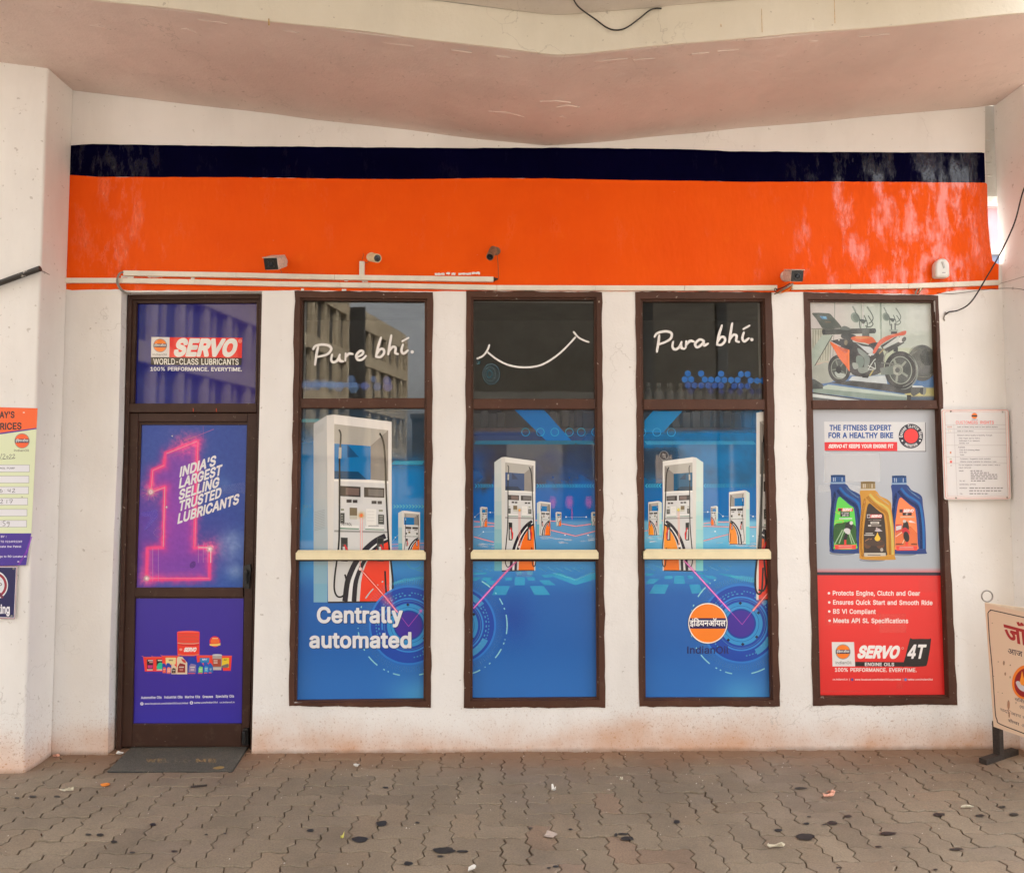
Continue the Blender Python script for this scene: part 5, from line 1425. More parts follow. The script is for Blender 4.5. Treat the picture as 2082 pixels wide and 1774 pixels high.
for k in range(22): A.line([(870+k*17, 470-k*5.4-(0 if k < 10 else -(k-10)*4)), (856+k*17, 410-k*3.2)], 3, (90, 190, 225), .45)
A.blob([(1000, 350), (1120, 340), (1260, 370), (1260, 410), (1120, 390)], (80, 190, 220), .4)
pump(A, conv(boxmap(282, 776, 592, 1975, True), (1300, 830, 5.981), (1280, 1100, 4.903)), orange=(244, 120, 26), **G2)
gauge(A, 1110, 820, 1.0)
pump(A, conv(boxmap(1418, 2370, -40, 2330, True, KN), (1300, 830, 5.981), (1280, 1100, 4.903)), orange=(236, 62, 40), **G2)
A.line([(1340, 180), (1350, 300), (1360, 420), (1330, 492), (1285, 480)], 18, (26, 24, 30), 1, 4)
laser(A, [(545, 192), (1000, 692)], 12, (236, 70, 190), (255, 190, 220)); A.line([(1000, 692), (1122, 828), (1226, 690)], 4, (206, 90, 200), .9)
laser(A, [(1384, 505), (1228, 690)], 16, (246, 84, 70), (255, 200, 190)); A.glow(1310, 590, 70, (250, 120, 130), .6)
A.ellipse(780, 815, 200, 207, (30, 26, 40), 1, 60); A.ellipse(780, 815, 195, 202, (240, 236, 232), 1, 60); A.ellipse(780, 815, 185, 191, (246, 130, 32), 1, 60)
A.poly([(602, 764), (958, 764), (968, 815), (958, 868), (602, 868), (592, 815)], (36, 22, 84))
A.hindi(HIN, (600, 842), (958, 842), 54, (242, 240, 238), .022)
A.text('IndianOil', (574, 1116), (990, 1116), 70, (32, 34, 92), 4)
A.build('window_sticker', M_PRINT, WP_[2][2], 'blue sticker with an orange round emblem and a dial')

# ---------------- door: transom film
A, q = art(ul, .0985)
def bgT(x, y):
    n = nz(x, y, .03, 5)
    return mixc((30, 36, 120), (44, 34, 112), sst(x, 280, 520)) if n < .2 else mixc((34, 42, 126), (48, 38, 114), sst(x, 280, 520))
A.grid(q, 30, 24, bgT)
A.t = zz(270, 610, 7.969)
A.poly([(300, 597), (598, 602), (590, 924), (296, 922)], (222, 218, 216)); A.poly([(598, 602), (1775, 610), (1766, 936), (590, 926)], (232, 52, 46))
emblem(A, 443, 735, 102)
A.text('IndianOil', (322, 897), (556, 899), 34, (70, 62, 60), 1)
A.text('SERVO', (655, 890), (1655, 896), (62, -248), (228, 226, 222), 20)
A.ring(1738, 662, 22, 29, (240, 190, 180), .9, n=24); A.text('R', (1729, 674), (1747, 674), 24, (240, 190, 180), 4)
A.poly([(296, 924), (1766, 937), (1760, 1054), (294, 1050)], (36, 32, 32))
A.text('WORLD-CLASS LUBRICANTS', (332, 1040), (1716, 1046), 92, (232, 230, 224), 5)
A.text('100% PERFORMANCE. EVERYTIME.', (286, 1142), (1768, 1150), 58, (228, 228, 232), 8)
A.build('poster', M_FILM, TP, 'violet film with a red and white oil logo')

# ---------------- door: neon figure one
A, q = art(pq1, LY+.0205, 1)
Z1 = zz(270, 850, 5.0417)
ONE = [(664, 232), (335, 356), (318, 486), (200, 530), (184, 748), (330, 706), (308, 1322), (150, 1330), (140, 1650), (785, 1644), (792, 1324), (632, 1326), (664, 232)]
def segd(px, py, a, b):
    dx, dy = b[0]-a[0], b[1]-a[1]
    t = clampf(((px-a[0])*dx+(py-a[1])*dy)/(dx*dx+dy*dy))
    return math.hypot(px-a[0]-t*dx, py-a[1]-t*dy)
def inone(px, py):
    r = False
    for a, b in zip(ONE[:-1], ONE[1:]):
        if (a[1] > py) != (b[1] > py) and px < (b[0]-a[0])*(py-a[1])/(b[1]-a[1])+a[0]: r = not r
    return r
def bg1(x, y):
    X = (x-270)*5.0417; Y = (y-850)*5.0417
    n = nz(x, y, .03, 9); n2 = nz(x, y, .12, 4)
    c = mixc((44, 74, 164), (26, 66, 156), sst(X, 300, 1100))
    c = mixc(c, (104, 52, 168), .85*sst(700-X, 0, 600)*sst(Y, 300, 1100))
    c = mixc(c, (62, 46, 148), .6*sst(Y, 800, 1300)*math.exp(-((X-800)/260)**2))
    c = mixc(c, (36, 90, 176), .7*sst(Y, 1400, 1700)*(1-.6*sst(400-X, 0, 300)))
    for cx, cy, r, k in ((1010, 1290, 140, .55), (1040, 1560, 80, .5), (1000, 1420, 220, .2), (930, 690, 110, .18)):
        c = mixc(c, (150, 176, 214), k*math.exp(-((X-cx)**2+(Y-cy)**2)/r**2)*(1+.5*n))
    if inone(X, Y): c = mixc(c, (150, 52, 176), .7+.3*math.exp(-((Y-1060)/330)**2)*.6)
    d = min(segd(X, Y, a, b) for a, b in zip(ONE[:-1], ONE[1:]))
    hot = sst(Y, 200, 500)*.35+.55
    c = mixc(c, (226, 52, 150), .62*math.exp(-(d/58)**2)*(1+.9*n))
    c = mixc(c, (244, 66, 138), .95*math.exp(-(d/21)**4))
    for cx, cy, r in ((184, 752, 90), (790, 1330, 110), (140, 1640, 90), (640, 250, 90), (520, 270, 120)):
        c = mixc(c, (248, 84, 150), .5*math.exp(-((X-cx)**2+(Y-cy)**2)/r**2)*(1+1.2*n2))
    return tuple(clampf(v+n2*6, 0, 255) for v in c)
A.grid(q, 110, 170, bg1)
A.t = Z1
for p, w_ in (([(660, 236), (345, 362)], 4), ([(668, 240), (636, 1318)], 2.5), ([(322, 480), (206, 534), (186, 742)], 3), ([(210, 752), (328, 708), (312, 1316)], 5), ([(146, 1640), (785, 1638)], 2.5)): A.line(p, w_, (255, 190, 190), .9)
for d_ in (26, 44): A.line([(340+d_*.4, 380+d_*.6), (640-d_*.5, 280+d_*.6), (620-d_*.3, 1310)], 2.5, (168, 130, 220), .6)
for d_ in (30, 48): A.line([(150+d_, 1352), (150+d_, 1640-d_), (775-d_*.8, 1640-d_)], 3, (190, 120, 220), .7)
for x in (205, 262, 672, 722, 770): A.line([(x, 1280 if x > 500 else 1330), (x, 1480 if x > 500 else 1670)], 3, (240, 160, 220), .8)
A.line([(522, 236), (830, 112)], 4, (240, 110, 160), .8); A.line([(722, 80), (722, 220)], 3, (220, 120, 190), .6); A.line([(520, 232), (640, 186)], 6, (250, 130, 150), .8)
for x, y, r in ((184, 755, 60), (790, 1338, 60), (142, 1640, 54), (346, 910, 22), (404, 182, 16)): A.glow(x, y, r, (250, 240, 236), 1)
for t in range(8): A.line([(184, 755), (184+95*math.cos(t*.785+.3), 755+95*math.sin(t*.785+.3))], 3, (250, 170, 190), .6)
A.line([(670, 1322), (800, 1326), (798, 1480)], 9, (250, 220, 226), .85)
A.ring(262, 1170, 42, 50, (170, 90, 190), .5); A.poly([(60, 960), (260, 930), (255, 1010), (140, 1150), (110, 1140), (190, 1010), (60, 1000)], (96, 84, 190), .4)
A.poly([(900, 690), (1150, 655), (1150, 770), (900, 780)], (96, 110, 170), .35); A.line([(380, 1578), (560, 1576)], 3, (240, 100, 200), .6); A.line([(480, 1524), (580, 1526)], 3, (240, 100, 200), .5)
for st, O, E in (("INDIA'S", (478, 600), (846, 478)), ('LARGEST', (472, 716), (906, 574)), ('SELLING', (468, 836), (880, 698)), ('TRUSTED', (468, 952), (902, 806)), ('LUBRICANTS', (458, 1078), (1084, 870))):
    A.text(st, O, E, (14, -98), (226, 224, 226), 13)
A.ellipse(615, 1500, 30, 40, (64, 40, 110), .6, 12, .5)
A.build('poster', M_PRINT, leaf, 'purple poster with a glowing neon figure one')

# ---------------- door: drums and cans
kq = [(271.5, 1216), (495.5, 1216), (491.3, 1471), (267.5, 1471)]
A, q = art(kq, LY+.016, 0)
A.grid(q, 8, 8, lambda x, y: mixc((58, 40, 156), (56, 48, 168), sst(y, 1400, 1470)))
A.t = zz(260, 1270, 8.288)
BR = (240, 62, 46); MG = (226, 50, 120)
def can(x0, y0, x1, y1, c=BR, lid=None):
    A.poly([(x0-6, y0), (x1+6, y0), (x1-16, y1), (x0+24, y1)], MG); A.poly([(x0, y0+4), (x1, y0+4), (x1-20, y1-4), (x0+28, y1-4)], c)
    A.line([(x0-26, y0-14), (x0+20, y0+10), (x1, y0+8)], 8, (250, 120, 100), .9)
can(262, 534, 470, 782); A.poly([(318, 578), (430, 582), (420, 764), (326, 764)], (52, 18, 36)); A.poly([(334, 676), (420, 676), (414, 726), (338, 726)], (206, 60, 140)); A.rect(338, 590, 424, 606, (235, 220, 220)); A.rect(362, 620, 422, 636, (220, 150, 150)); A.rect(322, 742, 420, 764, (226, 196, 180))
can(420, 530, 640, 782); A.poly([(482, 574), (582, 574), (576, 764), (486, 764)], (30, 40, 42)); A.blob([(486, 700), (520, 640), (580, 640), (580, 740), (500, 740)], (44, 190, 150)); A.rect(504, 586, 576, 604, (235, 220, 200)); A.rect(484, 744, 580, 764, (226, 200, 190))
can(575, 512, 870, 790); A.poly([(636, 548), (812, 548), (806, 660), (640, 660)], (232, 212, 150)); A.text('SERVO', (690, 604), (762, 604), 22, (90, 20, 24), 12)
can(1160, 508, 1440, 790); A.poly([(1210, 552), (1376, 552), (1366, 640), (1216, 640)], (40, 130, 190)); A.text('SERVO', (1252, 592), (1334, 588), 24, (235, 235, 240), 12)
can(1580, 514, 1750, 770); A.poly([(1590, 556), (1706, 552), (1700, 716), (1580, 716)], (236, 204, 50)); A.text('SERVO', (1616, 596), (1664, 594), 18, (90, 40, 20), 10); A.blob([(1576, 690), (1640, 664), (1690, 654), (1690, 710), (1590, 716)], (120, 110, 110))
# drum
A.poly([(828, 120), (1212, 120), (1208, 512), (838, 512)], MG); A.ellipse(1020, 118, 190, 24, MG); A.ellipse(1020, 122, 184, 22, (250, 104, 84))
A.poly([(836, 124), (1204, 124), (1200, 500), (1120, 520), (920, 520), (840, 500)], (236, 58, 44))
for k in range(7): A.line([(846, 150+k*24), (930, 158+k*24), (1110, 158+k*24), (1196, 150+k*24)], 8, (252, 110, 88), .75)
A.line([(838, 300), (940, 314), (1110, 314), (1202, 300)], 14, (255, 170, 150), .9); A.line([(838, 326), (940, 338), (1110, 338), (1202, 326)], 10, (190, 30, 40)); A.line([(846, 492), (940, 508), (1110, 508), (1196, 492)], 12, (255, 150, 120), .9)
A.text('SERVO', (942, 444), (1146, 444), (18, -62), (244, 240, 236), 20); A.text('इ', (870, 430), (900, 430), 30, (250, 190, 170)) if False else A.ellipse(893, 412, 26, 22, (252, 150, 130))
# bottles
def jug(x, y, w, h, c, lab, lc=(224, 210, 200)):
    A.poly([(x, y+h*.1), (x+w*.12, y), (x+w*.5, y), (x+w, y+h*.34), (x+w, y+h), (x, y+h)], c)
    A.poly([(x+w*.12, y+h*.52), (x+w*.3, y+h*.36), (x+w*.8, y+h*.44), (x+w*.8, y+h*.9), (x+w*.06, y+h*.9)], lab); A.rect(x+w*.22, y+h*.56, x+w*.68, y+h*.63, lc, .9); A.rect(x+w*.26, y+h*.7, x+w*.6, y+h*.8, mixc(lab, (250, 220, 200), .5))
BLU = (26, 62, 172)
jug(826, 532, 176, 296, (222, 204, 176), (146, 32, 34)); A.blob([(900, 570), (960, 590), (978, 640), (930, 620)], (200, 60, 60))
jug(1012, 548, 172, 272, BLU, (140, 120, 170)); jug(1180, 620, 104, 200, BLU, (120, 210, 110)); jug(1280, 622, 92, 186, (30, 84, 190), (60, 160, 210)); jug(1362, 640, 74, 164, (26, 92, 182), (36, 110, 180))
jug(580, 646, 80, 164, BLU, (236, 80, 60)); jug(650, 640, 96, 180, BLU, (240, 140, 120)); jug(734, 660, 90, 166, (222, 200, 170), (52, 24, 26))
for x0, x1, yy in ((1016, 1138, 806), (1184, 1258, 806), (1284, 1336, 800), (1364, 1408, 796), (584, 640, 792), (656, 716, 804)): A.rect(x0, yy, x1, yy+14, (238, 96, 84))
A.poly([(1424, 500), (1586, 500), (1576, 760), (1436, 760)], (168, 160, 156)); A.ellipse(1505, 504, 82, 16, (196, 200, 204)); A.rect(1430, 570, 1570, 700, (166, 70, 50)); 
for k in range(3): A.rect(1444, 590+k*22, 1512, 602+k*22, (226, 200, 190))
A.rect(1436, 716, 1568, 752, (196, 186, 180))
A.ellipse(1467, 278, 92, 92, (222, 30, 70)); A.ellipse(1467, 276, 74, 62, (240, 110, 50)); A.rect(1420, 214, 1520, 234, (246, 180, 130)); A.poly([(1376, 314), (1420, 322), (1516, 316), (1560, 300), (1558, 340), (1510, 352), (1420, 352), (1380, 346)], (238, 206, 110))
for st, x0, y0, x1, y1 in (('Automotive Oils', 222, 1242, 568, 1236), ('Industrial Oils', 614, 1234, 920, 1230), ('Marine Oils', 962, 1230, 1216, 1226), ('Greases', 1258, 1226, 1434, 1222), ('Speciality Oils', 1480, 1220, 1790, 1216)): A.text(st, (x0, y0), (x1, y1), 40, (226, 226, 236), 9)
A.ellipse(236, 1325, 28, 28, (226, 226, 236)); A.text('f', (228, 1342), (246, 1342), 34, (58, 42, 155), 6); A.ellipse(1072, 1308, 28, 28, (226, 226, 236)); A.ellipse(1072, 1308, 14, 12, (58, 42, 155))
A.text('www.facebook.com/IndianOilCorpLimited', (282, 1338), (1014, 1326), 28, (216, 216, 232), 8); A.text('twitter.com/IndianOilcl', (1114, 1322), (1516, 1312), 27, (216, 216, 232), 8); A.text('cx.indianoil.in', (1546, 1314), (1798, 1310), 26, (216, 216, 232), 8)
A.build('poster', M_SIGNP, leaf, 'violet poster with a red drum over rows of oil cans')

# ---------------- motorcycle picture
w = WIN[3]
A, q = art(w['u'], YF)
def bgM(x, y):
    X = (x-1640)*7.535; Y = (y-605)*7.535
    c = mixc((196, 190, 186), (186, 196, 186), sst(X, 400, 1000))
    c = mixc(c, (204, 206, 200), sst(X, 1150, 1900)*.8)
    if X > 1130: c = mixc(c, (170, 180, 168), .5*sst(Y, 470, 560)*(1-sst(Y, 700, 800)))
    if Y > 780 and X > 1100: c = mixc(c, (176, 184, 150), .6)
    if Y > 1180: c = mixc((88, 120, 166), (70, 112, 160), sst(X, 700, 1900))
    if Y > 1385 and X > 1500: c = mixc((196, 186, 116), (172, 166, 110), sst(X, 1700, 2000))
    if Y > 1500 and X > 1560: c = (70, 86, 104)
    return c
A.grid(q, 60, 48, bgM)
A.t = zz(1640, 605, 7.535)
DKG = (58, 58, 54); GRN = (140, 156, 146)
for x in (425, 832, 1120): A.rect(x, 40, x+10, 480, (140, 154, 142), .8)
A.rect(845, 40, 880, 440, (206, 204, 206), .6); A.rect(1130, 40, 1150, 640, (126, 140, 128), .8)
A.rect(70, 470, 420, 480, (110, 112, 100)); A.poly([(80, 480), (400, 480), (340, 1000), (180, 1010), (80, 900)], (176, 176, 158))
for k in range(9): A.line([(100+k*40, 490), (96+k*38, 960)], 7, (96, 100, 88))
A.poly([(100, 1010), (330, 975), (330, 1020), (100, 1060)], (196, 176, 160))
A.poly([(240, 575), (400, 570), (150, 980), (90, 1110), (80, 800)], (158, 172, 160)); A.line([(396, 578), (92, 1100)], 14, (64, 64, 58))
for dx, dy, k in ((0, 0, 1), (480, 20, .82)):
    g_ = lambda pts: [((700+(x-700)*k)+dx, (130+(y-130)*k)+dy) for x, y in pts]
    A.ellipse(*g_([(745, 305)])[0], 66*k, 82*k, (128, 142, 130), 1, 24, -.5); A.ellipse(*g_([(752, 310)])[0], 40*k, 62*k, (104, 118, 108), 1, 20, -.5)
    for p in ([(700, 130), (752, 230), (810, 320), (812, 400), (822, 470)], [(925, 140), (975, 210), (1018, 300), (1000, 360), (950, 400)], [(940, 275), (1000, 370), (1016, 410), (980, 446), (930, 446), (900, 430)], [(880, 270), (910, 340), (930, 400), (920, 470)]): A.line(g_(p), 17*k, (84, 96, 88), 1, 4)
    A.line(g_([(705, 132), (748, 212)]), 26*k, (128, 140, 130)); A.line(g_([(928, 142), (972, 208)]), 26*k, (118, 130, 120))
    A.blob(g_([(800, 330), (870, 335), (910, 350), (880, 400), (850, 390)]), (66, 74, 68))
A.rect(1290, 400, 1310, 560, (90, 96, 92)); A.rect(1345, 400, 1366, 560, (90, 96, 92)); A.poly([(1262, 490), (1400, 490), (1390, 520), (1270, 520)], (150, 160, 150)); A.rect(1300, 520, 1385, 556, (64, 62, 60)); A.rect(1330, 760, 1400, 830, (60, 60, 58))
A.ellipse(1770, 1000, 225, 278, (84, 84, 80)); A.ellipse(1700, 920, 150, 190, (112, 114, 106), .5); A.ellipse(1850, 900, 110, 140, (60, 60, 56), .6); A.ring(1770, 1000, 205, 222, (120, 122, 112), .6)
# treadmill
A.blob([(90, 1080), (200, 1020), (330, 1000), (420, 1200), (380, 1290), (120, 1300)], (164, 168, 158)); A.blob([(90, 1250), (180, 1285), (260, 1350), (240, 1405), (90, 1400)], (62, 66, 64))
A.poly([(640, 1265), (700, 1205), (1210, 1195), (1240, 1330)], (196, 204, 206)); A.poly([(340, 1300), (700, 1270), (1760, 1370), (1700, 1450), (1500, 1470)], (60, 58, 56))
A.poly([(250, 1360), (330, 1330), (1540, 1490), (1540, 1555), (250, 1405)], (182, 196, 186)); A.poly([(100, 1400), (250, 1395), (1530, 1520), (1530, 1568), (1100, 1566), (100, 1450)], (134, 152, 142)); A.poly([(92, 1448), (900, 1562), (700, 1566), (92, 1490)], (48, 48, 46)); A.poly([(92, 1470), (820, 1566), (500, 1570), (92, 1520)], (208, 214, 212)); A.poly([(92, 1520), (480, 1572), (92, 1572)], (92, 98, 96))
A.poly([(1600, 1370), (1800, 1370), (1820, 1400), (1640, 1510), (1600, 1480)], (84, 84, 80)); A.ellipse(1775, 1432, 46, 52, (54, 52, 50)); A.blob([(1790, 1375), (1830, 1390), (1822, 1470), (1785, 1490)], (128, 130, 122)); A.rect(1535, 1490, 1600, 1568, (54, 50, 48)); A.poly([(1615, 1345), (1770, 1352), (1800, 1372), (1620, 1372)], (206, 212, 212))
# console and grips
A.blob([(82, 244), (140, 232), (300, 236), (360, 248), (400, 290), (530, 440), (480, 470), (260, 470), (220, 440), (150, 330)], (74, 80, 70), 1, 3); A.poly([(196, 282), (300, 286), (316, 330), (240, 330)], (70, 128, 170)); A.poly([(250, 288), (296, 290), (306, 324), (262, 322)], (110, 170, 206)); A.line([(280, 372), (370, 376)], 8, (132, 104, 72))
A.poly([(250, 478), (1030, 470), (1060, 500), (1050, 546), (560, 560), (250, 570), (235, 530), (236, 490)], (62, 62, 56)); A.ellipse(260, 524, 24, 46, (40, 40, 38)); A.line([(250, 490), (680, 486)], 10, (100, 104, 92), .7); A.blob([(510, 480), (580, 432), (680, 480), (620, 500)], (104, 110, 104)); A.blob([(540, 560), (700, 560), (760, 600), (660, 640), (540, 620)], (54, 54, 50)); A.rect(850, 470, 960, 600, (84, 88, 82)); A.ellipse(1040, 508, 24, 38, (44, 44, 42))
# wheels
def wheel(cx, cy, rx, ry, rot=0.12):
    A.ellipse(cx, cy, rx, ry, (40, 36, 33), 1, 44, rot); A.ellipse(cx+rx*.06, cy, rx*.9, ry*.9, (54, 50, 45), 1, 40, rot); A.ellipse(cx-rx*.02, cy, rx*.72, ry*.74, (150, 156, 144), 1, 40, rot); A.ellipse(cx-rx*.02, cy, rx*.66, ry*.69, (72, 74, 68), 1, 40, rot)
A.ellipse(1470, 1120, 240, 286, (150, 156, 148), .8, 40, -.1); wheel(1440, 1110, 250, 290, -.08); wheel(500, 1090, 172, 216, -.12)
for t in range(5):
    a_ = t*1.2566+.5
    A.line([(1400, 1110), (1400+165*math.cos(a_), 1110+195*math.sin(a_))], 34, (136, 142, 130)); A.line([(490, 1090), (490+100*math.cos(a_), 1090+140*math.sin(a_))], 20, (120, 126, 116))
A.ellipse(1390, 1100, 84, 92, (128, 134, 122), 1, 28); A.ring(1396, 1110, 66, 76, (170, 174, 160), .9); A.poly([(1296, 1060), (1400, 1070), (1400, 1180), (1300, 1160)], (164, 166, 154)); A.ellipse(1390, 1110, 36, 40, (70, 70, 66))
A.blob([(430, 1140), (520, 1150), (600, 1180), (560, 1226), (470, 1220)], (176, 184, 176)); A.ellipse(490, 1100, 42, 60, (46, 44, 42))
# machine
A.blob([(640, 700), (900, 715), (1080, 770), (1160, 800), (1190, 950), (1150, 1140), (900, 1210), (700, 1175), (645, 1000)], (60, 56, 52), 1, 3)
A.blob([(660, 700), (800, 720), (900, 860), (960, 960), (940, 1100), (850, 1190), (720, 1160), (650, 1100)], (52, 46, 42), 1, 3)
A.blob([(740, 690), (860, 740), (980, 760), (1040, 850), (1000, 885), (930, 840), (800, 740)], (190, 196, 198), 1, 3); A.line([(740, 690), (860, 790), (940, 880), (985, 900)], 10, (50, 48, 46), 1, 3); A.blob([(780, 770), (880, 830), (960, 910), (960, 1010), (900, 1120), (880, 1060), (880, 930), (800, 850)], (128, 138, 132), 1, 3)
A.blob([(760, 900), (850, 900), (880, 980), (850, 1060), (770, 1050)], (120, 134, 126), 1, 3); A.blob([(700, 1000), (780, 1010), (790, 1080), (720, 1090)], (150, 158, 150), 1, 3); A.blob([(790, 1070), (930, 1070), (950, 1120), (860, 1160), (800, 1140)], (134, 142, 134), 1, 3)
A.poly([(370, 660), (520, 630), (700, 640), (720, 760), (640, 810), (520, 750)], (44, 40, 38)); A.ellipse(600, 690, 26, 40, (120, 110, 84)); A.ellipse(494, 650, 12, 10, (210, 210, 200)); A.line([(380, 680), (520, 745)], 10, (206, 200, 196))
A.blob([(352, 676), (440, 715), (560, 780), (652, 800), (648, 900), (650, 1010), (656, 1130), (600, 1050), (500, 930), (430, 810)], (228, 106, 40), 1, 3); A.blob([(480, 740), (600, 780), (640, 800), (600, 850), (520, 800)], (170, 90, 70), .7); A.poly([(630, 810), (652, 802), (656, 1120), (640, 1060)], (250, 130, 50))
A.blob([(676, 622), (740, 592), (880, 590), (990, 600), (1040, 640), (1060, 690), (980, 716), (880, 690), (760, 676)], (206, 92, 40), 1, 3); A.blob([(740, 600), (880, 596), (980, 612), (900, 630), (780, 628)], (240, 146, 90), .8)
A.blob([(950, 716), (1020, 690), (1090, 690), (1060, 750), (980, 750)], (46, 44, 42)); A.blob([(1010, 840), (1060, 740), (1130, 640), (1250, 580), (1400, 540), (1490, 508), (1526, 516), (1500, 572), (1360, 596), (1200, 680), (1120, 740), (1050, 850)], (206, 84, 46), 1, 3); A.line([(1140, 640), (1280, 580), (1500, 520)], 10, (236, 140, 104), .8)
A.poly([(1130, 740), (1360, 600), (1440, 600), (1160, 790)], (50, 46, 44)); A.poly([(1164, 760), (1400, 592), (1450, 640), (1440, 680), (1200, 800)], (186, 192, 186)); A.poly([(1180, 790), (1440, 660), (1500, 690), (1240, 850)], (70, 68, 64)); A.ellipse(1450, 640, 42, 56, (206, 206, 200), 1, 24, .6); A.ellipse(1490, 640, 30, 42, (84, 80, 76), 1, 20, .6); A.line([(1190, 770), (1400, 620)], 12, (222, 226, 222), .8)
for p, c in (([(1180, 790), (1110, 860), (1090, 950)], (150, 130, 84)), ([(1240, 820), (1190, 900), (1180, 980)], (140, 140, 130)), ([(1010, 800), (920, 840)], (196, 200, 200)), ([(940, 1100), (1030, 960), (1090, 930)], (190, 196, 190)), ([(940, 1040), (1050, 1090)], (190, 196, 190)), ([(1140, 995), (1330, 1020)], (110, 112, 104)), ([(960, 1200), (1020, 1110)], (170, 156, 84)), ([(1040, 990), (1050, 1090), (940, 1100)], (180, 186, 180))): A.line(p, 20 if c[0] < 180 else 15, c, 1, 3 if len(p) > 2 else 0)
A.poly([(1120, 1080), (1320, 1040), (1330, 1180), (1140, 1180)], (112, 120, 112)); A.ring(1430, 1110, 245, 262, (170, 174, 166), .5, -60, 80)
A.poly([(850, 1180), (960, 1180), (940, 1230), (850, 1225)], (48, 44, 42)); A.blob([(1060, 870), (1110, 860), (1130, 1000), (1100, 1150), (1060, 1100)], (52, 48, 44), 1, 3); A.poly([(930, 870), (1010, 850), (980, 900)], (208, 208, 206))
A.grid(q, 70, 56, lambda x, y: mixc((30, 34, 30), (230, 236, 226), clampf(.5+1.2*nz(x, y, .05, 3)))+(.10+.08*abs(nz(x, y, .16, 6)),))
A.build('poster', M_PRINT, WP_[3][0], 'picture of an orange motorcycle on a treadmill')

# ---------------- oil bottle poster
A, q = art(w['l'], YF)
A.grid(q, 24, 40, lambda x, y: mixc((184, 187, 194), (168, 176, 186), sst(y, 850, 1150)) if y < 1166 else (226, 44, 44))
A.t = zz(1620, 1000, 3.152)
A.poly([(118, 512), (945, 514), (945, 534), (118, 532)], (34, 30, 52)); A.poly([(118, 532), (945, 534), (985, 1330), (118, 1330)], (228, 46, 44))
for x0, y0, x1, y1, a in ((380, 640, 480, 690, .25), (530, 780, 700, 900, .22), (180, 770, 540, 850, .12), (640, 1215, 680, 1260, .12), (140, 1270, 420, 1280, .15), (780, 560, 900, 640, .1)): A.rect(x0, y0, x1, y1, (250, 110, 100), a)  # pale patches: reflections on the red panel, painted into the print colour
for st, x0, y0, x1, y1 in (('Protects Engine, Clutch and Gear', 230, 660, 790, 662), ('Ensures Quick Start and Smooth Ride', 232, 719, 870, 722), ('BS VI Compliant', 232, 777, 506, 779), ('Meets API SL Specifications', 234, 836, 714, 838)):
    A.text(st, (x0, y0), (x1, y1), 28, (238, 226, 222), 8); A.ellipse(x0-24, y0-13, 8, 8, (238, 226, 222), 1, 12)
A.poly([(224, 960), (367, 960), (374, 1116), (229, 1116)], (224, 222, 222)); emblem(A, 296, 1022, 44)
A.text('IndianOil', (249, 1101), (351, 1101), 18, (90, 86, 90), 2)
A.text('SERVO', (385, 1058), (648, 1060), (20, -70), (238, 234, 232), 20); A.ring(678, 999, 5, 7.5, (240, 180, 170), .9, n=16)
A.blob([(722, 948), (740, 940), (846, 940), (860, 950), (838, 1090), (812, 1116), (690, 1116), (684, 1108)], (28, 26, 30), 1, 2); A.poly([(374, 1086), (700, 1088), (700, 1117), (374, 1115)], (28, 26, 30)); A.poly([(684, 1090), (730, 946), (760, 946), (720, 1112), (690, 1112)], (28, 26, 30))
A.text('4T', (704, 1062), (814, 1062), (18, -82), (238, 236, 236), 12); A.text('ENGINE OILS', (436, 1112), (624, 1113), 20, (236, 234, 234), 8)
A.text('100% PERFORMANCE. EVERYTIME.', (244, 1149), (768, 1151), 23, (238, 226, 222), 8)
A.text('cx.indianoil.in', (230, 1204), (326, 1204), 11, (236, 214, 210), 6); A.text('www.facebook.com/IndianOilCorpLimited', (372, 1205), (668, 1205), 11, (236, 214, 210), 7); A.text('twitter.com/IndianOilcl', (710, 1205), (872, 1205), 11, (236, 214, 210), 7)
A.rect(348, 1192, 362, 1208, (60, 70, 150)); A.rect(690, 1192, 704, 1208, (80, 130, 200)); A.rect(336, 1192, 338, 1208, (236, 214, 210)); A.rect(680, 1192, 682, 1208, (236, 214, 210))
A.t = zz(1660, 850, 5.692)
A.poly([(96, 44), (1264, 50), (1270, 388), (104, 386)], (120, 118, 124), .8); A.poly([(88, 38), (1256, 44), (1260, 378), (96, 376)], (212, 212, 214)); A.poly([(93, 276), (934, 274), (936, 378), (95, 374)], (224, 40, 44))
A.text('THE FITNESS EXPERT', (150, 138), (866, 138), 58, (26, 74, 150), 14); A.text('FOR A HEALTHY BIKE', (138, 226), (888, 226), 58, (26, 74, 150), 14)
A.text('SERVO', (136, 342), (290, 342), (9, -38), (236, 230, 228), 16); A.text('4T KEEPS YOUR ENGINE FIT', (304, 342), (890, 342), 40, (236, 230, 228), 14)
A.ellipse(1092, 206, 141, 142, (40, 36, 52), 1, 54); A.ellipse(1095, 205, 82, 84, (234, 50, 48), 1, 44)
def arctext(st, cx, cy, r, a0, a1, h, c, wt=10, inward=False):
    n = len(st)
    for k, ch in enumerate(st):
        if ch == ' ': continue
        t = R(a0+(a1-a0)*(k+.5)/n)
        rad = (math.cos(t), math.sin(t)); tan = (-rad[1], rad[0]) if not inward else (rad[1], -rad[0])
        up = rad if not inward else (-rad[0], -rad[1])
        ww = abs(R(a1-a0))*r/n*.82*(.5 if ch in 'I' else 1)
        hh = h*(1.35 if ch in 'ECG' and k in (0, 7, 14) else 1)
        o = (cx+rad[0]*r-tan[0]*ww/2, cy+rad[1]*r-tan[1]*ww/2); e_ = (o[0]+tan[0]*ww, o[1]+tan[1]*ww)
        A.text(ch, o, e_, (up[0]*hh, up[1]*hh), c, wt)
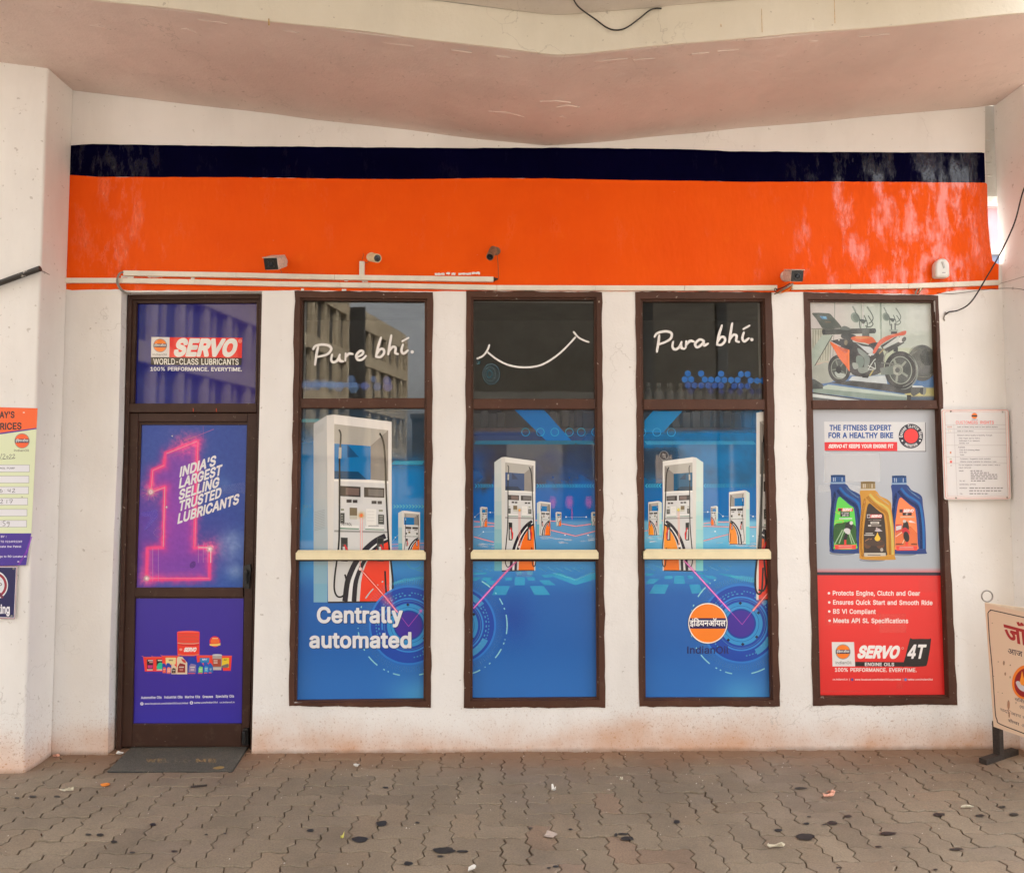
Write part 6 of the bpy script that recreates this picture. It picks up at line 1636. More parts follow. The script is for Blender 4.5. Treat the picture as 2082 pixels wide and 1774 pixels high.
arctext('ENGINE CLUTCH GEAR', 1094, 206, 99, 172, 376, 27, (232, 230, 230), 12); arctext('PROTECTION', 1094, 206, 126, 128, 52, 27, (232, 230, 230), 12, True)
A.ellipse(993, 260, 10, 10, (232, 230, 230), 1, 12); A.ellipse(1197, 260, 10, 10, (232, 230, 230), 1, 12)
A.rect(92, 404, 738, 744, (206, 206, 206), .5); A.poly([(20, 770), (560, 775), (560, 850), (20, 850)], (196, 198, 202), .35)
def bottle(dx, dy, body, hi, dk, cap, capd, lab):
    o = lambda pts: [(x+dx, y+dy) for x, y in pts]
    A.ellipse(300+dx, 1562+dy, 150, 22, (120, 124, 132), .8)
    A.blob(o([(165, 755), (330, 755), (390, 822), (470, 860), (515, 905), (525, 1000), (545, 1150), (556, 1300), (560, 1520), (545, 1560), (190, 1556), (152, 1500), (148, 1350), (158, 1120), (170, 980), (166, 850)]), body, 1, 3)
    for off, c, a in ((0, dk, .6), (24, mixc(body, dk, .5), .6)):
        A.blob(o([(172+off*.4, 990), (205+off*.3, 850), (225, 900), (205, 1000), (186+off*.2, 1180), (180+off*.2, 1420), (200, 1530), (170, 1510), (156+off*.3, 1350), (162+off*.3, 1130)]), c, a, 3)
    A.line(o([(240, 830), (300, 900), (390, 970), (452, 1010), (480, 1080), (500, 1250), (508, 1500)]), 34, mixc(body, dk, .65), .8, 3)
    A.line(o([(270, 800), (340, 880), (430, 935), (486, 985), (508, 1080), (528, 1250), (534, 1500)]), 26, hi, .75, 3)
    A.line(o([(345, 800), (420, 870), (490, 920)]), 10, mixc(hi, (255, 255, 255), .4), .5, 3)
    A.rect(160+dx, 734+dy, 334+dx, 758+dy, mixc(cap, (235, 235, 235), .55)); A.poly(o([(166, 664), (200, 654), (300, 654), (332, 662), (335, 738), (168, 740)]), cap)
    for k in range(8):
        x = 172+k*20; A.rect(x+dx, 684+dy, x+9+dx, 730+dy, mixc(capd, (250, 250, 250), .7 if k in (1, 2, 6) else .1), .9)
    A.rect(166+dx, 656+dy, 332+dx, 680+dy, capd, .9)
    A.blob(o([(265, 908), (300, 930), (380, 1000), (425, 1030), (438, 1080), (455, 1250), (462, 1440), (456, 1512), (215, 1512), (202, 1470), (200, 1250), (220, 1080), (240, 950)]), lab, 1, 3)
bottle(0, 0, (10, 54, 122), (30, 110, 186), (6, 24, 66), (14, 74, 140), (20, 60, 110), (92, 206, 74))
bottle(708, 8, (10, 52, 124), (32, 114, 190), (6, 24, 66), (14, 74, 140), (20, 60, 110), (240, 132, 76))
# green label: track, rider
for p in ([(215, 1080), (300, 1110), (420, 1050)], [(210, 1190), (300, 1180), (300, 1215), (205, 1215)]): A.line(p, 12, (190, 236, 90), .7, 3)
A.blob([(205, 1240), (300, 1210), (350, 1200), (455, 1250), (460, 1400), (455, 1450), (210, 1450)], (40, 60, 40), .9, 3)
for x0, x1 in ((215, 300), (260, 320), (440, 375), (410, 365)): A.line([(x0, 1450), (x1, 1290)], 12, (170, 210, 160), .8)
A.blob([(330, 1250), (345, 1210), (400, 1190), (420, 1250), (400, 1290), (340, 1290)], (34, 34, 34)); A.ellipse(402, 1210, 20, 22, (210, 206, 204), 1, 14); A.blob([(315, 1290), (350, 1270), (390, 1290), (380, 1340), (340, 1330)], (206, 204, 204)); A.ellipse(335, 1380, 22, 50, (26, 26, 26), 1, 16, .3)
A.poly([(205, 1462), (462, 1462), (456, 1512), (216, 1514)], (226, 70, 56)); A.rect(320, 1406, 344, 1460, (226, 60, 50))
for yy in (1472, 1494): A.rect(256, yy, 410, yy+8, (240, 180, 170), .8)
A.rect(248, 1040, 420, 1076, RED); A.rect(256, 1044, 290, 1076, (40, 36, 44)); A.text('SERVO', (298, 1070), (406, 1070), (6, -28), (240, 236, 236), 18); A.rect(276, 1080, 384, 1138, (36, 34, 36)); A.text('4T ZOOM', (290, 1106), (372, 1106), 18, (220, 220, 220), 8); A.text('10W-30', (296, 1132), (370, 1132), 18, (220, 220, 220), 8); A.rect(262, 1152, 412, 1168, (226, 240, 226), .8)
# orange label: road, red motorcycle with rider
A.poly([(915, 1300), (990, 1240), (1090, 1250), (1165, 1330), (1165, 1470), (915, 1470)], (206, 112, 66), .8); A.poly([(915, 1226), (990, 1226), (985, 1296), (915, 1330)], (196, 60, 56)); A.poly([(920, 1250), (985, 1238), (980, 1280), (920, 1300)], (206, 204, 206)); A.line([(915, 1370), (1000, 1310)], 10, (236, 190, 170)); A.line([(990, 1460), (1020, 1390)], 10, (240, 190, 160))
A.blob([(1000, 1230), (1020, 1190), (1056, 1200), (1070, 1260), (1060, 1290), (1000, 1290)], (36, 30, 30)); A.ellipse(1018, 1190, 20, 18, (196, 190, 190), 1, 14); A.blob([(984, 1300), (1020, 1262), (1064, 1290), (1080, 1330), (1040, 1350), (1000, 1330)], (196, 36, 46)); A.ellipse(1040, 1370, 34, 62, (30, 26, 26), 1, 18, -.2); A.poly([(1060, 1190), (1090, 1180), (1150, 1210), (1080, 1206)], (226, 210, 206))
A.poly([(920, 1474), (1168, 1474), (1164, 1528), (926, 1530)], (226, 66, 54)); A.rect(960, 1486, 1120, 1494, (240, 180, 170), .8); A.rect(956, 1504, 1126, 1512, (240, 180, 170), .8); A.rect(920, 1446, 1004, 1464, (60, 40, 34), .8); A.rect(1096, 1446, 1164, 1464, (60, 40, 34), .8); A.rect(1030, 1430, 1056, 1470, (226, 60, 50))
A.rect(960, 1052, 998, 1090, (60, 36, 40)); A.rect(998, 1052, 1124, 1088, (226, 60, 46)); A.text('SERVO', (1004, 1084), (1120, 1084), (6, -30), (240, 236, 236), 18); A.rect(996, 1092, 1102, 1124, (36, 32, 34)); A.text('4T', (1032, 1120), (1060, 1120), 22, (220, 220, 220), 8); A.rect(970, 1134, 1130, 1148, (244, 200, 176), .8)
# gold bottle in front
bottle(346, 76, (196, 140, 42), (236, 196, 104), (140, 92, 22), (150, 128, 84), (120, 98, 60), (52, 38, 32))
A.rect(584, 1112, 756, 1152, RED); A.rect(584, 1112, 622, 1152, (206, 200, 200)); A.ellipse(603, 1132, 15, 15, (80, 50, 50), 1, 16); A.text('SERVO', (630, 1146), (750, 1146), (5, -28), (242, 240, 238), 18)
A.rect(600, 1174, 640, 1182, (150, 140, 130), .8); A.rect(648, 1172, 748, 1183, (150, 140, 130), .8); A.rect(624, 1196, 724, 1222, (206, 200, 192)); A.rect(640, 1204, 708, 1214, (90, 80, 72), .8); A.rect(596, 1232, 634, 1250, (206, 200, 192)); A.rect(640, 1236, 748, 1246, (170, 160, 150))
A.rect(566, 1326, 652, 1336, (206, 200, 192)); A.rect(550, 1346, 668, 1356, (206, 200, 192)); A.poly([(668, 1300), (720, 1272), (764, 1306), (700, 1310)], (190, 180, 186)); A.rect(686, 1262, 706, 1300, (206, 190, 190), .8)
A.blob([(705, 1318), (718, 1352), (738, 1384), (728, 1412), (705, 1420), (682, 1412), (672, 1384), (692, 1352)], (236, 190, 50), 1, 3)
A.ellipse(590, 1460, 40, 46, (96, 62, 40), 1, 20); A.ellipse(740, 1460, 48, 50, (100, 60, 36), 1, 20); A.blob([(560, 1420), (620, 1390), (700, 1430), (780, 1420), (760, 1470), (600, 1470)], (70, 48, 36)); A.ellipse(754, 1520, 18, 22, (170, 160, 150), 1, 14); A.poly([(552, 1556), (800, 1556), (802, 1592), (560, 1600), (548, 1588)], (196, 186, 170)); A.rect(590, 1576, 740, 1586, (90, 80, 70), .8)
for st, pts in ((None, [(560, 1420), (610, 1390)]), (None, [(620, 1400), (640, 1392)])): A.line(pts, 10, (170, 120, 80), .8)
A.build('poster', M_PRINT, WP_[3][1], 'poster of three oil bottles above a red panel')

# ================================================================ boards hung on the masonry
def plate(name, q, y, th, mat, parent, bevel=.004, corner=0, n=5):
    """board with rounded corners, outline in photo pixels on plane y (front)"""
    pts = []
    cx = sum(p[0] for p in q)/4; cy = sum(p[1] for p in q)/4
    for i in range(4):
        p = Vector(q[i]); a = (Vector(q[i-1])-p); b = (Vector(q[(i+1) % 4])-p)
        if not corner: pts.append(tuple(p)); continue
        a0 = p+a.normalized()*corner; b0 = p+b.normalized()*corner
        for k in range(n+1):
            t = k/n
            v = a0*(1-t)**2+p*2*t*(1-t)+b0*t*t
            pts.append((v.x, v.y))
    return MB().prism([W(x, yy, y) for x, yy in pts], (0, th, 0)).build(name, mat, parent, bevel=bevel), pts
M_BOARD = simple('white_enamel_board', (.70, .66, .63, 1), .35, .05, 6, .1)
# customers' rights
rb = empty('notice_board', (2.93, -.02, 1.6), "white customers' rights notice board with a red rim, screwed beside the motorcycle window", 'notice board')
bq = [(1913.5, 830.5), (2051.5, 832), (2056.5, 1015.5), (1920, 1015.8)]
o, bpts = plate('board', bq, -.034, .006, M_BOARD, rb, .002, 5)
A, q = art(bq, -.0345, 0); A.clip = None
A.t = zz(1910, 820, 8.407)
RL = (222, 110, 100)
def loopline(A, pts, w, c, a=1.0):
    n = len(pts)
    for i in range(n):
        A.line([pts[i], pts[(i+1) % n]], w, c, a)
loopline(A, [(62, 118), (1150, 112), (1176, 140), (1206, 1600), (1180, 1622), (130, 1622), (104, 1596), (44, 140)], 7, RL); loopline(A, [(90, 142), (1128, 138), (1176, 1588), (134, 1588)], 4, RL, .8)
A.poly([(94, 146), (1124, 142), (1172, 1584), (138, 1584)], (206, 204, 206), .75)
emblem(A, 597, 212, 47, False, (200, 120, 100)); A.rect(546, 270, 656, 278, (120, 110, 110), .8)
A.text('CUSTOMERS', (278, 350), (655, 350), 52, (226, 92, 84), 2); A.text('RIGHTS', (698, 350), (930, 350), 52, (226, 82, 72), 3)
for yy, x0, x1 in ((364, 92, 1134), (438, 96, 1134), (498, 98, 1138), (714, 106, 1144), (910, 118, 1156), (1022, 122, 1160)): A.line([(x0, yy), (x1, yy)], 3.5, (120, 112, 116), .9)
A.line([(244, 364), (304, 1584)], 3.5, (130, 122, 126), .9)
for st, x0, x1, yy in (('Insist on Meter being reset to Zero before delivery', 300, 995, 410), ('Insist on Cash Memo', 302, 580, 480), ('Reassure about Quality & Quantity Through', 304, 900, 552), ('Filter Paper test for Petrol', 330, 690, 604), ('Calibrated 5 Ltr. Measure', 332, 684, 646), ('Density Test', 336, 504, 688), ('Available', 316, 436, 758), ('Free Air & Drinking Water', 342, 690, 804), ('First Aid', 344, 460, 844), ('Toilet', 348, 420, 886), ('Complaint / Suggestion book available', 350, 874, 954), ('Citizens charter available for reference / sale', 352, 972, 1002), ('For any suggestion / complaint, please contact / write to', 330, 1036, 1060), ('FIELD OFFICER', 330, 540, 1108), ('NAME', 334, 412, 1160), ('TEL. NO.', 340, 440, 1332), ('DIVISIONAL OFFICE', 342, 620, 1392), ('ADDRESS', 340, 472, 1454), ('TEL.', 346, 402, 1552)):
    A.text(st, (x0, yy), (x1, yy), 20, (74, 66, 74), 5)
for x0, x1, yy in ((530, 742, 1150), (534, 846, 1182), (534, 984, 1214), (534, 990, 1247), (534, 988, 1282), (538, 786, 1320), (512, 1082, 1444), (508, 1070, 1490), (512, 836, 1540)):
    x = x0
    while x < x1:
        ww = random.uniform(30, 80); A.rect(x, yy-9, min(x+ww, x1), yy+9, (112, 104, 110), .8); x += ww+14
for x0, y0, x1, y1, c, a in ((130, 384, 214, 420, (236, 170, 160), .6), (140, 450, 200, 488, (236, 180, 170), .5), (176, 820, 204, 858, (232, 130, 90), .7), (178, 976, 216, 1016, (232, 70, 56), .9), (170, 936, 210, 962, (200, 200, 130), .5), (186, 1046, 208, 1072, (236, 170, 160), .5)): A.rect(x0, y0, x1, y1, c, a)
A.build('printed_face', M_SIGNP, rb)
for x, y in ((196, 136), (1080, 146), (284, 1612), (1158, 1606)):
    p = zz(1910, 820, 8.407)(x, y); MB().cyl(W(*p, -.033), W(*p, -.038), .006, .005, 10).build('screw', M_STEEL, rb)

# fuel price board on the left pillar (only its right part is in the picture)
PY = -.275
pb = empty('price_board', (-2.75, -.27, 1.6), "pale green today's fuel prices board with an orange heading, at the left edge", 'price board')
pq = [(-46, 823), (77, 829), (52, 1149), (-60, 1140)]
pg = [(-40, 826), (76.5, 829.5), (74, 872), (64, 1083), (53, 1149), (-55, 1140)]
MB().prism([W(x, y, PY) for x, y in pg], (0, .006, 0)).build('board', M_BOARD, pb, bevel=.001)
A = Art(lambda px, py: W(px, py, PY-.0004), (0, -1, 0), None)
A.t = zz(0, 820, 3.923)
A.poly([(-156, 26), (300, 38), (292, 200), (250, 1034), (-190, 1034)], (214, 222, 186)); A.poly([(-156, 26), (300, 38), (292, 196), (-180, 262)], (240, 100, 40)); A.poly([(292, 194), (292, 204), (-180, 272), (-180, 258)], (80, 44, 140)); A.poly([(250, 1034), (208, 1288), (-210, 1300), (-190, 1034)], (66, 40, 146))
A.line([(252, 1060), (214, 1180), (150, 1284)], 16, (130, 60, 180), .8)
A.text("TODAY'S", (-112, 116), (116, 113), 48, (42, 30, 34), 11); A.text('PRICES', (-38, 208), (172, 204), 50, (42, 30, 34), 11)
emblem(A, 176, 298, 55, True, (150, 140, 120), org=(240, 96, 44)); A.text('IndianOil', (112, 383), (232, 383), 18, (96, 92, 76), 3)
HW = (62, 62, 58)
for p in ([(2, 440), (16, 398)], [(22, 410), (34, 404), (40, 414), (22, 438), (44, 440)], [(58, 418), (52, 428), (60, 434), (66, 424), (58, 418)], [(74, 414), (84, 406), (90, 416), (74, 438), (94, 438)], [(100, 412), (112, 404), (116, 414), (100, 436), (122, 434)]): A.line(p, 3.4, HW, 1, 4)
A.line([(0, 446), (118, 438)], 2.4, HW)
for y0, y1, x1 in ((488, 546, 236), (576, 634, 232), (662, 722, 229), (752, 810, 222), (842, 898, 217), (930, 986, 214)):
    A.rect(-140, y0, x1, y1, (140, 140, 150)); A.rect(-140, y0+3, x1-3, y1-3, (222, 222, 228))
A.text('PETROL PUMP', (-40, 522), (118, 522), 13, (90, 90, 96), 6)
for p in ([(10, 678), (0, 696), (4, 708), (18, 704), (16, 692), (4, 694)], [(36, 690), (38, 690)], [(36, 704), (38, 704)], [(66, 680), (64, 696), (86, 694)], [(82, 680), (80, 708)], [(100, 684), (114, 678), (116, 688), (98, 708), (122, 706)],
          [(4, 772), (16, 764), (20, 776), (4, 796), (24, 794)], [(38, 770), (40, 770)], [(56, 766), (54, 796)], [(70, 768), (100, 766), (84, 798)], [(76, 782), (96, 780)],
          [(8, 944), (10, 944)], [(8, 960), (10, 960)], [(44, 936), (26, 938), (26, 952), (40, 956), (38, 972), (20, 974)], [(74, 944), (60, 942), (56, 954), (70, 956), (74, 944), (72, 970), (60, 982)]): A.line(p, 3.6, HW, 1, 3 if len(p) > 2 else 0)
A.ellipse(176, 744, 5, 4, (110, 100, 90), 1, 8)
for st, x0, x1, yy in (('MAINTAINED BY :', -150, 52, 1068), ('SEND MESSAGE TO 9224992249', -170, 176, 1108), ('to Locate the Petrol', -60, 170, 1147), ('Pump, go to RO Locator at', -80, 212, 1226)): A.text(st, (x0, yy), (x1, yy), 15, (222, 216, 236), 8)
A.ellipse(190, 72, 9, 6, (236, 200, 180), 1, 10); A.ellipse(146, 1260, 9, 6, (200, 190, 210), 1, 10)
A.build('printed_face', M_SIGNP, pb)

# no smoking plate
ns = empty('warning_plate', (-2.8, -.27, .85), 'dark blue no smoking plate under the price board, cut by the left edge', 'warning sign')
nq = [(-66, 1150), (35, 1150.5), (30, 1258), (-70, 1256)]
MB().prism([W(x, y, PY) for x, y in nq], (0, .008, 0)).build('board', M_BOARD, ns, bevel=.002)
A = Art(lambda px, py: W(px, py, PY-.0004), (0, -1, 0), None)
A.t = zz(0, 820, 3.923)
A.poly([(-250, 1296), (137, 1297), (118, 1716), (-268, 1706)], (150, 60, 80)); A.poly([(-246, 1300), (133, 1301), (115, 1711), (-264, 1701)], (210, 206, 214)); A.poly([(-240, 1306), (128, 1307), (110, 1704), (-258, 1694)], (26, 24, 82))
A.ellipse(-48, 1448, 112, 116, (218, 222, 228), 1, 50); A.ring(-48, 1448, 84, 104, (150, 40, 60), 1); A.line([(-118, 1380), (24, 1548)], 20, (110, 36, 70))
A.line([(-120, 1456), (-10, 1440)], 18, (40, 36, 60)); A.ring(4, 1441, 7, 12, (70, 30, 60), 1, n=20)
A.text('No Smoking', (-222, 1668), (78, 1672), 66, (232, 230, 236), 12)
A.build('printed_face', M_SIGNP, ns)
for x, y in ((109, 1316), (93, 1692)):
    p = zz(0, 820, 3.923)(x, y); MB().cyl(W(*p, PY), W(*p, PY-.006), .006, .004, 10).build('screw', M_STEEL, ns)

# standing hindi sign at the right, turned towards the pumps
ang = R(62)
sdir = Vector((math.cos(ang), -math.sin(ang), 0)); snrm = Vector((-math.sin(ang), -math.cos(ang), 0))
sp0 = Vector((2.795, -.10, 0))
SW = lambda px, py, off=0.0: WP(px, py, sp0+snrm*off, snrm)
hs_ = empty('standing_sign', (sp0.x, sp0.y, 0), 'cream metal Hindi sign on an iron stand, orange oval lamp emblem, at right edge', 'sign')
tl, bl = SW(2002, 1224), SW(2020, 1477)
LEN = .74
tr_ = tl+sdir*LEN; br_ = bl+sdir*(LEN-.02)
M_SIGNB = frame_paint('cream_sign_enamel', (.70, .58, .44, 1), .0)
MB().prism([tl, tr_, br_, bl], snrm*-.012).build('board', M_SIGNB, hs_, bevel=.003)
A = Art(lambda px, py: SW(px, py, .0006), snrm, None)
A.t = zz(1900, 1180, 4.643)
CRM = (226, 196, 164)
A.poly([(474, 212), (1100, 352), (1100, 1570), (558, 1376)], (226, 198, 170))
A.line([(1100, 402), (845, 346), (560, 282), (530, 280), (508, 300), (506, 340), (520, 560), (545, 820), (566, 1120), (576, 1260), (590, 1310), (620, 1352), (845, 1440), (1100, 1540)], 9, (54, 34, 40), 1, 4)
DR = (170, 34, 34)
A.hindi('जाँच', (668, 556), (1010, 646), (-16, -140), DR, .03)
A.hindi('आज ही हमसे', (694, 686), (1080, 776), (-4, -48), (58, 40, 56), .012)
A.ellipse(862, 956, 130, 162, (240, 128, 34), 1, 44, .12); A.ellipse(866, 962, 112, 138, (150, 26, 26), 1, 44, .12)
A.blob([(768, 958), (800, 948), (840, 990), (900, 1000), (960, 980), (950, 1040), (860, 1050), (800, 1020)], (206, 200, 204), 1, 3); A.blob([(826, 852), (842, 910), (856, 950), (846, 984), (822, 984), (806, 950), (816, 906)], (246, 150, 40), 1, 3)
A.hindi('विशेष जानकारी', (758, 1128), (1090, 1240), (-2, -26), (96, 80, 92), .006); A.hindi('(यहाँ)', (806, 1196), (890, 1226), (-2, -24), (96, 80, 92), .006)
A.hindi('यदि आप कोई सुझाव', (622, 1226), (1080, 1386), (-2, -26), (130, 108, 104), .006); A.hindi('सेवा अधिकारी', (696, 1330), (1060, 1456), (-2, -26), (110, 92, 96), .006)
RU = (150, 84, 40)
for x, y, rx, ry in ((655, 776, 9, 22), (602, 764, 5, 6), (668, 878, 8, 16), (714, 910, 5, 12), (716, 796, 6, 8), (640, 1060, 4, 6), (600, 1050, 3, 5), (545, 400, 4, 6), (700, 1170, 12, 46), (706, 1262, 7, 30), (770, 1150, 4, 12), (560, 900, 4, 5), (740, 520, 3, 4)): A.ellipse(x, y, rx, ry, RU, .75, 12)
A.build('printed_face', M_SIGNP, hs_)
fm = MB()
b0 = SW(2026, 1476, -.02); b1 = SW(2030, 1524, -.02); b0 = Vector((b1.x, b1.y, b0.z+.03))
for off in (0.0, LEN-.2):
    if True:
        fm = MB()
        p = b1+sdir*off; p.z = 0
        fm.box(-.02, .02, -.02, .02, .02, b0.z, Matrix.Translation(p) @ Matrix.Rotation(-ang, 4, 'Z'))
        fm.box(-.021, .021, -.16, .17, 0, .03, Matrix.Translation(p) @ Matrix.Rotation(-ang, 4, 'Z'))
        fm.build('stand', M_RUST, hs_, bevel=.002)
rp = SW(2007, 1211.5, -.006)
rg = MB()
n = 28
loops = []
for i in range(n):
    t = 2*math.pi*i/n
    c = rp+Vector((math.cos(t)*.032, 0, math.sin(t)*.032)); ax = Vector((math.cos(t), 0, math.sin(t)))
    loops.append([c+ax*(.0042*math.cos(a))+Vector((0, .0042*math.sin(a), 0)) for a in [2*math.pi*k/8 for k in range(8)]])
rg.loft(loops+[loops[0]])
rg.build('hanging_ring', M_STEEL, hs_, smooth_=True)

# ================================================================ trunking, cameras, cables
def strip(mb, pts, h, y0, th):
    """flat box strip along pixel points (top edge)"""
    for a, b in zip(pts[:-1], pts[1:]):
        q = [W(a[0], a[1], y0), W(b[0]-.35, b[1], y0), W(b[0]-.35, b[1]+h, y0), W(a[0], a[1]+h, y0)]
        mb.prism(q, (0, th, 0))
t1 = empty('cable_trunking', W(1000, 578, -.01), 'long ivory cable trunking along the foot of the orange band, over door and windows', 'trunking')
mb = MB(); strip(mb, [(128, 564.5), (250, 564.7), (395, 567.5), (460, 569.5), (690, 573.5), (752, 574.2), (1010, 579.2), (1210, 579.8), (1392, 580.2), (1581, 579.4)], 10.2, -.022, .0195)
mb.build('channel', M_TRUNK, t1, bevel=.0025)
mb = MB(); strip(mb, [(1611, 578.4), (1730, 577.3), (1848, 576), (1940, 572.6), (2034, 568.6)], 10, -.022, .0195)
mb.build('channel', M_TRUNK, t1, bevel=.0025)
t2 = empty('cable_trunking', W(620, 555, -.01), 'shorter ivory trunking above the long one, an upright stub rising to a camera', 'trunking')
mb = MB(); strip(mb, [(250, 549.5), (480, 553.5), (680, 558), (1003.5, 562)], 10.2, -.026, .0235)
mb.build('channel', M_TRUNK, t2, bevel=.0025)
mb = MB(); mb.prism([W(x, y, -.027) for x, y in ((730.6, 530.5), (740.8, 530.6), (740.2, 559), (730.2, 559))], (0, .0245, 0))
mb.build('upright_stub', M_TRUNK, t2, bevel=.0025)
mb = MB(); mb.prism([W(x, y, -.02) for x, y in ((1003.6, 563), (1013, 566.5), (1003.6, 571))], (0, .017, 0))
mb.build('end_clip', M_RUST, t2)
# paint scars where older trunking was torn off
rnd = random.Random(9)
for x0, x1, yy in ((884, 904, 557.3), (907, 915, 556), (918, 926, 557), (932, 958, 556.6), (959, 976, 555.4), (700, 708, 570), (736, 748, 571), (246, 272, 563), (300, 330, 562), (388, 396, 566), (612, 618, 589), (695, 704, 590)):
    pts = []
    n = 7
    for i in range(n+1): pts.append((x0+(x1-x0)*i/n, yy-1.6-rnd.random()*1.6))
    for i in range(n, -1, -1): pts.append((x0+(x1-x0)*i/n, yy+1.2+rnd.random()*1.8))
    lp = [W(x, y, -.0036) for x, y in pts]
    MB().add(lp, tessellate_polygon([[Vector((p.x, p.z, 0)) for p in lp]])).build('bare_plaster_patch', M_PIL, wall)

def obox(mb, c, fwd, up, w, h, d, taper=1.0):
    """box from c backwards along -fwd; w,h at the front"""
    f = fwd.normalized(); r = f.cross(up).normalized(); u = r.cross(f).normalized()
    fr = [c+r*(sx*w/2)+u*(sy*h/2) for sx, sy in ((-1, -1), (1, -1), (1, 1), (-1, 1))]
    bk_ = [c-f*d+r*(sx*w/2*taper)+u*(sy*h/2*taper) for sx, sy in ((-1, -1), (1, -1), (1, 1), (-1, 1))]
    return mb.loft([fr, bk_], True, True)
UP = Vector((0, 0, 1))
def box_camera(front, back, w, h, label, base, shell, hood=True):
    f = front-back
    e = empty('security_camera', base, label, 'camera', 'security cameras on the orange band')
    hs0 = obox(MB(), front, f, UP, w, h, f.length, .92).build('housing', shell, e, bevel=.009, seg=3)
    fd = f.normalized(); r = fd.cross(UP).normalized(); u = r.cross(fd)
    obox(MB(), front+fd*.004, f, UP, w*.93, h*.92, .006).build('face_plate', M_BLACKGLOSS, hs0, bevel=.006, seg=3)
    mb = MB(); mb.lathe(front+fd*.0035, fd, [(0, h*.2), (.006, h*.2), (.007, h*.15), (.004, h*.12)], 18); mb.build('lens', M_LENS, hs0, smooth_=False)
    for k in range(4):
        t = R(45+90*k); p = front+fd*.003+r*(w*.27*math.cos(t))+u*(h*.27*math.sin(t)); MB().cyl(p, p+fd*.003, .006, .005, 10).build('infrared_lamp', M_BLACK, hs0)
    if hood:
        mb = MB(); c = front+fd*.012+u*(h/2+.002); obox(mb, c, f, UP, w*1.02, .005, f.length*.9); mb.build('sun_hood', shell, hs0, bevel=.002)
    mb = MB(); mid = back+f*.2
    mb.tube([mid, Vector((back.x, -.05, back.z-.01)), Vector((base.x, -.012, base.z))], .010, 8, 4); mb.cyl(Vector((base.x, -.003, base.z)), Vector((base.x, -.014, base.z)), .034, .032, 22); mb.build('bracket', shell, e)
    return e
c1 = box_camera(W(551, 536.5, -.20), W(571, 531, -.06), .086, .070, 'white boxy security camera with a black face, leftmost of the cameras on the orange band', W(574, 532, 0), M_DIRTYW)
c4 = box_camera(W(1621, 561, -.20), W(1602, 560, -.06), .076, .066, 'white boxy security camera above the gap beside the motorcycle window, cables trailing below', W(1597, 562, 0), M_DIRTYW)
def tube_camera(front, back, r, label, base, shell, lensr):
    f = (front-back); fd = f.normalized()
    e = empty('security_camera', base, label, 'camera', 'security cameras on the orange band')
    L = f.length
    hs0 = MB().lathe(back, fd, [(0, r*.72), (.012, r*.95), (.02, r), (L*.55, r), (L*.57, r*1.03), (L*.8, r*1.03), (L, r*1.0), (L, r*.84), (L-.006, r*.8)], 26).build('housing', shell, e)
    MB().lathe(front-fd*.005, fd, [(0, r*.8), (.003, r*.8), (.004, r*.4)], 22).build('face_plate', M_BLACKGLOSS, hs0)
    MB().lathe(front-fd*.001, fd, [(0, lensr), (.006, lensr*.95), (.007, lensr*.6), (.005, lensr*.4)], 18).build('lens', M_LENS, hs0)
    mb = MB(); mb.tube([back+fd*.02, (back+base)/2+Vector((0, 0, .004)), Vector((base.x, -.010, base.z))], .009, 8, 4); mb.cyl(Vector((base.x, -.003, base.z)), Vector((base.x, -.013, base.z)), .026, .024, 20); mb.build('bracket', shell, e)
    return e
tube_camera(W(767.5, 525, -.17), W(751, 522.5, -.07), .0255, 'yellowed round security camera above the upright trunking stub', W(756, 522, 0), M_CREAMP, .011)
tube_camera(W(996, 522.5, -.16), W(1004, 505, -.07), .0225, 'rusty round security camera hanging downward, at the end of the short trunking', W(1009, 511, 0), M_BROWNCAM, .012)
def cable(name, pts, r, mat, label, group=None, cat='cable', sm=6):
    mb = MB().tube([p if isinstance(p, Vector) else W(*p) for p in pts], r, 8, sm)
    return tag(mb.build(name, mat, None, smooth_=True), label, cat, group)
cable('camera_wire', [(1010, 515, -.02), (1012, 530, -.012), (1013, 548, -.008), (1013.5, 566, -.008)], .0016, M_WIREO, 'thin wire dropping from the rusty round camera to the trunking end')
cable('camera_wire', [(736, 531, -.02), (737, 524, -.02), (739, 519, -.012), (738, 515, -.01)], .0014, M_WIREO, 'tiny wire end poking up out of the upright stub')
cable('camera_wire', [(752, 527, -.06), (747, 534, -.03), (742, 533, -.02), (738, 532, -.02)], .0016, M_WIREO, 'thin wire curling from the yellowed camera into the upright stub')
cable('camera_wire', [(567, 540, -.06), (570, 548, -.02), (573, 554, -.012)], .0016, M_WIREO, 'short wire hanging under the leftmost boxy camera')
# siren box
al = empty('alarm_siren', W(1917, 545, 0), 'white domed alarm siren box on the orange band near the right end', 'alarm')
pts = []
for i in range(15):
    t = math.pi*i/14
    pts.append((1917.3-14.4*math.cos(t)*(1 if i not in (0, 14) else 1), 541-16.5*math.sin(t)))
outl = [(1903.4, 560)]+pts[:]+[(1932, 560.5), (1929.5, 563.5), (1906, 563.3)]
MB().prism([W(x, y, -.055) for x, y in outl], (0, .052, 0)).build('cover', M_WHITEP, al, bevel=.012, seg=4)
MB().prism([W(x, y, -.0585) for x, y in ((1914.5, 532), (1919, 531.5), (1922, 544), (1918.5, 545.5))], (0, .006, 0)).build('strobe_window', simple('grey_strobe', (.45, .43, .41, 1), .25, .1, 20, 0), al, bevel=.002)
A = Art(lambda px, py: W(px, py, -.0556), (0, -1, 0), None); A.rect(1915.5, 553.2, 1922.5, 555, (150, 140, 150), .8); A.build('maker_mark', M_SIGNP, al)
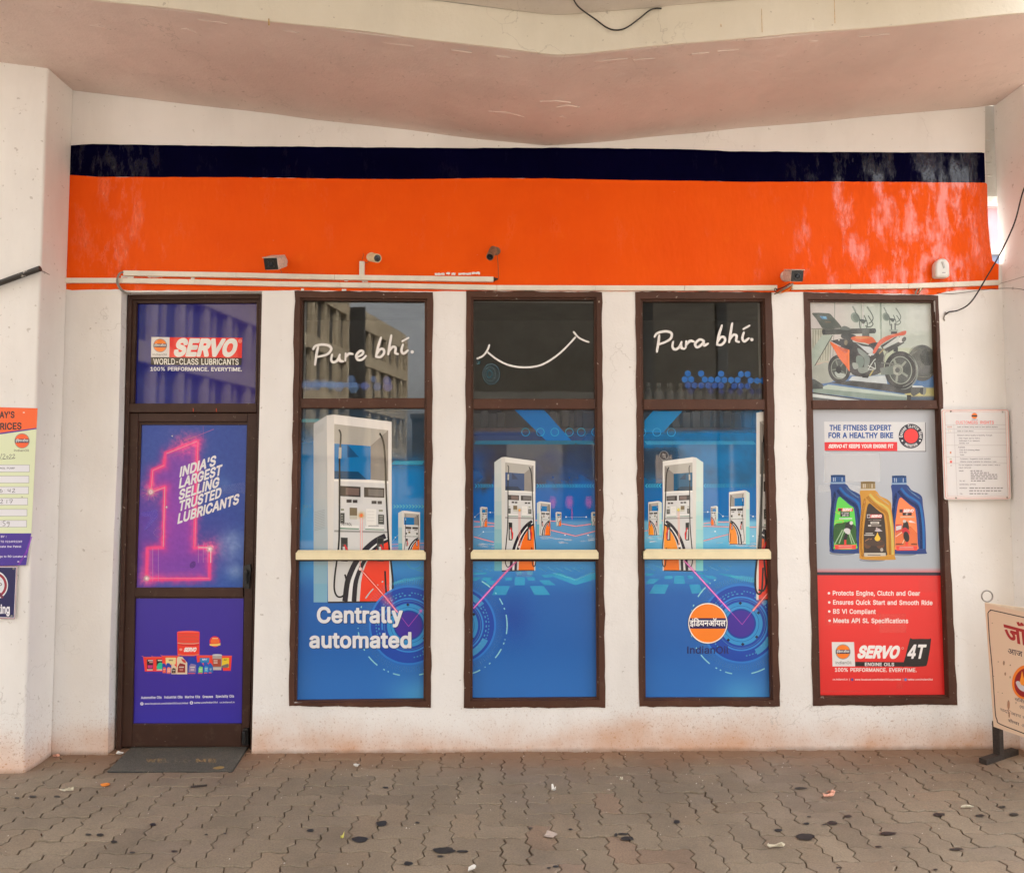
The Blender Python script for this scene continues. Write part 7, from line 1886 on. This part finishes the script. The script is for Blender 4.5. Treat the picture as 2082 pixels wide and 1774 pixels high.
cable('siren_wire', [(1903, 552, -.03), (1899, 557, -.016), (1896, 563, -.012), (1893, 570, -.014), (1891, 578, -.02)], .0017, M_WIREY, 'orange wire hanging from the siren box into the trunking')

# bundles of loose cable
for k, dx in enumerate((0, 2.4, 4.6)):
    cable('cable_bundle', [(250+dx, 552+k, -.02), (243+dx*.6, 555, -.03), (238.5+dx*.5, 563, -.034), (237+dx*.6, 573, -.034), (241+dx*.8, 584, -.03), (249+dx, 593, -.02), (262+dx, 597.5, -.004)], .0034, M_WIREG,
          ('outermost grey cable looping from the short trunking down to the door frame', 'middle grey cable looping from the short trunking down to the door frame', 'innermost grey cable looping from the short trunking down to the door frame')[k], 'grey cables looping beside the door')
for k, (a, b, m_, r, lb) in enumerate([((1612, 577), (1580, 596), M_WIREG, .006, 'thick grey cable end crossing the gap in the trunking'), ((1610, 580), (1574, 598), M_WIREO, .004, 'brown cable end sagging out of the gap in the trunking'), ((1606, 576), (1577, 590), M_WIRE, .003, 'black cable end over the gap in the trunking'), ((1611, 583), (1584, 597), M_WIREY, .0022, 'thin yellow wire end below the gap in the trunking')]):
    cable('loose_cable', [(a[0], a[1], -.03), ((a[0]+b[0])/2+2, (a[1]+b[1])/2-1.5+k, -.04), (b[0], b[1], -.02)], r, m_, lb)
cable('loose_cable', [(1580, 588, -.02), (1576, 586, -.03), (1575, 591, -.03), (1580, 595, -.02)], .0025, M_WIRE, 'small black cable loop left of the gap in the trunking')
for k, (a, b, m_, r, lb) in enumerate([((1868, 583), (1861, 598), M_WIREG, .0045, 'grey cable stub coming out below the trunking, left one'), ((1874, 584), (1869, 596), M_CREAM, .0035, 'cream cable stub coming out below the trunking'), ((1878, 584), (1866, 599), M_WIREO, .003, 'brown cable stub coming out below the trunking')]):
    cable('loose_cable', [(a[0], a[1], -.012), ((a[0]+b[0])/2-1, (a[1]+b[1])/2, -.02), (b[0], b[1], -.01)], r, m_, lb)
cable('black_cable', [(2150, 268, -.6), (2112, 330, -.45), (2082, 384, -.33), (2063, 452, -.24), (2036, 511, -.16), (2005, 565, -.1), (1975, 613, -.06), (1950, 630, -.03), (1930, 634, -.012), (1922, 640, -.004)], .0042, M_WIRE, 'black cable slanting down from the upper right to the motorcycle window corner')
cable('thin_cable', [(2034, 576, -.024), (2058, 569.5, -.15), (2082, 562.5, -.26), (2130, 551, -.5)], .0016, M_WIREG, 'thin wire running right from the end of the long trunking')
cable('thin_cable', [(1905, 596, -.006), (1935, 597, -.008), (1965, 594, -.01), (2000, 589, -.03), (2031, 586.5, -.06), (2058, 586, -.14), (2082, 589, -.26), (2130, 600, -.45)], .0016, M_WIRE, 'thin black wire drooping right from the motorcycle window head past the pillar')
cable('thin_cable', [(1923, 634, -.004), (1921, 640, -.008), (1919, 647, -.006), (1921, 652, -.004)], .003, M_WIREG, 'short cable end at the motorcycle window corner')
cable('black_cable', [WZ(1150, -46, 3.835), WZ(1158, -18, 3.84), WZ(1167, 1, 3.842), WZ(1179, 17, 3.845), (1211, 40, -1.014), (1233, 56, -1.014), (1252, 61.5, -1.014), (1273, 57, -1.014), (1300, 38, -1.014), (1320, 22, -1.014), (1334, 17.5, -1.014), (1345, 17.8, -1.01)], .0036, M_WIRE, 'black cable hanging in a loop across the cream ceiling beam')
cable('thin_cable', [(82, 549, -.27), (96, 556, -.2), (112, 566, -.1), (127, 576, -.02)], .0022, M_WIREG, 'thin wire from the iron pipe end to the trunking on the left')
mb = MB().tube([W(-90, 607, -.285), W(0, 575, -.285), W(82, 545.5, -.285)], .0155, 16, 0)
pp = NM('black_pipe_with_paint')
cc = pp.mix(pp.ramp(pp.noise(22, 4, .6), .66, .7), (.03, .026, .022, 1), (.6, .56, .5, 1)); pp.set(cc, .5)
tag(mb.build('wall_pipe', pp.m, None), 'black iron pipe slanting up the left pillar, splashed with white paint', 'pipe')

# ================================================================ on the ground
mat_q = [WZ(273, 1520, .004), WZ(503, 1520, .004), WZ(470, 1568, .004), WZ(221, 1568, .004)]
dm = empty('door_mat', (mat_q[0]+mat_q[2])/2, 'worn grey door mat with faded WELCOME lettering, lying before the door', 'door mat')
def mat_mat():
    m = NM('worn_coir_mat')
    c = m.ramp(m.noise(160, 3, .7), .3, .75, (.05, .045, .037, 1), (.15, .136, .11, 1))
    c = m.mix(m.math('MULTIPLY', m.ramp(m.noise(7, 5, .7), .5, .7), .5), c, (.16, .135, .105, 1))
    m.set(c, .95, m.bump(m.noise(220, 2), .9, .006))
    return m.m
def rounded(q, n=6, r=.03):
    out = []
    for i in range(4):
        p = q[i]; a = (q[i-1]-p).normalized(); b = (q[(i+1) % 4]-p).normalized()
        for k in range(n+1):
            t = k/n
            out.append((p+a*r)*(1-t)**2+p*2*t*(1-t)+(p+b*r)*t*t)
    return out
mq = [WZ(268, 1519, .003), WZ(504, 1519, .003), WZ(472, 1568.5, .003), WZ(218, 1568.5, .003)]
MB().prism(rounded(mq, 5, .012), (0, 0, .007)).build('pile', mat_mat(), dm, bevel=.002)
ed = MB(); rl = rounded(mq, 5, .012)
ed.tube(rl+[rl[0]], .0038, 6, 0); ed.build('rubber_edge', simple('black_rubber', (.03, .03, .028, 1), .7, .3, 50, .2), dm)
A = Art(lambda px, py: WZ(px, py, .0106), (0, 0, 1), None)
A.t = zz(0, 1500, 2.96)
for k, (ch, x0, x1, al) in enumerate((('W', 878, 940, .55), ('E', 946, 980, .5), ('L', 990, 1016, .45), ('C', 1052, 1084, .32), ('O', 1098, 1146, .32), ('M', 1180, 1240, .6), ('E', 1252, 1304, .55))):
    A.text(ch, (x0, 144), (x1, 144), 20, (190, 150, 84), 7, al*.8)
A.blob([(1280, 178), (1320, 168), (1350, 172), (1340, 182), (1300, 186)], (180, 148, 84), .75, 3)
A.build('lettering', M_SIGNP, dm)

def scrap(name, px, py, w, h, mat, label, cat='litter', th=.004, rot=0.0, seed=0, curl=.01):
    rnd = random.Random(seed+px)
    c = WZ(px, py, .004)
    n = 9
    mb = MB()
    ring0, ring1 = [], []
    for i in range(n):
        t = 2*math.pi*i/n+.3
        r = 1+rnd.uniform(-.25, .2)
        x = math.cos(t)*w/2*r; y = math.sin(t)*h/2*r
        X = x*math.cos(rot)-y*math.sin(rot); Y = x*math.sin(rot)+y*math.cos(rot)
        z = abs(rnd.gauss(0, curl))
        ring0.append(c+Vector((X, Y, z+th))); ring1.append(c+Vector((X*.98, Y*.98, z)))
    top = c+Vector((0, 0, th+curl*.6))
    k = len(mb.v)
    mb.add(ring0+ring1+[top, c+Vector((0, 0, .001))], [(i, (i+1) % n, 2*n) for i in range(n)]+[(i, i+n, (i+1) % n+n, (i+1) % n) for i in range(n)]+[((i+1) % n+n, i+n, 2*n+1) for i in range(n)])
    return mb.build(name, mat, None, label=label, cat=cat)
M_ORS = simple('orange_scrap', (.85, .26, .03, 1), .6, .1, 30, .1); M_PAP = simple('white_paper', (.74, .72, .68, 1), .8, .1, 30, .3); M_LEAF = simple('dry_leaf', (.46, .38, .33, 1), .8, .25, 60, .4); M_PINKF = simple('pink_foil', (.72, .36, .26, 1), .25, .4, 90, .3); M_STICK = simple('dark_twig', (.03, .022, .018, 1), .8, .3, 60, .3); M_PALE = simple('pale_straw', (.55, .5, .38, 1), .8, .2, 60, .2); M_YEL = simple('yellow_scrap', (.62, .58, .14, 1), .7, .2, 60, .2)
scrap('wrapper_scrap', 215, 1595.5, .052, .046, M_ORS, 'bright orange scrap of wrapper lying in front of the door mat', curl=.002)
scrap('paper_scrap', 725, 1558, .03, .03, M_PAP, 'white torn paper scrap on the paving near the wall, left of the middle', seed=2)
scrap('paper_scrap', 1125.5, 1606.5, .026, .028, M_PAP, 'small white paper scrap on the paving below the smile window', seed=5)
scrap('dry_leaf', 1120, 1697, .062, .06, M_LEAF, 'pale dry leaf lying flat on the paving near the middle', 'leaf', .002, .4, 7, .006)
scrap('paper_scrap', 959, 1768, .032, .032, M_PAP, 'white torn paper scrap at the very bottom of the picture', seed=8)
scrap('foil_scrap', 1690, 1612, .045, .034, M_PINKF, 'shiny pinkish foil scrap, upper one of two on the right paving', seed=1, rot=.6)
scrap('foil_scrap', 1685, 1619.5, .06, .026, M_PINKF, 'shiny pinkish foil scrap, lower one of two on the right paving', seed=3)
scrap('paper_strip', 1579, 1720.5, .09, .022, M_PALE, 'pale crushed paper strip beside the large oil stain on the right', seed=4, rot=.1)
scrap('paper_strip', 135, 1607.5, .075, .012, M_PALE, 'thin pale paper strip on the paving before the left pillar', seed=6)
scrap('paper_strip', 1966, 1641, .07, .012, M_PALE, 'thin pale paper strip on the paving near the right edge', seed=6)
scrap('paper_strip', 1263, 1585.5, .022, .010, M_PALE, 'tiny pale paper bit in a paving joint under the emblem window', seed=6, rot=.3)
scrap('yellow_scrap', 696, 1703, .016, .016, M_YEL, 'tiny yellow scrap beside the black oil stain', seed=2)
scrap('paper_scrap', 115, 1537.5, .04, .02, M_PINKF, 'pinkish scrap against the wall foot beside the left pillar', seed=12)
scrap('paper_scrap', 244, 1533, .045, .018, M_PAP, 'white paper bit against the wall foot left of the door mat', seed=13)
mb = MB().tube([WZ(388, 1598, .008), WZ(405, 1597, .010), WZ(421, 1595, .008)], .0045, 6, 3)
tag(mb.build('twig', M_STICK, None), 'short dark twig lying in front of the door mat', 'twig')
cr = MB(); rnd = random.Random(21)       # crumbs and grit
for k in range(240):
    x = rnd.uniform(-2.6, 2.7); y = -abs(rnd.gauss(0, .5)) if k % 3 else rnd.uniform(-1.5, -.02)
    r = rnd.uniform(.0012, .0042)
    c = Vector((x, min(y, -.012), .002+r*.5))
    cr.add([c+Vector((r, 0, 0)), c+Vector((-r*.8, r*.6, 0)), c+Vector((-r*.6, -r*.8, 0)), c+Vector((0, 0, r))], [(0, 1, 3), (1, 2, 3), (2, 0, 3), (0, 2, 1)])
cr.build('grit', simple('pale_grit', (.58, .52, .46, 1), .8, .4, 200, .1), None, kind='stuff')

# ================================================================ behind the glass: shelves with boxes and bottles
M_BOX = simple('dusty_cartons', (.13, .122, .11, 1), .7, .25, 10, .1); M_DIM = simple('dim_cap', (.2, .19, .17, 1), .5); M_SHELF = simple('shelf_board', (.20, .12, .09, 1), .6, .2, 8, .1)
shf = empty('goods_shelf', (.9, .45, 1.95), 'brown shelf behind the glass of the smile and emblem windows', 'shelf')
zsh = W(1420, 870, .4).z
mb = MB(); mb.box(-.35, 1.95, .36, .62, zsh-.035, zsh); mb.build('shelf_board', M_SHELF, shf, bevel=.003)
mb = MB()
for x in (-.33, .8, 1.93): mb.box(x-.015, x+.015, .58, .615, 0, zsh+.6)
mb.build('upright', M_SHELF, shf)
xs = [W(x, 850, .40).x for x in (985, 1000+18, 1125, 1150, 1178, 1374, 1396, 1416, 1437, 1458, 1479, 1500, 1521, 1541)]
for k, x in enumerate(xs):
    big = k in (0, 1, 2, 3, 4)
    e = empty('oil_can', (x, .45, zsh), 'pale oil can standing in the row on the shelf behind the glass', 'can', 'cans on the shelf behind the glass')
    hgt = .115+.012*math.sin(k*5)
    MB().box(x-.026, x+.026, .40, .50, zsh+.001, zsh+hgt).build('body', M_BOX, e, bevel=.008)
    MB().cyl((x-.008, .45, zsh+hgt), (x-.008, .45, zsh+hgt+.025), .014, .014, 14).build('cap', M_BLACK, e)
xs2 = [W(x, 800, .40).x for x in (1322, 1343, 1365, 1388, 1405, 1424, 1446, 1468, 1488, 1510, 1531)]
for k, x in enumerate(xs2):
    e = empty('oil_bottle', (x, .45, zsh+.39), 'dim bottle on the upper shelf behind the emblem window glass', 'bottle', 'bottles on the upper shelf behind the glass')
    zb_ = zsh+.391-.16
    MB().lathe((x, .46, zsh+.145), (0, 0, 1), [(0, .024), (.005, .027), (.10, .027), (.125, .012), (.14, .012)], 16).build('body', M_BOX, e)
    MB().cyl((x, .46, zsh+.285), (x, .46, zsh+.305), .014, .014, 14).build('cap', M_DIM, e)
mb = MB(); mb.box(-.35, 1.95, .40, .62, zsh+.118, zsh+.143); mb.build('shelf_board', M_SHELF, shf, bevel=.003)

# ================================================================ across the forecourt: what the glass and the gloss paint mirror
def mir(px, t, py=None):
    """point seen mirrored in the shop glass at photo column px, t metres of depth from the camera"""
    dd = ray(px, py if py is not None else 971)
    k = t/dd.y
    return CAM.x+dd.x*k, -(t-4.475), CAM.z+dd.z*k
M_OFF = simple('beige_stone_cladding', (.50, .40, .27, 1), .8, .12, .6, .1)
M_OFFD = simple('dark_concrete_wall', (.06, .055, .05, 1), .85, .2, .5, .1)
M_OFFG = simple('office_glazing', (.085, .085, .085, 1), .15, .3, .4, 0)
def office(name, p0, p1, zt, label, pier, floor, base=0.0):
    """slab block whose long facade runs p0 -> p1 (plan), facade facing the forecourt"""
    p0 = Vector((*p0, 0)); p1 = Vector((*p1, 0))
    dirv = (p1-p0).normalized(); L = (p1-p0).length
    nrm = Vector((-dirv.y, dirv.x, 0))
    if nrm.x < 0: nrm = -nrm
    e = empty(name, (p0+p1)/2, label, 'building')
    def b(mb, a0, a1, n0, n1, z0, z1):
        vs = [p0+dirv*a+nrm*n_+Vector((0, 0, z)) for a in (a0, a1) for n_ in (n0, n1) for z in (z0, z1)]
        mb.add(vs, [(0, 1, 3, 2), (4, 6, 7, 5), (0, 4, 5, 1), (2, 3, 7, 6), (0, 2, 6, 4), (1, 5, 7, 3)])
    mb = MB(); b(mb, 0, L, -9, -.22, 0, zt-.3); mb.build('core', M_OFFG, e)
    mb = MB()
    k = 0; a = 0
    while a < L-.2:
        wd = pier*(.40 if k % 2 else .13)
        b(mb, a, a+wd, -.3, .03 if k % 2 else -.08, 0, zt-.3); a += pier; k += 1
    mb.build('pier', M_OFF, e)
    mb = MB()
    z = floor
    while z < zt-1: b(mb, -.02, L+.02, -.3, .09, z, z+.75); z += floor
    b(mb, -.1, L+.1, -9.1, .06, zt-.9, zt+.35)
    mb.build('floor_band', M_OFF, e)
    mb = MB(); b(mb, -.32, -.02, -9, .1, 0, zt+.6); mb.build('end_wall', M_OFFD, e)
    mb = MB(); b(mb, L+.02, L+.3, -9, .14, 0, zt); mb.build('corner_pier', M_OFF, e)
    return e
a = mir(262, 26); b_ = mir(698, 45)
office('office_block', a[:2], b_[:2], 27, 'tall beige office block with stone piers, mirrored in the door and left window glass', .85, 2.9)
a = mir(737, 50); b_ = mir(821, 58)
office('office_block', a[:2], b_[:2], 12.6, 'lower beige office block with a dark end wall, mirrored in the left pump window', .8, 3.1)
# old grey house further right
h0 = mir(838, 62); h1 = mir(905, 62)
e = empty('old_house', (h0[0], h0[1], 0), 'old grey house with a round window, mirrored low in the left pump window', 'building')
zh = mir(850, 62, 850)[2]
MB().box(h0[0], h1[0], h0[1]-6, h0[1], 0, zh).build('wall', M_OFFD, e)
MB().box(h0[0]-.2, h1[0]+.2, h0[1]-6.2, h0[1]+.2, zh, zh+.4).build('roof', simple('slate_roof', (.09, .085, .08, 1), .8), e)
MB().cyl((h0[0]+1, h0[1]-.1, zh-1.6), (h0[0]+1, h0[1]+.12, zh-1.6), .55, .55, 24).build('round_window', M_OFFG, e)

# high roof over the pumps
fc = empty('pump_canopy', (1.5, -15, 0), 'high dark flat roof on two columns over the forecourt, mirrored in the middle windows', 'roof')
MC = simple('canopy_sheeting', (.52, .49, .44, 1), .7, .1, 2, .1)
mb = MB()
f0 = [Vector((x, y, 5.3)) for x, y in ((-1.12, -7.2), (4.5, -7.2), (11.2, -27), (-2.45, -27))]
mb.prism(f0, (0, 0, .7)); mb.build('roof_deck', MC, fc, bevel=.02)
M_COL = simple('canopy_column', (.10, .098, .09, 1), .5, .08, 2, .05)
for px in (1322, 1474):
    x, y, z = mir(px, 13.2)
    mb = MB(); mb.box(x-.09, x+.09, y-.09, y+.09, 0, 5.3); mb.build('column', M_COL, fc, bevel=.01)
# made-up low building, put in to hide the sky mirrored in the middle windows
dp = empty('sky_blocker', (5, -31, 0), 'added low dark building across the forecourt, hiding the sky mirrored in the middle windows', 'building')
MB().box(-1.75, 16, -36, -30, 0, 6.2).build('wall', simple('sky_blocker_wall', (.14, .13, .115, 1), .85, .2, .5, .1), dp)
MB().box(-1.9, 16.2, -36.2, -29.8, 6.2, 6.5).build('roof', MC, dp)
for k in range(4): MB().box(.2+k*4, 2.8+k*4, -30.02, -29.96, 0, 3.2).build('shutter', MC, dp)
# house glimpsed through the slot
e = empty('neighbour_house', (9, 7, 0), 'pink and white house glimpsed through the open slot at the right end', 'building')
M_PINK = simple('pink_house_wall', (.72, .46, .52, 1), .8, .1, 3, .1); M_WH = simple('white_house_wall', (.78, .77, .75, 1), .8, .06, 3, .1); M_BLU = simple('pale_blue_shed', (.26, .32, .48, 1), .7, .1, 3, .1)
zz_ = [W(2030, p, 6).z for p in (412, 424, 500, 518)]
MB().box(6.4, 15, 6, 12, zz_[2], zz_[1]).build('wall', M_PINK, e)
MB().box(6.3, 15.2, 5.9, 12.2, zz_[1], zz_[0]).build('roof', M_WH, e)
MB().box(6.35, 15.1, 5.95, 12, zz_[3], zz_[2]).build('floor_band', M_WH, e)
MB().box(6.42, 15, 6.02, 12, 0, zz_[3]).build('ground_floor', M_BLU, e)
for k in range(3): MB().box(8.2+k*2, 9.0+k*2, 5.96, 6.03, zz_[2]+.1, zz_[1]-.1).build('window', M_OFFG, e)
